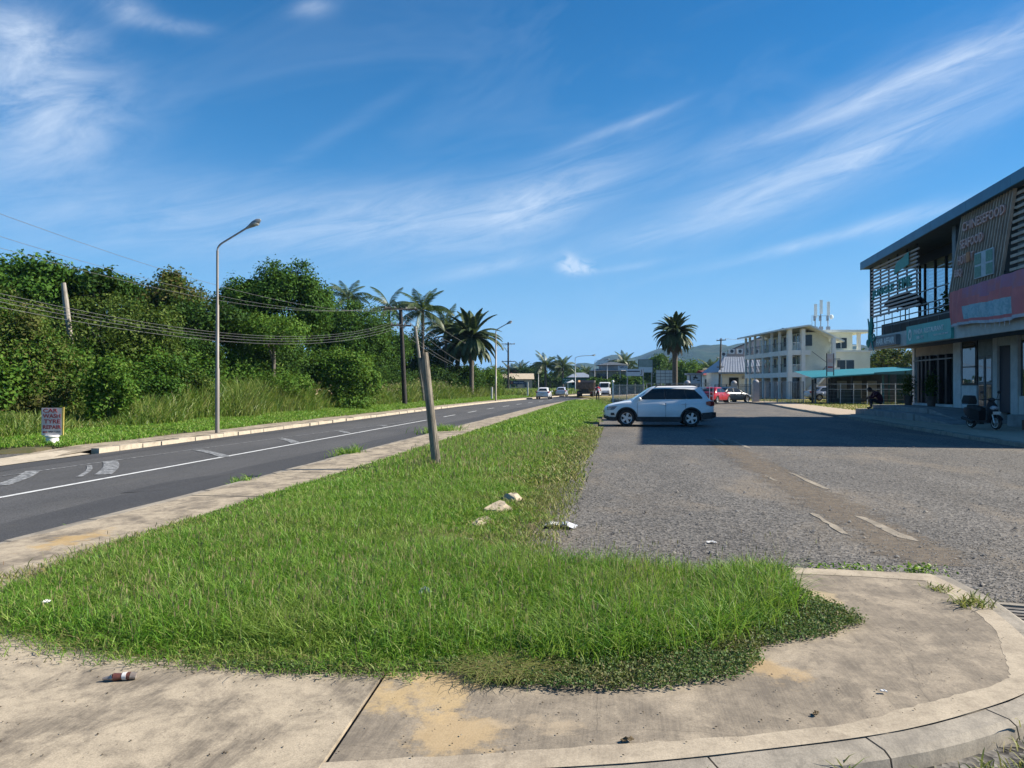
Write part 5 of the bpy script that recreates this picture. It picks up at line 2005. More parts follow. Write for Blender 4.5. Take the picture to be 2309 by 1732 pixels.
M_SILVER = car_paint('silver_white_paint', (.76, .77, .78), .32, .0)
M_WHITE = car_paint('white_car_paint', (.74, .75, .76))
M_SILV2 = car_paint('pale_silver_paint', (.50, .55, .64), .3, .2)
M_RCAR = car_paint('red_car_paint', (.30, .012, .018))
M_DCAR = car_paint('dark_blue_car_paint', (.012, .020, .030))
M_GCAR = car_paint('grey_car_paint', (.16, .18, .22), .3, .3)
NOSE_L = math.pi + YAW            # nose pointing left across the view


def park(px, D, z=.034):
    q = W((px - CX) / FPX * D, D)
    return (q.x, q.y, z)


build_car('silver_suv', 'silver white compact SUV parked side-on across the car park', 'suv', M_SILVER, park(1482.5, 32.2), NOSE_L - rad(5))
build_car('grey_suv', 'dark grey car parked right behind the silver SUV, mostly hidden', 'suv', M_GCAR, park(1492, 37.5), NOSE_L - rad(4))
build_car('roof_rack_wagon', 'grey wagon parked furthest back behind the silver SUV', 'suv', car_paint('mid_grey_paint', (.22, .24, .27), .35, .3), park(1500, 46, .04), NOSE_L)
build_car('white_hatchback', 'white hatchback driving away on the road, the nearer of the two', 'hatch', M_WHITE, park(1227, 98, .002), math.pi / 2 + YAW - rad(8))
build_car('pale_hatchback', 'pale silver hatchback ahead of the white one on the road', 'hatch', M_SILV2, park(1267, 122, .002), math.pi / 2 + YAW - rad(9))
build_car('oncoming_car', 'small white car coming along the road behind the walking person', 'hatch', M_WHITE, park(1343, 118, .002), -math.pi / 2 + YAW - rad(6))
build_car('red_sedan', 'red sedan parked with its tail to the car park behind the gate frame', 'sedan', M_RCAR, park(1611, 70, .14), math.pi / 2 + YAW - rad(38))
build_car('dark_sedan', 'dark blue car parked next to the red sedan by the fence', 'sedan', M_DCAR, park(1646, 72, .14), math.pi / 2 + YAW - rad(60))
build_car('silver_sedan', 'silver grey sedan parked under the teal roof behind the fence', 'sedan', car_paint('steel_grey_paint', (.30, .34, .40), .3, .3), park(1866, 78, .2), NOSE_L + math.pi + rad(6))

# minibus
p = park(1364, 124, .002)
t = thing('minibus', 'white minibus facing the camera at the junction', 'van', p, -math.pi / 2 + YAW - rad(10))
b = MB()
pr = [(-2.3, .35), (2.15, .35), (2.35, .5), (2.35, .95), (1.75, 1.45), (1.25, 2.15), (.9, 2.28), (-2.2, 2.28), (-2.35, 2.1)]
for sg, yy_ in ((1, .85), (-1, -.85)):
    pass
ring_loft(b, [[(x, -.86 + .10 * (z > 1.4), z) for x, z in pr], [(x, .86 - .10 * (z > 1.4), z) for x, z in pr]])
b.build('body', M_WHITE, t)
b = MB()
b.add([(1.78, -.68, 1.45), (1.78, .68, 1.45), (1.30, .64, 2.10), (1.30, -.64, 2.10)], [[0, 1, 2, 3]])
b.v = [(x + .02, y, z + .015) for x, y, z in b.v]
b.build('windscreen', M_CGLASS, t)
for sg in (1, -1):
    b = MB()
    b.add([(2.368, sg * .48, .78), (2.368, sg * .80, .78), (2.368, sg * .80, .94), (2.368, sg * .48, .94)], [[0, 1, 2, 3]])
    b.build('headlight', M_CLRL, t)
    b = MB()
    b.add([(1.5, sg * .868, 1.42), (-2.1, sg * .868, 1.42), (-2.1, sg * .775, 2.0), (1.1, sg * .775, 2.0)], [[0, 1, 2, 3]])
    b.build('side_window', M_CGLASS, t)
    for wx in (1.4, -1.4):
        wheel_parts(t, wx, sg, sg * .77, .32, .2)
b = MB()
b.box(2.352, 2.37, -.8, .8, .40, .62)
b.build('bumper', M_CLAD, t)

# tipper truck seen from behind
M_RUST = mat('rusty_tipper_steel', (.16, .12, .10), (.08, .062, .055), 3, .8, bump=.4)
M_OCHRE = mat('timber_load', (.42, .24, .12), (.30, .17, .09), 4, .85)
p = park(1322, 112, .002)
t = thing('tipper_truck', 'rusty tipper truck with a high load body driving away', 'truck', p, math.pi / 2 + YAW - rad(9))
b = MB()
b.box(-3.2, 1.4, -1.2, 1.2, 1.25, 2.15)
for i in range(7):
    x = -3.1 + i * .7
    b.box(x, x + .1, -1.28, 1.28, 1.2, 2.2)
tb = b.build('tipper_body', M_RUST, t)
b = MB()
b.box(-3.28, -3.2, -1.15, 1.15, 1.3, 2.12)
for y0 in (-1.15, -.4, .35, 1.05):
    b.box(-3.34, -3.28, y0, y0 + .1, 1.3, 2.12)
b.build('tailgate', M_RUST, tb)
b = MB()
b.box(-2.9, 1.2, .95, 1.22, 2.16, 2.5)
b.build('side_board', M_OCHRE, t)
b = MB()
b.box(1.6, 3.2, -1.15, 1.15, .9, 2.5)
b.build('cab', mat('truck_cab_paint', (.25, .22, .2)), t)
b = MB()
b.box(-3.2, 3.1, -.5, .5, .7, 1.2)
b.box(-3.3, -3.15, -1.1, 1.1, .55, .85)
b.build('chassis', M_CLAD, t)
for sg in (1, -1):
    for wx in (-2.2, -1.1, 2.5):
        wheel_parts(t, wx, sg, sg * .98, .5, .42)
    b = MB()
    b.box(-3.33, -3.3, sg * .85 - .12, sg * .85 + .12, .62, .74)
    b.build('tail_light', M_REDL, t)

# ------------------------------------------------------------------ pavement and restaurant building on the right
kr_pts = smooth([(10.75, 12), (10.85, 18), (10.9, 22.4), (10.95, 26.7), (11.35, 35), (11.65, 41.4), (11.8, 46), (12.4, 58), (13.2, 70), (12.9, 75), (11.8, 80), (9.9, 84), (4, 86.5), (-.5, 87.5)], 5)
KR = thing('car_park_kerb', None, None)
tag(KR, kind='structure')
acc2 = [0]
for p, q in zip(kr_pts[:-1], kr_pts[1:]):
    acc2.append(acc2[-1] + math.dist(p, q))


def on_kr(t):
    t = min(max(t, 0), acc2[-1] - 1e-4)
    for i in range(len(acc2) - 1):
        if acc2[i + 1] >= t:
            f = (t - acc2[i]) / (acc2[i + 1] - acc2[i])
            p, q = kr_pts[i], kr_pts[i + 1]
            d = Vector((q[0] - p[0], q[1] - p[1])).normalized()
            return Vector((p[0] + (q[0] - p[0]) * f, p[1] + (q[1] - p[1]) * f)), Vector((d.y, -d.x))


t_ = 0.0
rg = random.Random(12)
while t_ < acc2[-1] - .4:
    L = 1.0 if t_ < 40 else 2.0
    p0, n0 = on_kr(t_ + .012)
    p1, n1 = on_kr(min(acc2[-1], t_ + L - .012))
    b = MB()
    dz = rg.uniform(-.012, .012)
    prof = [(0, 0.0), (.02, .145 + dz), (.17, .155 + dz), (.17, 0.0)]
    A = [(p0.x + n0.x * a, p0.y + n0.y * a, z) for a, z in prof]
    B = [(p1.x + n1.x * a, p1.y + n1.y * a, z) for a, z in prof]
    b.strip(A, B)
    b.add(A, [[0, 1, 2, 3]])
    b.add(B, [[3, 2, 1, 0]])
    b.build('kerb_stone', M_KERBL if t_ > 34 else M_KERB, KR)
    t_ += L
b = MB()
inner_ = [(on_kr(i * 1.0)[0] + on_kr(i * 1.0)[1] * .17) for i in range(0, int(acc2[-1]) - 12)]
outer_ = []
for i, p in enumerate(inner_):
    if p.y < 46:
        outer_.append(Vector((26, p.y)))
    else:
        outer_.append(p + on_kr(i * 1.0)[1] * 2.6)
b.strip([(p.x, p.y, .158) for p in inner_], [(p.x, p.y, .26 if p.y < 46 else .17) for p in outer_])
tag(b.build('pavement', concrete_mat('tan_pavement', (.50, .405, .30), (.34, .275, .205), (0, 0, 0), (.42, .68))), kind='structure')
b = MB()
b.sheet([(14.5, 45.5), (70, 45.5), (70, 120), (-8, 120), (-.5, 88), (5, 87), (11, 83.5), (14.6, 76), (15.5, 70)], .145)
tag(b.build('vacant_lot', mat('dry_lawn', (.20, .20, .06), (.30, .21, .075), .35, .95, bump=.5, bscale=8)), kind='structure')
r = np.random.RandomState(81)
P = scatter([(14.6, 47), (44, 47), (44, 84), (7, 90), (11.5, 84), (14.8, 76), (15.4, 70)], 26000, 82)
P = np.concatenate([P, scatter([(-4.5, 62), (-.4, 62), (-.4, 88), (6, 90), (-3, 100)], 3000, 83)])
n = len(P)
V, q, tt = blades(np.column_stack([P, np.full(n, .14)]), r.uniform(.05, .14, n), r.uniform(.03, .06, n), r.uniform(.4, 1.1, n), 84)
grass_obj('dry_lawn_grass', [(V, q, tt, 0)], 'short yellowing grass on the vacant lot beyond the restaurant', [M_GRASSD])

M_FASCIA = mat('blue_fascia', (.045, .20, .32), (.038, .165, .27), 2.0, .5)
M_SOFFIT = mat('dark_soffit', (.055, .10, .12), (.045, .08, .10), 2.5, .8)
M_RWALL = mat('pale_render', (.52, .52, .49), (.43, .43, .41), 2.5, .85, bump=.2)
M_RWHITE = mat('white_render', (.66, .67, .66), (.56, .57, .56), 3, .8, bump=.15)
M_SLAT = mat('weathered_slat', (.46, .41, .39), (.35, .31, .295), 6, .85, bump=.4, stretch=(1, .2, 1))
M_SLATV = mat('timber_batten', (.48, .42, .36), (.35, .305, .26), 6, .85, bump=.4, stretch=(1, 1, .2))
M_FRAME = mat('dark_frame_and_shade', (.010, .014, .018), (.014, .018, .022), 5, .6)  # near black for frames and for the shade painted behind the terrace rails
M_STEELB = mat('painted_steel', (.10, .13, .15), (.075, .10, .115), 5, .5, .2)
M_SHOPG = glass_mat('shop_glass', (.016, .026, .028), .02, 1.8)
M_SKYG = glass_mat('tinted_glass', (.02, .035, .045), .015, 2.6)
M_CONC = mat('plain_concrete', (.30, .29, .275), (.22, .21, .20), 2.2, .9, bump=.3)
M_TEAL = mat('teal_sign_board', (.06, .40, .37), (.05, .34, .315), 2, .5)
M_TEALL = mat('teal_letters', (.07, .33, .29), (.055, .27, .24), 6, .6)
M_PALE = mat('pale_letters', (.74, .78, .76), (.64, .68, .66), 6, .6)
M_PINK = mat('faded_red_letters', (.62, .40, .36), (.50, .33, .30), 5, .6)

def clear_glass():
    m, nt, out = new_mat('lightly_tinted_glass')
    k = NT(nt)
    g = k.n('ShaderNodeBsdfGlossy', {'Color': (.8, .9, 1.0), 'Roughness': .02})
    tr = k.n('ShaderNodeBsdfTransparent', {'Color': (.62, .72, .78)})
    fr = k.n('ShaderNodeFresnel', {'IOR': 1.5})
    nt.links.new(k.n('ShaderNodeMixShader', {0: fr.outputs[0], 1: tr.outputs[0], 2: g.outputs[0]}).outputs[0], out.inputs[0])
    return m


M_CLEAR = clear_glass()
RB = thing('restaurant_building', 'two storey restaurant block with timber slat screens and a blue roof edge', 'building', (16, 35, .25))


def rb(name, mt, fn, parent=None, smooth_=False):
    b = MB()
    fn(b)
    return b.build(name, mt, parent or RB, smooth_, True)


# body of the building
rb('floor_slab', M_CONC, lambda b: b.box(13.86, 26, 25.2, 44.35, 3.72, 4.28))
rb('fascia_band', M_RWALL, lambda b: b.box(13.72, 13.858, 25.2, 44.4, 3.62, 4.34))
rb('back_wall', M_RWALL, lambda b: b.box(25.8, 26, 25.4, 44.0, .2, 8.6))
rb('end_wall', M_RWHITE, lambda b: b.box(16.2, 25.8, 25.4, 25.6, .2, 3.72))
rb('upper_end_wall', M_RWHITE, lambda b: b.box(15.2, 25.8, 25.4, 25.6, 4.28, 8.7))
rb('far_wall', M_RWALL, lambda b: b.box(16.4, 25.8, 43.7, 43.9, .2, 3.72))
rb('upper_far_wall', M_RWALL, lambda b: b.box(22.0, 25.8, 41.4, 41.6, 4.28, 8.4))
for x_ in (15.4, 17.6, 19.8):
    rb('far_window_pane', M_CLEAR, lambda b: b.add([(x_, 41.5, 4.9), (x_ + 2.14, 41.5, 4.9), (x_ + 2.14, 41.5, 8.1), (x_, 41.5, 8.1)], [[0, 1, 2, 3]]))
rb('far_window_sill', M_FRAME, lambda b: b.box(15.3, 22.0, 41.4, 41.6, 4.28, 4.9))
roof = MB()
tp = [(13.42, 44.75, 8.50), (13.42, 25.0, 9.02), (26.4, 25.0, 9.25), (26.4, 44.75, 8.75)]
roof.add(tp, [[0, 1, 2, 3]])
roof.add([(x, y, z - .10) for x, y, z in tp], [[3, 2, 1, 0]])
for i in range(4):
    a, c = tp[i], tp[(i + 1) % 4]
    roof.add([a, c, (c[0], c[1], c[2] - .10), (a[0], a[1], a[2] - .10)], [[3, 2, 1, 0]])
rf = roof.build('roof', M_FASCIA, RB, False, True)


def fasc(b, y0, y1):
    z0 = 8.50 + (44.75 - y0) / 19.75 * .52
    z1 = 8.50 + (44.75 - y1) / 19.75 * .52
    b.add([(x, y, z + dz) for (y, z) in ((y0, z0), (y1, z1)) for x in (13.40, 13.46) for dz in (-.40, .015)], [(0, 1, 3, 2), (4, 6, 7, 5), (0, 4, 5, 1), (2, 3, 7, 6), (1, 5, 7, 3), (0, 2, 6, 4)])


ye = [44.77, 41.9, 38.6, 35.2, 31.8, 28.4, 24.98]
for y1, y0 in zip(ye[:-1], ye[1:]):
    rb('fascia_board', M_FASCIA, lambda b: fasc(b, y0 + .008, y1 - .008), rf)
rb('end_fascia', M_FASCIA, lambda b: b.box(13.47, 26.4, 44.70, 44.76, 8.12, 8.5), rf)
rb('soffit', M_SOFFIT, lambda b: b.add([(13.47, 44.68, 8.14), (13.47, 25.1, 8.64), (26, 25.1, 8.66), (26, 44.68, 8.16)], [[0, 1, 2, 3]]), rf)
rb('soffit_lamp', M_PALE, lambda b: b.ball((14.5, 35.6, 8.28), (.06, .06, .05), 8, 5), rf)


def roofz(y):
    return 8.13 + (44.68 - y) / 19.6 * .5


# upper glass wall
ymul = [41.35, 40.7, 39.45, 38.2, 36.95, 35.7, 34.4]
for a, c in zip(ymul[:-1], ymul[1:]):
    rb('window_pane', M_CLEAR, lambda b: b.add([(15.27, a, 4.3), (15.27, c, 4.3), (15.27, c, 7.75), (15.27, a, 7.75)], [[0, 1, 2, 3]]))
for y_ in ymul:
    rb('mullion', M_FRAME, lambda b: b.box(15.21, 15.30, y_ - .06, y_ + .06, 4.29, 7.75))
rb('window_header', M_FRAME, lambda b: b.box(15.15, 15.31, 33.6, 41.4, 7.75, 8.25))
rb('inner_wall', M_FRAME, lambda b: b.box(15.3, 15.4, 25.6, 34.33, 4.29, 8.3))
rb('column', M_STEELB, lambda b: b.box(14.0, 14.35, 34.15, 34.5, 4.29, roofz(34.3)))
rb('column', M_STEELB, lambda b: b.box(13.9, 14.25, 28.55, 28.95, 4.29, roofz(28.7)))
rb('corner_post', M_FRAME, lambda b: b.box(13.78, 13.92, 44.22, 44.36, 4.35, roofz(44.3)))
# railing along the whole terrace
for z in (6.0, 5.42, 5.12, 4.80):
    rb('rail', M_STEELB, lambda b: b.box(13.86, 13.90, 34.4 if z < 5.9 else 34.5, 44.2 if z < 5.9 else 37.9, z - .025, z + .025))
y_ = 35.6
while y_ < 44:
    rb('baluster', M_STEELB, lambda b: b.box(13.905, 13.935, y_ - .018, y_ + .018, 4.35, 5.44))
    y_ += 1.15
rb('terrace_shade_sheet', M_FRAME, lambda b: b.box(14.3, 14.34, 34.6, 44.1, 4.29, 5.0))  # near-black sheet that paints the unlit depth behind the rails
# slat screen, left
y_ = 38.0
while y_ < 44.3:
    rb('screen_post', M_FRAME, lambda b: b.box(13.86, 13.92, y_ - .035, y_ + .035, 5.36, roofz(y_)))
    y_ += 1.24
z = 5.40
rg = random.Random(3)
k = 0
while z < 8.25:
    y0 = 37.55 + (.22 if k % 2 else 0) + rg.uniform(-.05, .05) - max(0, (6.2 - z)) * .1
    yt = 44.35
    ymax = min(yt, 44.68 - (z + .12 - 8.13) / .5 * 19.6)
    if ymax > y0 + .5:
        rb('slat', M_SLAT, lambda b: b.box(13.80, 13.855, y0, ymax, z, z + .085))
    z += .185
    k += 1
# leaning batten panel
n = 19
for i in range(n):
    f = i / (n - 1)
    yb, ytp = 34.05 - f * 4.2, 32.75 - f * 4.0
    rb('batten', M_SLATV, lambda b: b.beam((13.72, yb, 5.30), (13.72, ytp, roofz(ytp) + .02), .055, .12, 0, (1, 0, 0)))
for z in (5.75, 6.8, 7.8):
    sh = (z - 5.3) / 3.1 * 1.25
    rb('batten_rail', M_FRAME, lambda b: b.box(13.77, 13.82, 29.75 - sh * .88, 34.0 - sh, z, z + .07))
# slat screen, right
z = 5.5
while z < 8.9:
    y1 = 29.3 - (z - 5.5) * .12
    rb('slat', M_SLATV, lambda b: b.box(13.78, 13.83, 25.3, y1, z, z + .10))
    z += .235
for y_ in (25.4, 26.4, 27.4, 28.3):
    rb('screen_post', M_FRAME, lambda b: b.box(13.84, 13.90, y_ - .035, y_ + .035, 4.35, roofz(y_)))

# ground floor front
FZ = .70
rb('column', M_RWHITE, lambda b: b.box(15.85, 16.15, 43.75, 44.05, .2, 3.72))
rb('shop_header', mat('beige_beam', (.36, .31, .26), (.28, .24, .2), 3, .8), lambda b: b.box(15.9, 16.2, 38.85, 43.72, 3.25, 3.72))
yp = [43.6, 42.75, 41.7, 40.65, 39.75, 38.95]
for a, c in zip(yp[:-1], yp[1:]):
    rb('shop_window', M_SHOPG, lambda b: b.box(16.02, 16.04, c + .0, a - .0, FZ, 3.24))
for y_ in yp[1:-1] + [43.2, 42.2]:
    rb('window_post', M_FRAME, lambda b: b.box(15.84, 16.01, y_ - .11, y_ + .11, FZ, 3.24))
rb('transom', M_STEELB, lambda b: b.box(15.78, 15.835, 38.95, 43.7, 2.98, 3.05))
rb('sill', M_RWHITE, lambda b: b.box(15.80, 16.0, 38.95, 43.7, FZ - .1, FZ + .10))
rb('wall_pier', M_RWHITE, lambda b: b.box(15.8, 16.2, 38.05, 38.84, .2, 3.72))
rb('window_frame', M_FRAME, lambda b: b.box(15.86, 15.94, 36.55, 38.04, 1.72, 3.72))
rb('shop_window', M_SHOPG, lambda b: b.box(15.84, 15.858, 36.68, 37.9, 1.80, 3.60))
rb('glazing_bar', M_STEELB, lambda b: b.box(15.80, 15.838, 36.7, 37.9, 2.52, 2.58))
rb('apron_wall', M_RWHITE, lambda b: b.box(15.84, 16.1, 36.55, 38.04, .2, 1.71))
rb('door_frame', M_STEELB, lambda b: b.box(15.90, 15.97, 35.0, 36.54, FZ - .1, 3.72))
for y0, y1 in ((35.12, 35.72), (35.82, 36.42)):
    d_ = rb('door', M_STEELB, lambda b: b.box(15.86, 15.898, y0, y1, FZ, 2.95))
    rb('door_glass', M_SHOPG, lambda b: b.box(15.845, 15.858, y0 + .08, y1 - .08, FZ + .12, 1.75), d_)
    rb('door_glass', M_SHOPG, lambda b: b.box(15.845, 15.858, y0 + .08, y1 - .08, 1.87, 2.85), d_)
rb('sign_panel', mat('grey_shop_sign', (.16, .20, .20), (.12, .15, .15), 4, .6), lambda b: b.box(15.80, 15.895, 35.0, 36.3, 3.0, 3.6))
rb('wall_pier', M_RWALL, lambda b: b.box(15.8, 16.2, 34.62, 34.98, .2, 3.72))
rb('roller_door', mat('dark_roller', (.016, .02, .032), (.022, .027, .04), 8, .6, stretch=(1, 1, 6)), lambda b: b.box(15.9, 15.98, 33.52, 34.6, FZ - .1, 3.35))
rb('lintel_pattern', M_RWALL, lambda b: b.box(15.82, 16.1, 33.52, 34.6, 3.36, 3.72))
rb('wall_pier', M_RWALL, lambda b: b.box(15.8, 16.2, 32.95, 33.5, .2, 3.72))
rb('shop_window', M_SHOPG, lambda b: b.box(15.9, 15.92, 26.0, 32.9, 1.3, 3.5))
rb('front_wall', M_RWALL, lambda b: (b.box(15.93, 16.1, 25.6, 32.94, .2, 3.72), b.box(15.84, 15.929, 25.6, 32.94, .2, 1.28)))
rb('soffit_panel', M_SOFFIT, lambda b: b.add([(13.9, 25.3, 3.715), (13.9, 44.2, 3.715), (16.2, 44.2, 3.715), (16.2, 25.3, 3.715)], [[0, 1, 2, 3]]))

# steps, platform, ramp
ST = thing('entrance_steps', 'broad concrete entrance steps and platform in front of the restaurant', 'steps', (14, 40, .2))
b = MB()
b.box(12.95, 13.85, 35.9, 44.1, .15, .46)
b.build('lower_step', M_CONC, ST, False, True)
b = MB()
b.box(13.85, 16.3, 36.7, 44.15, .15, .68)
b.build('platform', M_CONC, ST, False, True)
b = MB()
b.prism([(13.9, 36.69), (13.9, 33.0), (15.84, 33.0), (15.84, 36.69)], .15, .24)
b.add([(13.9, 36.69, .67), (15.84, 36.69, .67), (15.84, 33.2, .245), (13.9, 33.2, .245)], [[0, 1, 2, 3]])
b.add([(13.9, 36.69, .67), (13.9, 33.2, .245), (13.9, 36.69, .2)], [[0, 1, 2]])
b.build('ramp', M_CONC, ST, False, True)
b = MB()
b.prism([(13.0, 35.85), (13.0, 32.0), (13.85, 32.0), (13.85, 35.85)], .15, .21)
b.add([(13.0, 35.85, .45), (13.85, 35.85, .45), (13.85, 32.2, .215), (13.0, 32.2, .215)], [[0, 1, 2, 3]])
b.add([(13.0, 35.85, .45), (13.0, 32.2, .215), (13.0, 35.85, .2)], [[0, 1, 2]])
b.build('ramp', M_CONC, ST, False, True)
b = MB()
b.box(14.6, 16.0, 25.6, 31.2, .15, .62)
tag(b.build('terrace_plinth', M_CONC), 'low dark concrete plinth beside the scooter under the banner', 'plinth')
b = MB()
b.box(13.9, 14.55, 27.6, 28.7, .17, .52)
tag(b.build('brick_planter', mat('terracotta_block', (.24, .10, .06), (.17, .075, .05), 6, .9, bump=.4)), 'low terracotta block planter at the right edge behind the scooter', 'planter')

# potted plants on the platform
for (x, y_, lab) in ((15.35, 43.2, 'potted plant by the far corner column of the restaurant'), (15.35, 40.2, 'potted plant in front of the restaurant windows')):
    t = thing('potted_plant', lab, 'plant', (x, y_, .68), 0, 'pots on the platform')
    b = MB()
    b.tube([(0, 0, 0), (0, 0, .5), (0, 0, .52)], [.17, .24, .20], 12)
    b.build('pot', mat('brown_pot', (.10, .07, .055), (.07, .05, .04), 5, .7), t, True)
    b = MB()
    b.tube([(0, 0, .4), (.03, 0, 1.0)], .02, 5)
    b.build('stem', M_BARK, t, True)
    P = np.random.RandomState(5).normal(0, 1, (500, 3)) * np.array([.16, .16, .30]) + np.array([0, 0, 1.05])
    V, tr = leaf_cards(P, .13, 6, .5)
    link('foliage', np_mesh('foliage', V, None, tr, [LM['dark']]), t)

# signs on the building
FR_, FU = (0, -1, 0), (0, 0, 1)
t = thing('restaurant_sign', 'teal PANDA RESTAURANT sign board along the floor edge', 'sign', (13.66, 36.05, 3.63))
for y0, y1 in ((36.06, 38.5), (33.62, 36.04)):
    b = MB()
    b.box(13.60, 13.71, y0, y1, 3.64, 4.48)
    b.build('board', M_TEAL, t, False, True)
lettering('PANDA', (13.595, 37.55, 4.05), FR_, FU, .22, .98, M_PALE, t, .008)
lettering('RESTAURANT', (13.595, 36.38, 4.05), FR_, FU, .22, 2.05, M_PALE, t, .008)
lettering('熊猫', (13.595, 37.25, 3.82), FR_, FU, .14, .34, M_PALE, t, .008)
lettering('餐厅', (13.595, 36.78, 3.82), FR_, FU, .14, .34, M_PALE, t, .008)
lettering('TELEPHONE 930 0003', (13.595, 35.4, 3.86), FR_, FU, .07, 1.5, M_PALE, t, .006)
b = MB()
b.v = [(13.594, 38.05 + .21 * math.cos(a), 4.06 + .27 * math.sin(a)) for a in [2 * math.pi * i / 24 for i in range(24)]]
b.f = [list(range(24))]
b.m = [0]
em = b.build('emblem', M_PALE, t, False, True)
b = MB()
for (dy, dz, ry_, rz_) in ((0, -.04, .09, .13), (-.08, .1, .03, .04), (.08, .1, .03, .04)):
    k0 = len(b.v)
    b.v += [(13.590, 38.05 + dy + ry_ * math.cos(2 * math.pi * i / 14), 4.06 + dz + rz_ * math.sin(2 * math.pi * i / 14)) for i in range(14)]
    b.f.append([k0 + i for i in range(14)])
    b.m.append(0)
b.build('emblem_figure', M_TEALL, em, False, True)

t = thing('hair_salon_sign', 'grey HAIR AFFAIR sign box with a green scissors figure at the building corner', 'sign', (13.62, 41.5, 3.7))
b = MB()
b.box(13.50, 13.71, 39.6, 43.3, 3.72, 4.22)
b.build('box', mat('grey_sign_box', (.20, .215, .22), (.15, .16, .165), 4, .6), t, False, True)
lettering('HAIR AFFAIR', (13.495, 42.4, 3.80), FR_, FU, .32, 2.6, M_PALE, t, .01)
b = MB()
b.tube([(13.45, 43.6, 5.3), (13.45, 43.25, 4.5), (13.45, 42.7, 3.55)], [.03, .07, .03], 6)
b.tube([(13.45, 43.0, 5.35), (13.45, 43.05, 4.9), (13.45, 43.3, 4.3), (13.45, 43.55, 3.75)], [.03, .15, .10, .04], 6)
for cy_, cz_ in ((43.55, 4.0), (42.75, 4.25)):
    pts = [(13.45, cy_ + .22 * math.cos(a), cz_ + .17 * math.sin(a)) for a in [2 * math.pi * i / 12 for i in range(13)]]
    b.tube(pts, .045, 5, cap=False)
b.build('scissors_figure', M_TEALL, t, True, True)

t = thing('jungle_time_lettering', 'green JUNGLE TIME letters fixed to the left slat screen', 'lettering', (13.74, 41, 6.3))
lettering('JUNGLE', (13.73, 43.75, 6.32), FR_, FU, .5, 3.2, M_TEALL, t, .03)
lettering('TIME', (13.73, 40.0, 6.40), FR_, FU, .5, 1.8, M_TEALL, t, .03)
t = thing('leaf_sign', 'small green painted board high on the left slat screen', 'sign', (13.74, 39.4, 7.3))
b = MB()
b.add([(13.74, 40.6, 7.25), (13.74, 38.6, 7.45), (13.74, 38.6, 8.05), (13.74, 40.3, 7.75)], [[0, 1, 2, 3]])
b.add([(13.76, 40.6, 7.25), (13.76, 38.6, 7.45), (13.76, 38.6, 8.05), (13.76, 40.3, 7.75)], [[3, 2, 1, 0]])
b.build('board', M_TEALL, t, False, True)
t = thing('food_lettering', 'faded red letters CHINESEFOOD SEAFOOD HOTPOT BBQ on the leaning battens', 'lettering', (13.6, 31, 7))
for wd, y_, z, wdt in (('CHINESEFOOD', 32.55, 7.78, 3.35), ('SEAFOOD', 32.75, 7.12, 1.9), ('HOTPOT', 32.95, 6.52, 1.35), ('BBQ', 33.25, 6.02, .62)):
    lettering(wd, (13.61, y_, z), FR_, FU, .36, wdt, M_PINK, t, .03)
b = MB()
b.box(13.56, 13.575, 31.85, 32.15, 6.52, 6.9)
b.build('orange_patch', mat('orange_board', (.45, .17, .05), (.38, .14, .045), 5, .6), t, False, True)
t = thing('menu_board', 'board of four green menu panels on the leaning battens', 'sign', (13.6, 31.3, 6))
b = MB()
b.box(13.60, 13.64, 30.05, 31.55, 5.78, 6.75)
b.build('board', mat('pale_menu_board', (.42, .50, .55), (.34, .42, .46), 4, .6), t, False, True)
for y0 in (30.1, 31.0):
    for z0 in (5.82, 6.30):
        b = MB()
        b.box(13.585, 13.598, y0, y0 + .5, z0, z0 + .4)
        b.build('menu_panel', mat('green_menu_print', (.08, .20, .16), (.14, .28, .22), 9, .6), t, False, True)

# sagging cloth banner
M_BANN = mat('faded_red_cloth', (.62, .20, .20), (.52, .17, .18), 1.6, .9)
M_BANP = mat('faded_purple_cloth', (.40, .19, .28), (.48, .18, .20), 1.6, .9)
M_BANB = mat('faded_blue_print', (.36, .52, .58), (.24, .40, .46), 7, .9)
M_BANW = mat('banner_hem', (.48, .52, .58), (.38, .42, .48), 5, .9)
t = thing('cloth_banner', 'faded red cloth banner with a pale blue strip hung over the railing', 'banner', (13.4, 30, 4))
b = MB()
ny, nz = 90, 14
y0, y1 = 33.25, 25.6
grid = []
for j in range(nz + 1):
    row = []
    for i in range(ny + 1):
        f, g = i / ny, j / nz
        y_ = y0 + (y1 - y0) * f
        ztop, zbot = 5.48 + .16 * f, 4.06 - .10 * f + .10 * math.sin(f * 9) * .5
        amp = .05 + .05 * g
        x = 13.42 + amp * (math.sin(f * 70 + 2.2 * math.sin(f * 13)) * .55 + math.sin(f * 31 + g * 2) * .5) - .05 * math.sin(g * math.pi)
        row.append((x, y_ + .03 * math.sin(f * 47 + g * 3), ztop + (zbot - ztop) * g))
    grid.append(row)
for j in range(nz):
    for i in range(ny):
        f, g = (i + .5) / ny, (j + .5) / nz
        mi = 0
        if g < .30 + .04 * math.sin(f * 20) and f > .16:
            mi = 1
        if .52 < g < .84 and .16 < f < .62:
            mi = 2
        if g > .93:
            mi = 3
        b.add([grid[j][i], grid[j][i + 1], grid[j + 1][i + 1], grid[j + 1][i]], [[3, 2, 1, 0]], mi)
b.build('cloth', [M_BANN, M_BANP, M_BANB, M_BANW], t, True, True)
for i in range(7):
    y_ = 30.6 - i * .35
    b = MB()
    b.tube([(13.42, y_, 4.05), (13.43, y_ + .02, 3.8)], .012, 4)
    b.build('tie_cord', M_BANW, t, True, True)
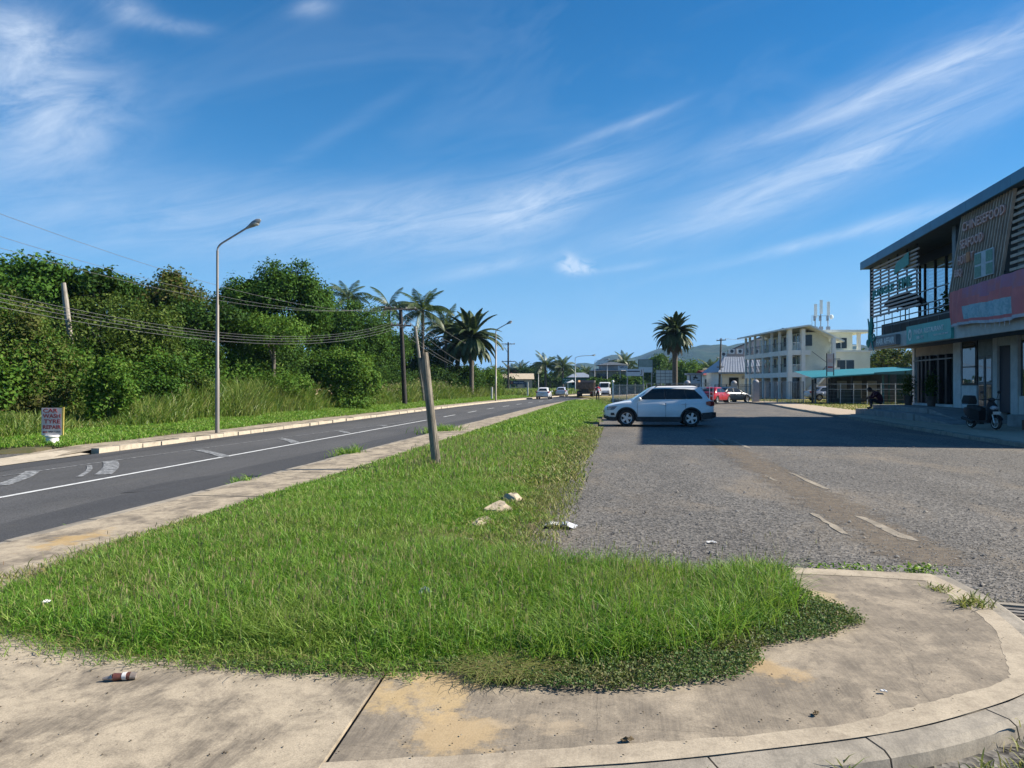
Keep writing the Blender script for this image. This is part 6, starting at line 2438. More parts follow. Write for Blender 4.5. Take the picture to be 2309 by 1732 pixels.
# terrace furniture seen through the screen
t = thing('terrace_parasol', 'dark parasol standing behind the slats on the terrace', 'parasol', (15.0, 42.6, 4.28))
b = MB()
b.tube([(0, 0, 0), (0, 0, 2.3)], .03, 6)
b.build('pole', M_FRAME, t, True)
b = MB()
k = 14
for j, (r0, z0, r1, z1) in enumerate(((.06, 2.32, .55, 2.18), (.55, 2.18, .95, 1.85), (.95, 1.85, 1.05, 1.6))):
    A = [(r0 * math.cos(2 * math.pi * i / k), r0 * math.sin(2 * math.pi * i / k), z0) for i in range(k + 1)]
    B = [(r1 * math.cos(2 * math.pi * i / k), r1 * math.sin(2 * math.pi * i / k), z1) for i in range(k + 1)]
    b.strip(A, B)
b.build('canopy', M_FRAME, t, True)
for (y_, lab) in ((36.3, 'potted green plant on the terrace behind the railing'), (34.9, 'leafy terrace plant beside the grey column')):
    t = thing('terrace_plant', lab, 'plant', (14.6, y_, 4.28))
    b = MB()
    b.tube([(0, 0, 0), (0, 0, .5)], [.16, .22], 10)
    b.build('pot', M_FRAME, t, True)
    P = np.random.RandomState(int(y_)).normal(0, 1, (260, 3)) * np.array([.18, .25, .28]) + np.array([0, 0, .95])
    V, tr = leaf_cards(P, .16, 7, .5)
    link('foliage', np_mesh('foliage', V, None, tr, [LM['dark']]), t)


# ------------------------------------------------------------------ people
def skin_body(name, joints, edges, mats, pick, parent, sub=2):
    """joints: name -> (xyz, radius); grown with a skin modifier into one surface, material picked by position"""
    names = list(joints)
    me = bpy.data.meshes.new(name)
    me.from_pydata([joints[n_][0] for n_ in names], [(names.index(a), names.index(c)) for a, c in edges], [])
    o = link(name, me)
    m = o.modifiers.new('skin', 'SKIN')
    m.use_smooth_shade = True
    lay = me.skin_vertices[0].data if me.skin_vertices else None
    if lay is None:
        bm = bmesh.new()
        bm.from_mesh(me)
        bm.verts.layers.skin.verify()
        bm.to_mesh(me)
        bm.free()
        lay = me.skin_vertices[0].data
    for i, n_ in enumerate(names):
        r = joints[n_][1]
        lay[i].radius = r if isinstance(r, tuple) else (r, r)
        lay[i].use_root = (i == 0)
    s = o.modifiers.new('sub', 'SUBSURF')
    s.levels = s.render_levels = sub
    bpy.context.view_layer.update()
    dg = bpy.context.evaluated_depsgraph_get()
    nm = bpy.data.meshes.new_from_object(o.evaluated_get(dg))
    bpy.data.objects.remove(o)
    nm.materials.clear()
    for mm in mats:
        nm.materials.append(mm)
    for p in nm.polygons:
        p.material_index = pick(p.center)
        p.use_smooth = True
    return link(name, nm, parent)


M_SKIN = mat('dark_skin', (.13, .07, .045), (.11, .06, .038), 8, .55)
M_HAIR = mat('black_hair', (.012, .010, .010), (.02, .017, .016), 12, .8, bump=.5, bscale=80)
M_REDSH = mat('red_shirt', (.60, .03, .06), (.48, .024, .05), 5, .85)
M_MAROON = mat('maroon_shirt', (.075, .014, .030), (.055, .012, .024), 5, .9)
M_NAVY = mat('navy_trousers', (.014, .016, .026), (.02, .022, .034), 6, .9)
M_PACK = mat('grey_backpack', (.30, .29, .33), (.10, .10, .16), 5, .8)


def fingers(prefix, J, E, wrist, d, side, s=1.0):
    """a palm with four fingers and a thumb, slightly curled"""
    d, side = Vector(d).normalized(), Vector(side).normalized()
    w_ = Vector(wrist)
    palm = w_ + d * .07 * s
    J[prefix + 'palm'] = (tuple(palm), (.030 * s, .018 * s))
    E.append((prefix + 'wrist', prefix + 'palm'))
    cur = side.cross(d)
    for i, L in enumerate((.062, .072, .067, .052)):
        off = side * (.026 - .0175 * i) * s
        a = palm + d * .025 * s + off
        m_ = a + d * L * .55 * s
        e_ = m_ + (d * .8 + cur * .5) * L * .5 * s
        for nm_, v, r in (('a', a, .0095), ('b', m_, .009), ('c', e_, .0075)):
            J[f'{prefix}f{i}{nm_}'] = (tuple(v), r * s)
        E += [(prefix + 'palm', f'{prefix}f{i}a'), (f'{prefix}f{i}a', f'{prefix}f{i}b'), (f'{prefix}f{i}b', f'{prefix}f{i}c')]
    tb = w_ + d * .035 * s + side * .03 * s
    te = tb + (d * .7 + side * .6).normalized() * .05 * s
    J[prefix + 'ta'] = (tuple(tb), .012 * s)
    J[prefix + 'tb'] = (tuple(te), .0095 * s)
    E += [(prefix + 'palm', prefix + 'ta'), (prefix + 'ta', prefix + 'tb')]


def head(parent, c, fwd, hair_len=.0):
    """skull with brow, nose, mouth, ears and hair; c = head centre, fwd = where it looks"""
    f = Vector(fwd).normalized()
    s = Vector((0, 0, 1)).cross(f).normalized()
    u = f.cross(s)
    c = Vector(c)

    def P(a, b_, d_):
        return c + f * a + s * b_ + u * d_
    b = MB()
    nu, nv = 16, 12
    vs = []
    for j in range(nv + 1):
        t_ = math.pi * j / nv
        for i in range(nu):
            a = 2 * math.pi * i / nu
            x, y_, z = math.sin(t_) * math.cos(a), math.sin(t_) * math.sin(a), math.cos(t_)
            jaw = 1 - .28 * max(0, -z) ** 1.3
            rx = .098 * jaw * (1.0 if x < 0 else .98)
            if x > .85 and -.35 < z < .05 and abs(y_) < .3:
                rx += .018
            if x > .8 and .05 < z < .25:
                rx -= .006
            vs.append(P(x * rx, y_ * .075 * jaw, z * .115))
    b.add(vs, [(j * nu + i, (j + 1) * nu + i, (j + 1) * nu + (i + 1) % nu, j * nu + (i + 1) % nu) for j in range(nv) for i in range(nu)])
    for sg in (1, -1):
        b.ball(P(-.005, sg * .078, -.005), (.018, .018, .03), 8, 5)
    hd = b.build('head', M_SKIN, parent, True)
    b = MB()
    for sg in (1, -1):
        b.ball(P(.088, sg * .03, .008), .011, 8, 5)
    b.build('eyes', M_HAIR, hd, True)
    b = MB()
    b.beam(P(.090, -.022, -.055), P(.090, .022, -.055), .008, .008)
    b.build('mouth', M_RED, hd)
    b = MB()
    vs, fs = [], []
    for j in range(7):
        t_ = math.pi * .62 * j / 6
        for i in range(nu):
            a = 2 * math.pi * i / nu
            x, y_, z = math.sin(t_) * math.cos(a), math.sin(t_) * math.sin(a), math.cos(t_)
            if x > .2 and z < .5:
                z = .5 + (z - .5) * .12
            vs.append(P(x * .110 - .006, y_ * .087, z * .128))
    b.add(vs, [(j * nu + i, (j + 1) * nu + i, (j + 1) * nu + (i + 1) % nu, j * nu + (i + 1) % nu) for j in range(6) for i in range(nu)])
    b.build('hair', M_HAIR, hd, True)
    return hd


# walking person, seen from behind, local +Y away from the camera
wp = W((1348 - CX) / FPX * 76, 76)
t = thing('person', 'person in a red top and dark trousers with a backpack walking away on the path', 'person', (wp.x, wp.y, .125), YAW)
J = {'pelvis': ((0, 0, .92), (.16, .11)), 'waist': ((0, .01, 1.06), (.145, .10)), 'chest': ((0, .02, 1.28), (.175, .115)), 'neckb': ((0, .02, 1.44), (.09, .07)), 'neck': ((0, .03, 1.50), .055), 'skull': ((0, .05, 1.58), .06),
     'Lhip': ((-.09, 0, .86), .095), 'Lknee': ((-.10, .16, .50), .062), 'Lank': ((-.10, .06, .11), .042), 'Ltoe': ((-.11, .22, .045), .036),
     'Rhip': ((.09, 0, .86), .095), 'Rknee': ((.10, -.02, .48), .062), 'Rank': ((.10, -.20, .13), .042), 'Rtoe': ((.11, -.05, .05), .036),
     'Lsh': ((-.19, .02, 1.39), .062), 'Lel': ((-.25, -.06, 1.12), .045), 'Lwrist': ((-.24, -.02, .88), .030),
     'Rsh': ((.19, .02, 1.39), .062), 'Rel': ((.25, -.02, 1.12), .045), 'Rwrist': ((.24, .12, .90), .030)}
E = [('pelvis', 'waist'), ('waist', 'chest'), ('chest', 'neckb'), ('neckb', 'neck'), ('neck', 'skull'), ('pelvis', 'Lhip'), ('Lhip', 'Lknee'), ('Lknee', 'Lank'), ('Lank', 'Ltoe'), ('pelvis', 'Rhip'), ('Rhip', 'Rknee'), ('Rknee', 'Rank'), ('Rank', 'Rtoe'),
     ('chest', 'Lsh'), ('Lsh', 'Lel'), ('Lel', 'Lwrist'), ('chest', 'Rsh'), ('Rsh', 'Rel'), ('Rel', 'Rwrist')]
fingers('L', J, E, J['Lwrist'][0], (0, .1, -1), (0, 1, 0))
fingers('R', J, E, J['Rwrist'][0], (0, .4, -1), (0, 1, 0))


def pick_w(c):
    if c.z > 1.47:
        return 0
    if abs(c.x) > .2 and c.z < 1.12:
        return 0
    if c.z > .95:
        return 1
    return 3 if c.z < .09 else 2


skin_body('body', J, E, [M_SKIN, M_REDSH, M_NAVY, M_BLACKP], pick_w, t)
head(t, (0, .06, 1.63), (0, 1, -.05))
b = MB()
b.ball((-.02, -.15, 1.17), (.125, .09, .19), 12, 8)
b.ball((-.02, -.22, 1.10), (.09, .05, .10), 10, 6)
b.build('backpack', M_PACK, t, True)

# person sitting on the platform edge, bent forward, facing the car park (-X)
t = thing('person', 'person in a dark maroon top sitting hunched on the platform edge', 'person', (13.95, 43.3, .46))
t.scale = (1.16, 1.16, 1.16)
J = {'pelvis': ((.10, 0, .32), (.16, .13)), 'waist': ((.06, 0, .46), (.15, .115)), 'chest': ((-.10, 0, .66), (.18, .125)), 'neckb': ((-.24, 0, .79), (.09, .08)), 'neck': ((-.31, 0, .83), .056), 'skull': ((-.38, 0, .85), .06),
     'Lhip': ((.03, -.10, .30), .10), 'Lknee': ((-.40, -.15, .44), .068), 'Lank': ((-.42, -.15, .07), .046), 'Ltoe': ((-.60, -.17, .035), .038),
     'Rhip': ((.03, .10, .30), .10), 'Rknee': ((-.38, .14, .45), .068), 'Rank': ((-.34, .14, .07), .046), 'Rtoe': ((-.52, .16, .035), .038),
     'Lsh': ((-.19, -.20, .76), .065), 'Lel': ((-.34, -.22, .54), .048), 'Lwrist': ((-.50, -.10, .52), .032),
     'Rsh': ((-.19, .20, .76), .065), 'Rel': ((-.34, .22, .54), .048), 'Rwrist': ((-.50, .09, .54), .032)}
E = E[:19]
fingers('L', J, E, J['Lwrist'][0], (-.6, .5, -.5), (.3, 0, .6))
fingers('R', J, E, J['Rwrist'][0], (-.6, -.5, -.5), (.3, 0, .6))


def pick_s(c):
    if c.x < -.27 and c.z > .78:
        return 0
    if c.x < -.42 and c.z > .47 and abs(c.y) < .12:
        return 0
    if c.z < .07:
        return 3
    if c.z < .26 and c.x < -.25:
        return 0
    if c.x + (c.z - .3) * .9 < -.12 and c.z < .47:
        return 2
    return 1 if c.z > .36 else 2


skin_body('body', J, E, [M_SKIN, M_MAROON, M_NAVY, M_BLACKP], pick_s, t)
head(t, (-.44, 0, .88), (-1, 0, -.55))

# ------------------------------------------------------------------ scooter
M_SBLACK = mat('black_scooter_paint', (.010, .012, .016), (.014, .016, .02), 3, .5, spec=.2)
M_SEAT = mat('scooter_seat', (.018, .018, .018), (.026, .026, .026), 9, .7)
t = thing('scooter', 'black motor scooter with a top box and white plate parked on the pavement', 'scooter', (12.75, 28.9, .195), YAW - rad(84))


def sp(name, mt, fn, parent=None, sm=True):
    b = MB()
    fn(b)
    return b.build(name, mt, parent or t, sm)


def sc_wheel(x, nm_='wheel'):
    n = 22
    b = MB()
    r, w = .235, .11
    prof = [(-w / 2, r * .72), (-w * .45, r * .92), (0, r), (w * .45, r * .92), (w / 2, r * .72)]
    for (o0, r0), (o1, r1) in zip(prof[:-1], prof[1:]):
        b.strip([(x + r0 * math.cos(6.2832 * k / n), o0, r + r0 * math.sin(6.2832 * k / n)) for k in range(n + 1)], [(x + r1 * math.cos(6.2832 * k / n), o1, r + r1 * math.sin(6.2832 * k / n)) for k in range(n + 1)])
    ty = b.build('wheel', M_TYRE, t, True)
    b = MB()
    for sg in (1, -1):
        b.strip([(x + r * .73 * math.cos(6.2832 * k / n), sg * .05, r + r * .73 * math.sin(6.2832 * k / n)) for k in range(n + 1)], [(x + r * .62 * math.cos(6.2832 * k / n), sg * .045, r + r * .62 * math.sin(6.2832 * k / n)) for k in range(n + 1)])
    for k in range(5):
        a = 6.2832 * k / 5 + .4
        b.beam((x, 0, r), (x + r * .66 * math.cos(a), 0, r + r * .66 * math.sin(a)), .05, .045, 0, (0, 1, 0))
    b.tube([(x, -.07, r), (x, .07, r)], .04, 10)
    b.build('rim', M_RIM, ty)


sc_wheel(.62)
sc_wheel(-.60)
sp('fork', M_RIM, lambda b: (b.tube([(.62, .075, .235), (.50, .075, .62)], .022, 8), b.tube([(.62, -.075, .235), (.50, -.075, .62)], .022, 8)))
sp('front_mudguard', M_SBLACK, lambda b: b.strip([(.60 + .27 * math.cos(a), -.075, .235 + .27 * math.sin(a)) for a in [rad(20 + 14 * i) for i in range(10)]], [(.60 + .27 * math.cos(a), .075, .235 + .27 * math.sin(a)) for a in [rad(20 + 14 * i) for i in range(10)]]))
sp('leg_shield', M_SBLACK, lambda b: ring_loft(b, [[(.36, -.17, .25), (.40, .17 - .34, .25), (.44, 0, .25), (.40, .17, .25), (.36, .17, .25), (.33, 0, .25)], [(.42, -.21, .55), (.50, -.19, .55), (.60, 0, .56), (.50, .19, .55), (.42, .21, .55), (.38, 0, .55)], [(.40, -.20, .78), (.48, -.18, .78), (.58, 0, .76), (.48, .18, .78), (.40, .20, .78), (.36, 0, .80)], [(.36, -.09, .98), (.40, -.08, .98), (.45, 0, .98), (.40, .08, .98), (.36, .09, .98), (.33, 0, .98)]]))
sp('headlight', M_CLRL, lambda b: b.ball((.515, 0, .74), (.085, .15, .085), 14, 8))
sp('floor_board', M_SBLACK, lambda b: b.box(-.12, .42, -.16, .16, .22, .30), None, False)
sp('rear_body', M_SBLACK, lambda b: ring_loft(b, [[(-.05, -.13, .28), (-.05, .13, .28), (-.05, .14, .62), (-.05, -.14, .62)], [(-.40, -.18, .34), (-.40, .18, .34), (-.40, .17, .70), (-.40, -.17, .70)], [(-.75, -.14, .46), (-.75, .14, .46), (-.75, .12, .74), (-.75, -.12, .74)], [(-.93, -.06, .60), (-.93, .06, .60), (-.93, .05, .72), (-.93, -.05, .72)]]))
sp('seat', M_SEAT, lambda b: ring_loft(b, [[(.0, -.11, .62), (.0, .11, .62), (.0, .08, .72), (.0, -.08, .72)], [(-.25, -.15, .68), (-.25, .15, .68), (-.25, .12, .79), (-.25, -.12, .79)], [(-.60, -.14, .72), (-.60, .14, .72), (-.60, .12, .83), (-.60, -.12, .83)], [(-.72, -.10, .74), (-.72, .10, .74), (-.72, .08, .82), (-.72, -.08, .82)]]))
sp('engine', M_CLAD, lambda b: (b.box(-.62, -.05, -.10, .06, .16, .36), b.tube([(-.30, -.14, .24), (-.85, -.17, .36)], .055, 10)))
sp('shock_absorber', M_RIM, lambda b: b.tube([(-.62, .12, .28), (-.66, .12, .60)], .03, 8))
bx = sp('top_box', M_SEAT, lambda b: ring_loft(b, [[(-.92 + .03, y_, z) for y_, z in ((-.15, .86), (.15, .86), (.17, .96), (.12, 1.10), (-.12, 1.10), (-.17, .96))], [(-.80, y_, z) for y_, z in ((-.19, .84), (.19, .84), (.21, .98), (.16, 1.16), (-.16, 1.16), (-.21, .98))], [(-.60, y_, z) for y_, z in ((-.19, .84), (.19, .84), (.21, .98), (.16, 1.15), (-.16, 1.15), (-.21, .98))], [(-.52, y_, z) for y_, z in ((-.14, .86), (.14, .86), (.16, .96), (.11, 1.08), (-.11, 1.08), (-.16, .96))]]))
sp('trim_strip', M_CHROME, lambda b: b.tube([(-.88, -.16, .845), (-.72, -.20, .84), (-.55, -.17, .85)], .012, 6), bx)
sp('handlebar', M_CLAD, lambda b: (b.tube([(.34, -.34, 1.02), (.40, -.12, 1.04), (.40, .12, 1.04), (.34, .34, 1.02)], .017, 8), b.ball((.40, 0, 1.02), (.09, .13, .075), 10, 6)))
for sg in (1, -1):
    sp('mirror', M_CLAD, lambda b: (b.tube([(.38, sg * .20, 1.05), (.36, sg * .30, 1.24)], .008, 5), b.ball((.35, sg * .32, 1.28), (.02, .075, .05), 10, 6)))
sp('number_plate', M_PLATE, lambda b: b.add([(.655, -.15, .52), (.655, .15, .52), (.645, .15, .62), (.645, -.15, .62)], [[0, 1, 2, 3]]), None, False)
sp('tail_light', M_REDL, lambda b: b.ball((-.92, 0, .66), (.03, .07, .04), 8, 5))

# ------------------------------------------------------------------ beyond the car park
M_WALLW = mat('white_wall', (.80, .80, .78), (.72, .72, .70), 1.2, .85, bump=.1)
M_CREAM = mat('cream_green_wall', (.70, .72, .62), (.62, .64, .55), 1.0, .85, bump=.1)
M_GREYW = mat('mid_grey_wall', (.40, .39, .41), (.33, .32, .34), 1.5, .85)  # even mid grey shared by walls, pillars and wall units
M_ROOFW = mat('pale_roof_edge', (.72, .75, .73), (.63, .66, .64), 1.2, .6)
M_CORR = mat('corrugated_grey', (.30, .34, .40), (.24, .27, .32), 3, .5, .2)
M_WIN = glass_mat('dark_window', (.012, .016, .018), .06)
M_RAILD = mat('dark_railing', (.10, .11, .12), (.07, .08, .09), 5, .6)
M_TEALR = mat('teal_sheet_roof', (.03, .22, .25), (.025, .18, .21), 1.5, .45)
M_TEALW = mat('teal_steel', (.04, .13, .14), (.03, .10, .11), 3, .6)

# balcony building: local x to the right, y away from the camera
A = thing('balcony_building', 'white three storey building with open balconies and an outside stair', 'building', W(32.3, 90, .1), YAW)


def ap(name, mt, fn, parent=None):
    b = MB()
    fn(b)
    return b.build(name, mt, parent or A)


F1, F2, F3 = 2.95, 5.55, 8.15          # slab undersides
ap('core_wall', M_CREAM, lambda b: b.box(2.0, 5.0, .6, 16.5, 0, 7.9))
for z in (F1, F2):
    ap('balcony_slab', M_WALLW, lambda b: b.box(-.1, 2.0, -.15, 16.4, z - .35, z + .22))
    ap('front_slab', M_WALLW, lambda b: b.box(1.62, 2.6, -.152, .6, z - .35, z + .22))
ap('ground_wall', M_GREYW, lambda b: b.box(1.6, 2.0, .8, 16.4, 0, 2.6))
for y in (2.8, 5.6, 8.9, 12.2, 14.4, 16.2):
    ap('column', M_WALLW, lambda b: b.box(-.12, .14, y - .15, y + .15, 0, F3))
for x in (-.05, 1.5):
    ap('corner_column', M_WALLW, lambda b: b.box(x, x + .45, -.25, .35, 0, F3 + .1))
for fl, z in ((1, F1 + .22), (2, F2 + .22)):
    for y0, y1 in ((.4, 2.6), (3.0, 5.4), (5.8, 8.7), (9.1, 12.0), (12.4, 14.2), (14.6, 16.0)):
        rl = ap('railing', M_RAILD, lambda b: b.box(-.02, .02, y0, y1, z + .92, z + .98))
        n = int((y1 - y0) / .28)
        for i in range(n):
            yy_ = y0 + .15 + i * (y1 - y0 - .2) / n
            ap('baluster', M_RAILD, lambda b: b.box(-.012, .012, yy_, yy_ + .03, z, z + .92), rl)
    for y0 in (1.2, 4.4, 7.8, 11.4, 14.8):
        d = ap('balcony_door', M_WIN, lambda b: b.box(1.96, 1.995, y0, y0 + 1.2, z, z + 2.05))
        ap('door_frame', M_WALLW, lambda b: b.box(1.93, 1.958, y0 + .56, y0 + .64, z, z + 2.05), d)
    for y0 in (2.9, 6.2, 9.8, 13.6):
        ap('window', M_WIN, lambda b: b.box(1.96, 1.995, y0, y0 + .8, z + .8, z + 1.9))
    rl = ap('railing', M_WALLW, lambda b: b.box(.44, 1.54, -.06, -.02, z + .85, z + .92))
    for i in range(6):
        ap('baluster', M_WALLW, lambda b: b.box(.5 + i * .19, .54 + i * .19, -.055, -.025, z, z + .85), rl)
for y0 in (2.6, 6.4, 10.2, 14.2):
    ap('ground_door', M_WIN, lambda b: b.box(1.56, 1.595, y0, y0 + .9, .1, 2.1))
ap('wall_niche', M_WIN, lambda b: b.box(.55, 1.5, .5, .55, .1, 2.5))
# hipped roof with a broad eave
ap('roof', M_ROOFW, lambda b: (b.add([(-.9, -1.0, F3 + .1), (6.2, -1.0, F3 - 1.3), (6.2, 17.3, F3 - 1.3), (-.9, 17.3, F3 + .1), (2.2, -1.0, F3 + .55), (2.2, 17.3, F3 + .55)], [(0, 4, 5, 3), (4, 1, 2, 5)]),
                               b.add([(-.9, -1.0, F3 - .08), (6.2, -1.0, F3 - 1.48), (6.2, 17.3, F3 - 1.48), (-.9, 17.3, F3 - .08), (2.2, -1.0, F3 + .37), (2.2, 17.3, F3 + .37)], [(3, 5, 4, 0), (5, 2, 1, 4)]),
                               b.add([(-.9, -1.0, F3 + .1), (2.2, -1.0, F3 + .55), (2.2, -1.0, F3 + .37), (-.9, -1.0, F3 - .08)], [[3, 2, 1, 0]]),
                               b.add([(2.2, -1.0, F3 + .55), (6.2, -1.0, F3 - 1.3), (6.2, -1.0, F3 - 1.48), (2.2, -1.0, F3 + .37)], [[3, 2, 1, 0]]),
                               b.add([(-.9, -1.0, F3 + .1), (-.9, 17.3, F3 + .1), (-.9, 17.3, F3 - .08), (-.9, -1.0, F3 - .08)], [[0, 1, 2, 3]])))
ap('window', M_WIN, lambda b: b.box(2.1, 3.05, .56, .595, F2 + .75, F2 + 2.05))
# outside stair
for i in range(14):
    ap('stair_step', M_WALLW, lambda b: b.box(2.2 + i * .17, 2.37 + i * .17, -1.6, .2, F1 - 2.0 + i * .19, F1 - 1.72 + i * .19))
ap('stair_landing', M_WALLW, lambda b: b.box(4.58, 5.4, -1.6, .6, F1 + .5, F1 + .75))
ap('stair_wall', mat('tan_wall', (.40, .33, .27), (.33, .27, .22), 2, .85), lambda b: b.add([(2.5, -1.5, 0), (5.4, -1.5, 0), (5.4, -1.5, F1 + .5), (4.6, -1.5, F1 + .5), (2.5, -1.5, F1 - 1.9)], [[0, 1, 2, 3, 4]]))
rl = ap('stair_rail', M_RAILD, lambda b: (b.beam((2.2, -1.62, F1 - .85), (4.6, -1.62, F1 + 1.75), .05, .05), b.beam((4.6, -1.62, F1 + 1.75), (5.4, -1.62, F1 + 1.75), .05, .05), b.beam((2.2, -1.55, F1 + 2.6), (3.8, -1.55, F1 + 1.4), .05, .05)))
for i in range(16):
    f = i / 15
    ap('baluster', M_RAILD, lambda b: b.box(2.25 + f * 2.35, 2.28 + f * 2.35, -1.64, -1.6, F1 - 1.75 + f * 2.6, F1 - .85 + f * 2.6), rl)
for i in range(6):
    ap('baluster', M_RAILD, lambda b: b.box(4.65 + i * .14, 4.68 + i * .14, -1.64, -1.6, F1 + .75, F1 + 1.75), rl)
ap('stair_column', M_WALLW, lambda b: b.box(4.75, 5.15, -1.1, -.7, 0, F3 - 1.0))
# right-hand block
ap('block_wall', M_CREAM, lambda b: b.box(5.02, 9.8, .4, 9, 0, 5.7))
ap('parapet', M_ROOFW, lambda b: b.box(4.98, 9.9, .28, .395, 5.55, 5.78))
ap('upper_wall', M_CREAM, lambda b: b.box(5.02, 8.7, 2.6, 9, 5.7, 8.0))
ap('upper_roof', M_ROOFW, lambda b: b.box(3.6, 11.0, 1.7, 10, 8.0, 8.28))
ap('roof_column', M_WALLW, lambda b: b.box(9.4, 9.75, 2.7, 3.05, 5.7, 8.0))
w_ = ap('window', M_WIN, lambda b: b.box(6.6, 8.0, 2.56, 2.595, 6.1, 7.35))
ap('window_frame', M_ROOFW, lambda b: b.box(7.27, 7.33, 2.53, 2.558, 6.1, 7.35), w_)
w_ = ap('window', M_WIN, lambda b: b.box(5.95, 7.9, .36, .395, 3.0, 4.6))
ap('window_frame', M_ROOFW, lambda b: b.box(6.9, 6.96, .33, .358, 3.0, 4.6), w_)
ap('roof_rail', M_WALLW, lambda b: (b.box(8.75, 9.38, 2.8, 2.84, 6.4, 6.5), b.box(8.75, 9.38, 2.8, 2.84, 5.95, 6.0)))
ap('rear_stair', M_CREAM, lambda b: b.add([(9.8, 2, 0), (11.2, 2, 0), (11.2, 2, 3.2), (9.8, 2, 4.0)], [[0, 1, 2, 3]]))
for x0, y0 in ((8.9, 2.55), (14.25, 2.55)):
    pass
ap('wall_lamp', M_SIGNW, lambda b: b.ball((.45, -.2, F2 - .5), .12, 8, 5))

# antennas on its roof
AN = thing('antenna_mast_group', 'three panel antenna masts and a dish on the roof of the balcony building', 'antenna', W(38.6, 96, 8.38), YAW)
for i, (x, h) in enumerate(((-.75, 3.5), (-.05, 4.0), (.85, 3.8))):
    b = MB()
    b.tube([(x, 0, -.02), (x, 0, h)], .06, 6)
    m_ = b.build('mast', M_GALV, AN, True)
    b = MB()
    b.box(x - .16, x + .16, -.22, -.06, h - 1.7, h)
    b.build('panel_antenna', M_PALE, m_)
    b = MB()
    b.box(x - .25, x + .0, -.25, -.05, 1.4, 2.0)
    b.build('radio_box', M_GALV, m_)
    b = MB()
    b.box(x - .22, x + .22, -.2, .1, .3, .7)
    b.build('radio_box', M_GALV, m_)
b = MB()
b.beam((-1.1, 0, 2.05), (1.2, 0, 2.05), .05, .05)
b.beam((-1.1, 0, .12), (1.3, 0, .12), .12, .15)
b.build('cross_bar', M_GALV, AN)
b = MB()
b.ball((1.25, -.1, 1.9), (.25, .12, .3), 12, 8)
b.build('dish', M_PALE, AN, True)
b = MB()
b.tube([(-1.15, 0, 0), (-1.15, 0, 2.1)], .025, 5)
b.build('earth_rod', M_GALV, AN, True)

# grey roofed building left of it
G = thing('grey_roofed_building', 'white single storey building with a grey corrugated roof and wall air conditioners', 'building', W(27.6, 112, .1), YAW)
b = MB()
b.box(3.0, 12, 0, 9, 0, 3.6)
b.build('wall', M_WALLW, G)
b = MB()
b.add([(2.2, -.9, 3.55), (12.5, -.9, 3.55), (12.5, 4.5, 6.0), (4.5, 4.5, 6.0)], [[0, 1, 2, 3]])
b.add([(2.2, -.9, 3.55), (4.5, 4.5, 6.0), (2.2, 9.5, 3.55)], [[0, 1, 2]])
b.add([(2.2, -.9, 3.3), (12.5, -.9, 3.3), (12.5, -.9, 3.55), (2.2, -.9, 3.55)], [[0, 1, 2, 3]])
rf_ = b.build('roof', M_CORR, G)
for i in range(24):
    f = i / 24
    b = MB()
    b.beam((2.7 + f * 9.8, -.9, 3.58), (4.6 + f * 7.9, 4.5, 6.03), .10, .05)
    b.build('roof_rib', M_CORR, rf_)
for x0 in (4.0, 8.7):
    b = MB()
    b.box(x0, x0 + 1.4, -.06, -.02, 1.6, 2.8)
    b.build('window', M_WIN, G)
for x0 in (5.9, 7.4):
    b = MB()
    b.box(x0, x0 + .5, -.3, -.02, 2.6, 2.95)
    b.build('air_conditioner', M_GREYW, G)
b = MB()
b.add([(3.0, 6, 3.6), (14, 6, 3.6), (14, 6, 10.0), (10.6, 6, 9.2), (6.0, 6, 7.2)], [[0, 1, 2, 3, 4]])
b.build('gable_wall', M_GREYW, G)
b = MB()
b.beam((5.4, 5.9, 6.9), (14, 5.9, 10.4), .3, .18)
b.build('gable_edge', M_RAILD, G)
for i in range(6):
    b = MB()
    x0, z0 = 4.1 + i * 1.25, 6.0 + (i > 0) * .45
    b.box(x0, x0 + .8, 4.6, 5.0, z0, z0 + .75)
    a_ = b.build('air_conditioner', M_WALLW, G)
    b = MB()
    b.add([(x0 + .4 + .26 * math.cos(6.283 * k / 12), 4.59, z0 + .38 + .26 * math.sin(6.283 * k / 12)) for k in range(12)], [list(range(12))])
    b.build('fan_grille', M_RAILD, a_)

# teal roofed shelter behind the fence
S = thing('teal_roof_shelter', 'open shelter with a teal sheet roof on dark posts behind the fence', 'shelter', W(26.0, 66, .15), YAW)
b = MB()
b.add([(-.5, -.5, 2.25), (9.6, -2.2, 2.95), (9.6, 6, 3.3), (.4, 6, 2.9)], [[0, 1, 2, 3]])
b.add([(-.5, -.5, 2.15), (9.6, -2.2, 2.85), (9.6, -2.2, 2.95), (-.5, -.5, 2.25)], [[0, 1, 2, 3]])
b.build('roof', M_TEALR, S)
b = MB()
b.add([(4.4, -1.44, 2.5), (9.6, -2.24, 2.5), (9.6, -2.24, 3.0), (4.4, -1.44, 2.66)], [[0, 1, 2, 3]])
b.build('gable_panel', M_TEALW, S)
for x, y, hh_ in ((-.2, 0, 2.1), (1.4, .5, 2.2), (3.4, .5, 2.3), (5.6, -.5, 2.45), (8.8, -1.0, 2.6), (8.8, 5, 2.9), (2.0, 5, 2.8)):
    b = MB()
    b.box(x - .07, x + .07, y - .07, y + .07, 0, hh_)
    b.build('post', M_TEALW if x > 5 else M_FRAME, S)
b = MB()
b.box(3.6, 12, 5.5, 5.7, 0, 2.6)
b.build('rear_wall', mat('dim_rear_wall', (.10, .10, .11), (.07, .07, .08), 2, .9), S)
b = MB()
b.box(9.0, 10.4, -1.4, 4, 0, 3.2)
b.build('end_wall', M_TEALW, S)
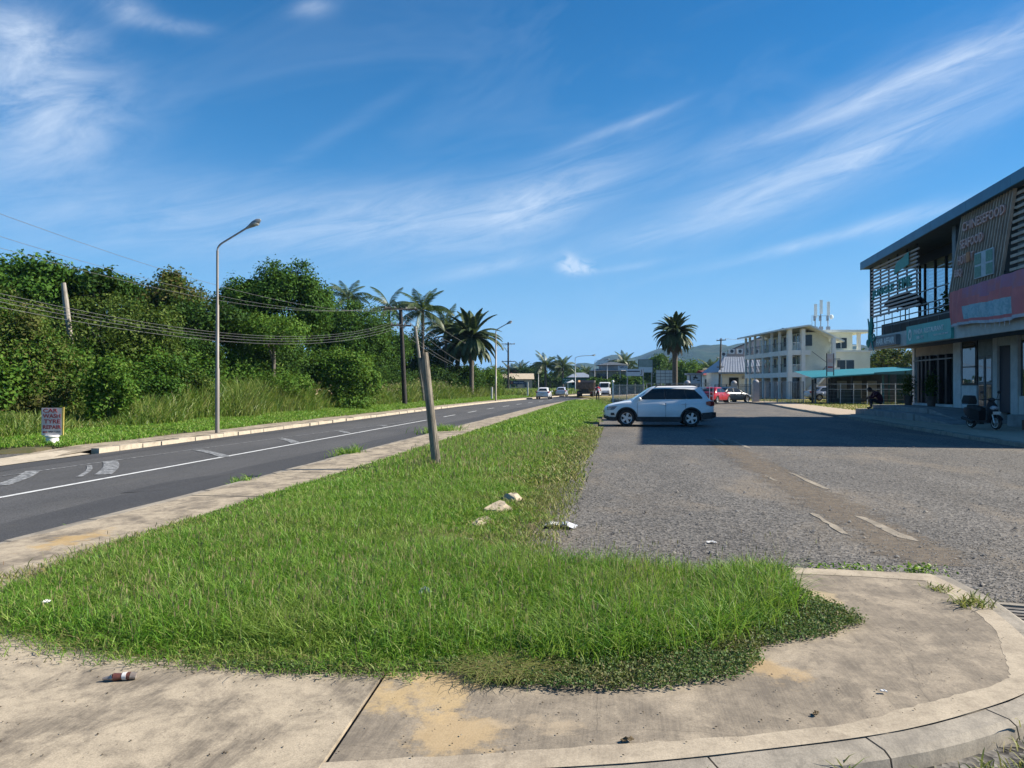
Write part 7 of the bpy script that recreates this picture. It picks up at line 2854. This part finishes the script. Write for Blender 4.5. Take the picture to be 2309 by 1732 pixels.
for x0 in (4.2, 5.6, 7.0):
    b = MB()
    b.box(x0, x0 + .9, 5.44, 5.48, .4, 2.0)
    b.build('stored_panel', M_GREYW, S)
b = MB()
b.box(3.0, 4.4, 1.0, 2.2, 0, 1.25)
tag(b.build('storage_crate', mat('olive_crate', (.09, .10, .075), (.07, .075, .06), 3, .85), None), 'olive storage box standing under the teal roof', 'crate')
bpy.data.objects['storage_crate'].location = S.location
bpy.data.objects['storage_crate'].rotation_euler = S.rotation_euler


def fence(label, name, P0, P1, n, h, mt, rails=(), pickets=0, zb=.1, thick=.035, wires=0, cat='fence', spiky=False):
    t = thing(name, label, cat, (P0.x, P0.y, zb))
    for i in range(n):
        p = P0.lerp(P1, i / (n - 1))
        b = MB()
        b.tube([(p.x, p.y, zb - .05), (p.x, p.y, zb + h)], thick, 6)
        b.build('post', mt, t, True, True)
    for z in rails:
        b = MB()
        b.beam((P0.x, P0.y, zb + z), (P1.x, P1.y, zb + z), .04, .04)
        b.build('rail', mt, t, False, True)
    for i in range(pickets):
        p = P0.lerp(P1, (i + .5) / pickets)
        b = MB()
        b.box(p.x - .02, p.x + .02, p.y - .012, p.y + .012, zb + .05, zb + h * (1.04 if spiky else .97))
        b.build('picket', mt, t, False, True)
    for i in range(wires):
        z = .15 + (h - .25) * i / max(1, wires - 1)
        b = MB()
        b.tube([(P0.x, P0.y, zb + z), (P1.x, P1.y, zb + z)], .008, 4)
        b.build('wire', mt, t, True, True)
    return t


def vp(px, D, z=0.0):
    return W((px - CX) / FPX * D, D, z)


fence('grey wire fence on thin posts in front of the balcony building', 'wire_fence', vp(1697, 73), vp(1812, 69), 5, 1.95, M_GALV, (1.9,), 34, .15)
fence('thin post and rail fence running towards the restaurant', 'wire_fence', vp(1838, 67), vp(2052, 61), 8, 1.75, M_GALV, (1.7, 1.25), 0, .15, wires=6)
fence('dark spiked railing in front of the grey roofed building', 'spiked_railing', vp(1612, 92), vp(1694, 86), 4, 1.7, M_RAILD, (.3, 1.45), 36, .15, .05, spiky=True)
fence('grey palisade fence beside the road behind the silver SUV', 'palisade_fence', vp(1381, 74), vp(1452, 62), 5, 1.75, M_GALV, (.3, 1.6), 34, .12)
fence('galvanised mesh fence with a top rail above the parked cars', 'mesh_fence', vp(1458, 63), vp(1600, 61), 6, 1.8, M_GALV, (1.8, .2), 0, .1, wires=5)
t = thing('gate_frame', 'upright white gate frame standing left of the red sedan', 'gate', vp(1604, 60, .14), YAW)
for x0, x1, z0, z1 in ((-.16, -.12, 0, 1.55), (.12, .16, 0, 1.55), (-.12, .12, 1.5, 1.55), (-.12, .12, .75, .79), (-.12, .12, .02, .06)):
    b = MB()
    b.box(x0, x1, -.02, .02, z0, z1)
    b.build('bar', M_WALLW, t)
t = thing('gate_pillar', 'white gate pillar at the corner of the palisade fence', 'pillar', vp(1382, 73.4, .1), YAW)
b = MB()
b.box(-.07, .07, -.07, .07, 0, 1.9)
b.build('shaft', M_WALLW, t)
b = MB()
b.ball((0, 0, 2.0), .13, 8, 5)
b.build('cap', M_WALLW, t, True)
b = MB()
p0, p1 = vp(1380, 76), vp(1456, 62)
b.beam((p0.x, p0.y, .25), (p1.x, p1.y, .25), .2, .4)
tag(b.build('low_wall', M_RAILD), 'low dark wall at the foot of the palisade fence', 'wall')
for i, (px, D, lab) in enumerate(((1550, 84, 'grey stone gate pillar with a rounded cap right of the big palm'), (1655, 88, 'grey stone pillar in the spiked railing'), (1704, 74, 'dark stone pillar at the left end of the wire fence'))):
    t = thing('stone_pillar', lab, 'pillar', vp(px, D, .1), YAW)
    b = MB()
    b.box(-.28, .28, -.28, .28, 0, 1.9)
    b.build('shaft', M_GREYW if i else M_RAILD, t)
    b = MB()
    b.ball((0, 0, 1.9), (.34, .34, .3), 10, 6)
    b.build('cap', M_GREYW, t, True)

# sale board on two posts
t = thing('sale_board', 'tall pale SALE board on two dark posts in the yellow grass', 'sign', vp(1872, 66, .14), YAW)
for x in (-.30, .30):
    b = MB()
    b.box(x - .035, x + .035, -.03, .03, 0, 4.35)
    b.build('post', M_BLACKP, t)
b = MB()
b.box(-.262, .262, -.02, .02, 2.75, 4.3)
b.build('board', mat('faded_sale_board', (.56, .50, .50), (.46, .40, .41), 2, .7), t)
lettering('SALE', Vector(t.location) + W(-.2, -.03, 3.55), W(1, 0), (0, 0, 1), .32, .40, M_PINK, t, .004)
b = MB()
b.box(-.22, .22, -.028, -.021, 3.10, 3.22)
b.build('red_stripe', M_RED, t)

# ------------------------------------------------------------------ signs, houses and trees at the far end
def board(name, label, px0, px1, y0, y1, D, mt, posts=(), foot=0.0, cat='sign', thick=.12):
    a, c = at(px0, y1, D), at(px1, y0, D)
    t = thing(name, label, cat, ((a.x + c.x) / 2, (a.y + c.y) / 2, foot), YAW)
    wd = (px1 - px0) / FPX * D
    b = MB()
    b.box(-wd / 2, wd / 2, -thick / 2, thick / 2, a.z - foot, c.z - foot)
    b.build('board', mt, t)
    for f in posts:
        x = -wd / 2 + wd * f
        b = MB()
        b.box(x - .08, x + .08, thick / 2 + .01, thick / 2 + .17, 0, c.z - foot)
        b.build('post', M_GALV, t)
    return t, wd, a.z - foot, c.z - foot


def sign_text(t, body, x, z, h, w, mt, off=.075):
    lettering(body, Vector(t.location) + W(x, -off, z), W(1, 0), (0, 0, 1), h, w, mt, t, .01)


M_NAVYB = mat('navy_sign', (.012, .018, .05), (.018, .024, .06), 3, .5)
M_GREENB = mat('green_road_sign', (.012, .10, .06), (.016, .12, .07), 3, .5)
M_SIGNG = mat('pale_blue_sign', (.55, .60, .66), (.48, .53, .60), 2, .6)
M_BILLB = mat('grey_green_billboard', (.26, .31, .30), (.20, .25, .24), 1, .7)
t, wd, z0, z1 = board('dark_blue_sign', 'long dark blue sign on posts in the grass left of the white hatchback', 1150, 1182, 859, 867, 150, M_NAVYB, (.02, .98))
sign_text(t, 'Hunt Corps', -wd * .22, z0 + .15, .38, wd * .68, M_SIGNG)
b = MB()
b.box(-wd * .44, -wd * .30, -.075, -.062, z0 + .1, z1 - .1)
b.build('logo_square', mat('dull_orange', (.35, .12, .06)), t)
t, wd, z0, z1 = board('direction_sign', 'green road direction sign above the pale silver hatchback', 1268, 1287, 853, 866, 150, M_GREENB, (.3, .7))
for i, (f0, f1, zf) in enumerate(((.12, .3, .72), (.4, .62, .72), (.7, .9, .72), (.3, .8, .42), (.2, .9, .16))):
    b = MB()
    b.box(-wd / 2 + wd * f0, -wd / 2 + wd * f1, -.072, -.062, z0 + (z1 - z0) * zf, z0 + (z1 - z0) * (zf + .09))
    b.build('print_line', M_SIGNG, t)
t, wd, z0, z1 = board('store_sign', 'small white sign reading TAPPOO on a post before the two storey house', 1394, 1415, 825, 835, 150, M_SIGNG, (.22, .9))
sign_text(t, 'TAPPOO', -wd * .42, z0 + .35, .45, wd * .84, M_NAVYB)
t, wd, z0, z1 = board('white_hoarding', 'wide pale sign board on two posts before the hills', 1413, 1450, 832, 848, 140, M_SIGNG, (.05, 1.02))
b = MB()
b.box(-wd * .46, wd * .30, -.075, -.062, z0 + .75, z0 + .95)
b.build('print_line', M_NAVYB, t)
b = MB()
b.tube([(wd * .40, -.08, z0 + 1.15), (wd * .43, -.08, z0 + .5), (wd * .38, -.08, z0 + .25), (wd * .33, -.08, z0 + .3)], .06, 5)
b.build('logo_hook', M_NAVYB, t, True)
t, wd, z0, z1 = board('double_billboard', 'tall two panel billboard in a dark frame left of the big palm', 1440, 1471, 828, 840, 155, M_SIGNG, (.95,))
b = MB()
b.box(-wd / 2, wd / 2, -.06, .06, z1 + .05, z1 + 1.45)
b.build('upper_panel', M_BILLB, t)
for x0, x1, za, zb_ in ((-wd / 2 - .1, -wd / 2, z0, z1 + 1.55), (wd / 2, wd / 2 + .1, z0 - 1.2, z1 + 1.55), (-wd / 2, wd / 2, z1 + 1.45, z1 + 1.55)):
    b = MB()
    b.box(x0, x1, -.1, .1, za, zb_)
    b.build('frame_bar', M_RAILD, t)
t, wd, z0, z1 = board('panel_hoarding', 'large hoarding of white square panels on posts beside the big palm', 1479, 1521, 835, 864, 125, M_RAILD, (.1, .5, .9), thick=.08)
for i in range(4):
    for j in range(4):
        b = MB()
        x0 = -wd / 2 + wd * i / 4
        za = z0 + (z1 - z0) * j / 4
        b.box(x0 + .035, x0 + wd / 4 - .035, -.075, -.045, za + .035, za + (z1 - z0) / 4 - .035)
        b.build('panel', mat('pale_panel', (.50, .54, .55), (.43, .47, .48), 1, .7), t)
t, wd, z0, z1 = board('kiosk', 'small white kiosk with a black emblem under a flat grey roof', 1552, 1579, 846, 866, 120, M_SIGNG, (), cat='kiosk', thick=1.8)
b = MB()
b.box(-wd / 2 - .35, wd / 2 + .2, -1.1, 1.1, z1, z1 + .3)
b.build('roof', M_GREYW, t)
b = MB()
for (x, z, r0, r1) in ((-.1, .75, .30, .16), (.15, .70, .22, .12), (-.28, .55, .14, .10), (.42, .42, .26, .07), (-.02, .95, .10, .12)):
    k0 = len(b.v)
    b.v += [(x + r0 * math.cos(6.283 * i / 12), -.915, z0 + (z1 - z0) * z * .95 + r1 * math.sin(6.283 * i / 12)) for i in range(12)]
    b.f.append([k0 + i for i in range(12)])
    b.m.append(0)
b.build('emblem', M_BLACKP, t)
for x in (-wd / 2 + .06, wd / 2 - .06):
    b = MB()
    b.box(x - .06, x + .06, -.99, -.91, 0, z1)
    b.build('corner_post', M_RAILD, t)
b = MB()
b.box(-wd / 2 + .2, wd / 2 - .2, -.85, .85, 0, z0)
b.build('plinth', M_GREYW, t)


def house(label, px0, px1, yeave, ybase, D, wall, roofm, rise, depth=8, wins=3, gable=False, name='house'):
    a, c = at(px0, ybase, D), at(px1, yeave, D)
    wd = (px1 - px0) / FPX * D
    t = thing(name, label, 'house', (a.x, a.y, .0), YAW)
    b = MB()
    b.box(0, wd, 0, depth, 0, c.z)
    b.build('wall', wall, t)
    b = MB()
    o = .5
    b.add([(-o, -o, c.z), (wd + o, -o, c.z), (wd + o, depth + o, c.z), (-o, depth + o, c.z), (-o + (0 if gable else 2), depth / 2, c.z + rise), (wd + o - (0 if gable else 2), depth / 2, c.z + rise)], [(0, 1, 5, 4), (2, 3, 4, 5), (1, 2, 5), (3, 0, 4), (0, 3, 2, 1)])
    b.v = [(x, y, z + .01) for x, y, z in b.v]
    b.build('roof', roofm, t)
    for i in range(wins):
        x0 = wd * (i + .25) / wins
        b = MB()
        b.box(x0, x0 + wd / wins * .5, -.05, -.01, c.z - 1.9, c.z - .7)
        b.build('window', M_WIN, t)
    return t


M_CREAMR = mat('cream_roof', (.50, .42, .30), (.44, .37, .26), 2, .8)
M_REDR = mat('red_roof', (.22, .05, .045), (.17, .04, .038), 2, .7)
house('long cream roofed house behind the dark blue sign', 1120, 1200, 855, 880, 185, mat('yellow_wall', (.58, .50, .34), (.5, .43, .3), 2, .85), M_CREAMR, 1.4, gable=True)
house('red roofed house behind the cream roofed one', 1146, 1182, 848, 880, 215, M_CREAM, M_REDR, 1.6)
house('low teal house left of the two storey dark house', 1285, 1334, 851, 880, 190, mat('teal_wall', (.04, .16, .15), (.035, .13, .125), 2, .8), M_CORR, 1.2)
hm = house('two storey dark house with a flat brown roof before the hills', 1336, 1418, 836, 880, 175, mat('dim_olive_wall', (.20, .20, .15), (.15, .15, .12), 2, .85), M_GREYW, .5, wins=2)
b = MB()
b.box(2.2, 7.4, 1, 7, 5.2, 6.6)
b.build('upper_storey', M_GREYW, hm)
b = MB()
b.add([(1.2, -.2, 6.4), (8.4, -.2, 6.5), (8.4, 8, 6.5), (1.2, 8, 6.4), (4.6, 4, 7.3)], [(0, 1, 4), (1, 2, 4), (2, 3, 4), (3, 0, 4), (3, 2, 1, 0)])
b.build('upper_roof', M_RAILD, hm)
for x0 in (.6, 4.6):
    b = MB()
    b.box(x0, x0 + 2.9, -.12, -.02, 1.0, 3.9)
    b.build('dark_bay', M_FRAME, hm)
house('small hut with a red and white roof right of the kiosk', 1586, 1600, 846, 880, 130, M_WALLW, M_REDR, .8, 4, 1)

FT = 'far trees before the hills'
for i, (px, py, D, rx, rz, m, lab) in enumerate([
        (1110, 862, 175, 4.5, 2.6, 'dark', 'dark far tree left of the cream roofed house'),
        (1135, 856, 230, 6, 3.0, 'mid', 'far tree between the two lamp posts behind the houses'),
        (1180, 853, 240, 7, 3.5, 'dark', 'dark far tree behind the red roof'),
        (1205, 850, 205, 4.5, 3.4, 'dark', 'dark far tree right of the cream roofed house'),
        (1240, 858, 200, 5, 3.6, 'dark', 'dark far tree under the pair of tall palms'),
        (1275, 858, 215, 5, 3.4, 'dark', 'dark far tree right of the pair of tall palms'),
        (1305, 852, 240, 5, 2.5, 'mid', 'far tree above the teal house'),
        (1440, 862, 180, 4, 3.0, 'mid', 'green tree under the double billboard'),
        (1425, 866, 150, 2.2, 2.0, 'mid', 'round bush below the wide pale sign board'),
        (1486, 828, 180, 3.4, 3.0, 'mid', 'green tree above the panel hoarding'),
        (1553, 842, 165, 3.8, 3.0, 'light', 'bright rounded tree right of the big palm trunk'),
        (1535, 850, 170, 3.5, 3.0, 'dark', 'dark tree just behind the big palm trunk'),
        (1600, 850, 180, 3.5, 3.0, 'dark', 'dark tree left of the timber utility pole'),
        (1365, 872, 150, 1.8, 1.0, 'mid', 'low bush behind the white minibus'),
        (1398, 866, 155, 2.6, 1.6, 'dark', 'dark hedge bush before the two storey house'),
        (1345, 868, 158, 2.0, 1.3, 'mid', 'bush above the tipper truck'),
        (1655, 850, 160, 4, 2.5, 'dark', 'far tree hidden behind the grey roofed building'),
        (1985, 830, 120, 5, 3.6, 'dark', 'dark tree behind the corner of the restaurant'),
        (2030, 835, 110, 4, 3.6, 'gold', 'bronze leaved tree seen under the restaurant corner'),
        (1955, 850, 118, 2.5, 2.2, 'mid', 'bush beside the right block of the balcony building')]):
    c = at(px, py, D)
    t = thing('far_tree', lab, 'tree', (c.x, c.y, 0), 0, FT)
    P, lc, NR = crown_points((0, 0, c.z), rx, rx, rz, 4600, 300 + i, 26, .34, jit=.3)
    NR, P = NR[P[:, 2] > .1], P[P[:, 2] > .1]
    V, tr = leaf_cards(P, .5, 301 + i, .8, nrm=NR)
    link('crown', np_mesh('crown', V, None, tr, [LM[m]]), t)
    b = MB()
    b.tube([(0, 0, -.1), (.1, 0, c.z * .5), (0, 0, c.z)], [.25, .2, .12], 6)
    b.build('trunk', M_BARK, t, True)
FP = 'far palms before the hills'
for i, (px, py, D, s, lab) in enumerate([
        (1230, 826, 165, 1.35, 'left one of the pair of tall palms behind the white hatchback'), (1269, 830, 165, 1.35, 'right one of the pair of tall palms behind the white hatchback'),
        (1122, 846, 200, 1.1, 'far palm left of the dark utility pole'), (1150, 838, 210, 1.2, 'far palm just behind the dark utility pole'), (1174, 836, 210, 1.2, 'far palm above the red roof'),
        (1322, 842, 220, 1.1, 'far palm above the teal house'), (1408, 820, 215, 1.5, 'far palm above the two storey dark house'), (1508, 825, 185, 1.25, 'far palm left of the big palm trunk'),
        (1576, 842, 175, 1.1, 'far palm above the kiosk'), (1606, 838, 165, 1.4, 'far palm left of the timber utility pole'), (1420, 832, 200, 1.0, 'far palm behind the wide pale sign board')]):
    palm('far_palm', lab, px, py, D, s, COCO, 40 + i, gz=0.0, tr=.2, group=FP, fronds=False)

# small bus shelter and marker posts at the far kerb
t = thing('bus_shelter', 'small white roofed bus shelter by the road beyond the hatchbacks', 'shelter', vp(1284, 145, .1), YAW)
b = MB()
b.add([(-.6, -1, 2.15), (.9, -1, 2.3), (.9, 1, 2.3), (-.6, 1, 2.15), (.6, 0, 2.75)], [(0, 1, 4), (1, 2, 4), (2, 3, 4), (3, 0, 4), (3, 2, 1, 0)])
b.build('roof', M_WPAINT, t)
for x in (-.3,):
    b = MB()
    b.box(x - .08, x + .08, -.08, .08, 0, 2.2)
    b.build('post', M_WPAINT, t)
for px, y1, D, lab in ((1190, 862, 105, 'tall white marker post at the left kerb'), (1109, 874, 84, 'short concrete marker post in the far verge')):
    q = at(px, y1, D)
    b = MB()
    b.box(-.09, .09, -.09, .09, 0, q.z - .1)
    b.box(-.11, .11, -.11, .11, q.z - .1, q.z - .04)
    o = b.build('marker_post', M_WPAINT)
    o.location = (q.x, q.y, .1)
    tag(o, lab, 'post')
# tall weeds around the far signs
r = np.random.RandomState(91)
P = np.array([tuple(vp(px_, D_)[:2]) for px_, D_ in zip(r.uniform(1090, 1345, 9000), 105 + 45 * r.uniform(0, 1, 9000))])
ok = P[:, 0] < np.array([-13.6 + bend(y_) for y_ in P[:, 1]])
P = P[ok]
n = len(P)
V, q, tt = blades(np.column_stack([P, np.full(n, .3)]), r.uniform(.4, 1.3, n), r.uniform(.07, .16, n), r.uniform(.3, .9, n), 92)
grass_obj('far_weeds', [(V, q, tt, 0)], 'tall weeds along the far left verge before the houses', [M_TALL])

# ------------------------------------------------------------------ hills
def hill(name, prof, D, front, seed, mt):
    px = [p[0] for p in prof]
    top = [p[1] for p in prof]
    n, m = 150, 44
    r = np.random.RandomState(seed)
    xs = np.linspace(px[0], px[-1], n)
    zt = (HY - np.interp(xs, px, top)) / FPX * D + EYE
    V = np.zeros((m, n, 3))
    for j in range(m):
        f = j / (m - 1)
        d = D - front * (1 - f) if f <= 1 else D
        d = D - front + (front * 1.5) * f
        g = math.sin(min(1, f * 1.5) * math.pi / 2) ** 1.3 if f < .667 else math.cos((f - .667) / .333 * math.pi / 2)
        X = (xs - CX) / FPX * D
        V[j, :, 0] = X * _c - d * _s
        V[j, :, 1] = X * _s + d * _c
        V[j, :, 2] = zt * g - 3
    P = V.reshape(-1, 3)
    bumps = sum(fbm2(P[:, :2], fr, seed + k) * a for k, (fr, a) in enumerate(((.004, 34), (.011, 16), (.033, 8), (.075, 5))))
    P[:, 2] += bumps * np.clip(P[:, 2] / (zt.max() * .8), 0, 1) * .75 * np.tile(np.abs(np.sin(np.linspace(.0, 1, m) * math.pi * 1.45))[:, None], (1, n)).ravel()
    idx = np.arange(m * n).reshape(m, n)
    Q = np.stack([idx[:-1, :-1], idx[:-1, 1:], idx[1:, 1:], idx[1:, :-1]], -1).reshape(-1, 4)
    o = link(name, np_mesh(name, P, Q, None, [mt], smooth=True))
    return tag(o, kind='structure')


def hill_mat():
    m, nt, out = new_mat('wooded_hill')
    k = NT(nt)
    co = k.obj()
    f = k.noise(co, .006, 8, .65, .5, .42, .60)
    g = k.noise(co, .045, 6, .7, 0, .35, .65)
    col = k.mix(f, (.035, .062, .03), (.085, .095, .05))
    col = k.mix(k.math('MULTIPLY', g, .65), col, (.022, .045, .018))
    b = k.n('ShaderNodeBsdfPrincipled', {'Base Color': col, 'Roughness': 1.0, 'Specular IOR Level': 0.0})
    k.set(b.inputs['Normal'], k.bump(k.noise(co, .06, 7, .75), 1.0, 14.0))
    nt.links.new(b.outputs[0], out.inputs[0])
    return m


M_HILL = hill_mat()
hill('far_hills', [(1240, 868), (1283, 832), (1298, 822), (1315, 821), (1328, 824), (1340, 821), (1356, 808), (1375, 803), (1392, 803), (1402, 808), (1412, 810), (1425, 806), (1445, 800), (1475, 788), (1490, 783), (1520, 792), (1560, 800), (1640, 812), (1750, 840), (1850, 868)], 3100, 1100, 3, M_HILL)
hill('near_hills', [(1380, 868), (1440, 812), (1460, 798), (1480, 789), (1500, 784), (1530, 787), (1555, 782), (1575, 779), (1600, 784), (1625, 783), (1650, 777), (1668, 772), (1690, 773), (1720, 780), (1790, 776), (1900, 800), (2050, 830), (2300, 860)], 2700, 1100, 8, M_HILL)
# far tree line so that the ground does not end in a bare edge
b = MB()
r = np.random.RandomState(7)
n = 9000
pxs = np.concatenate([r.uniform(1080, 1720, n // 2), r.uniform(-900, 3300, n // 2)])
Ds = r.uniform(330, 420, n)
C = np.array([tuple(vp(a_, d_)) for a_, d_ in zip(pxs, Ds)])
C[:, 2] = np.abs(r.normal(0, 1, n)) * 2.2 * (1 + .4 * fbm2(C[:, :2], .05, 2)) + .3
V, tr = leaf_cards(C, 3.0, 8, .8, 1.4)
tag(link('far_woodland', np_mesh('far_woodland', V, None, tr, [LM['dark']])), 'distant band of trees along the horizon', 'woodland', kind='stuff')

# ------------------------------------------------------------------ moist air
hz = MB()
hz.box(-900, 3300, -260, 5200, -1.2, 270)
ho = hz.build('haze', [])
ho.data.materials.clear()
hm_, nt_, out_ = new_mat('haze_air')
pv = nt_.nodes.new('ShaderNodeVolumePrincipled')
pv.inputs['Color'].default_value = (.36, .64, 1.0, 1)
pv.inputs['Density'].default_value = .00012
pv.inputs['Anisotropy'].default_value = 0.0
nt_.links.new(pv.outputs[0], out_.inputs['Volume'])
ho.data.materials.append(hm_)
tag(ho, 'thin bluish air that softens the far hills', 'haze', kind='stuff')
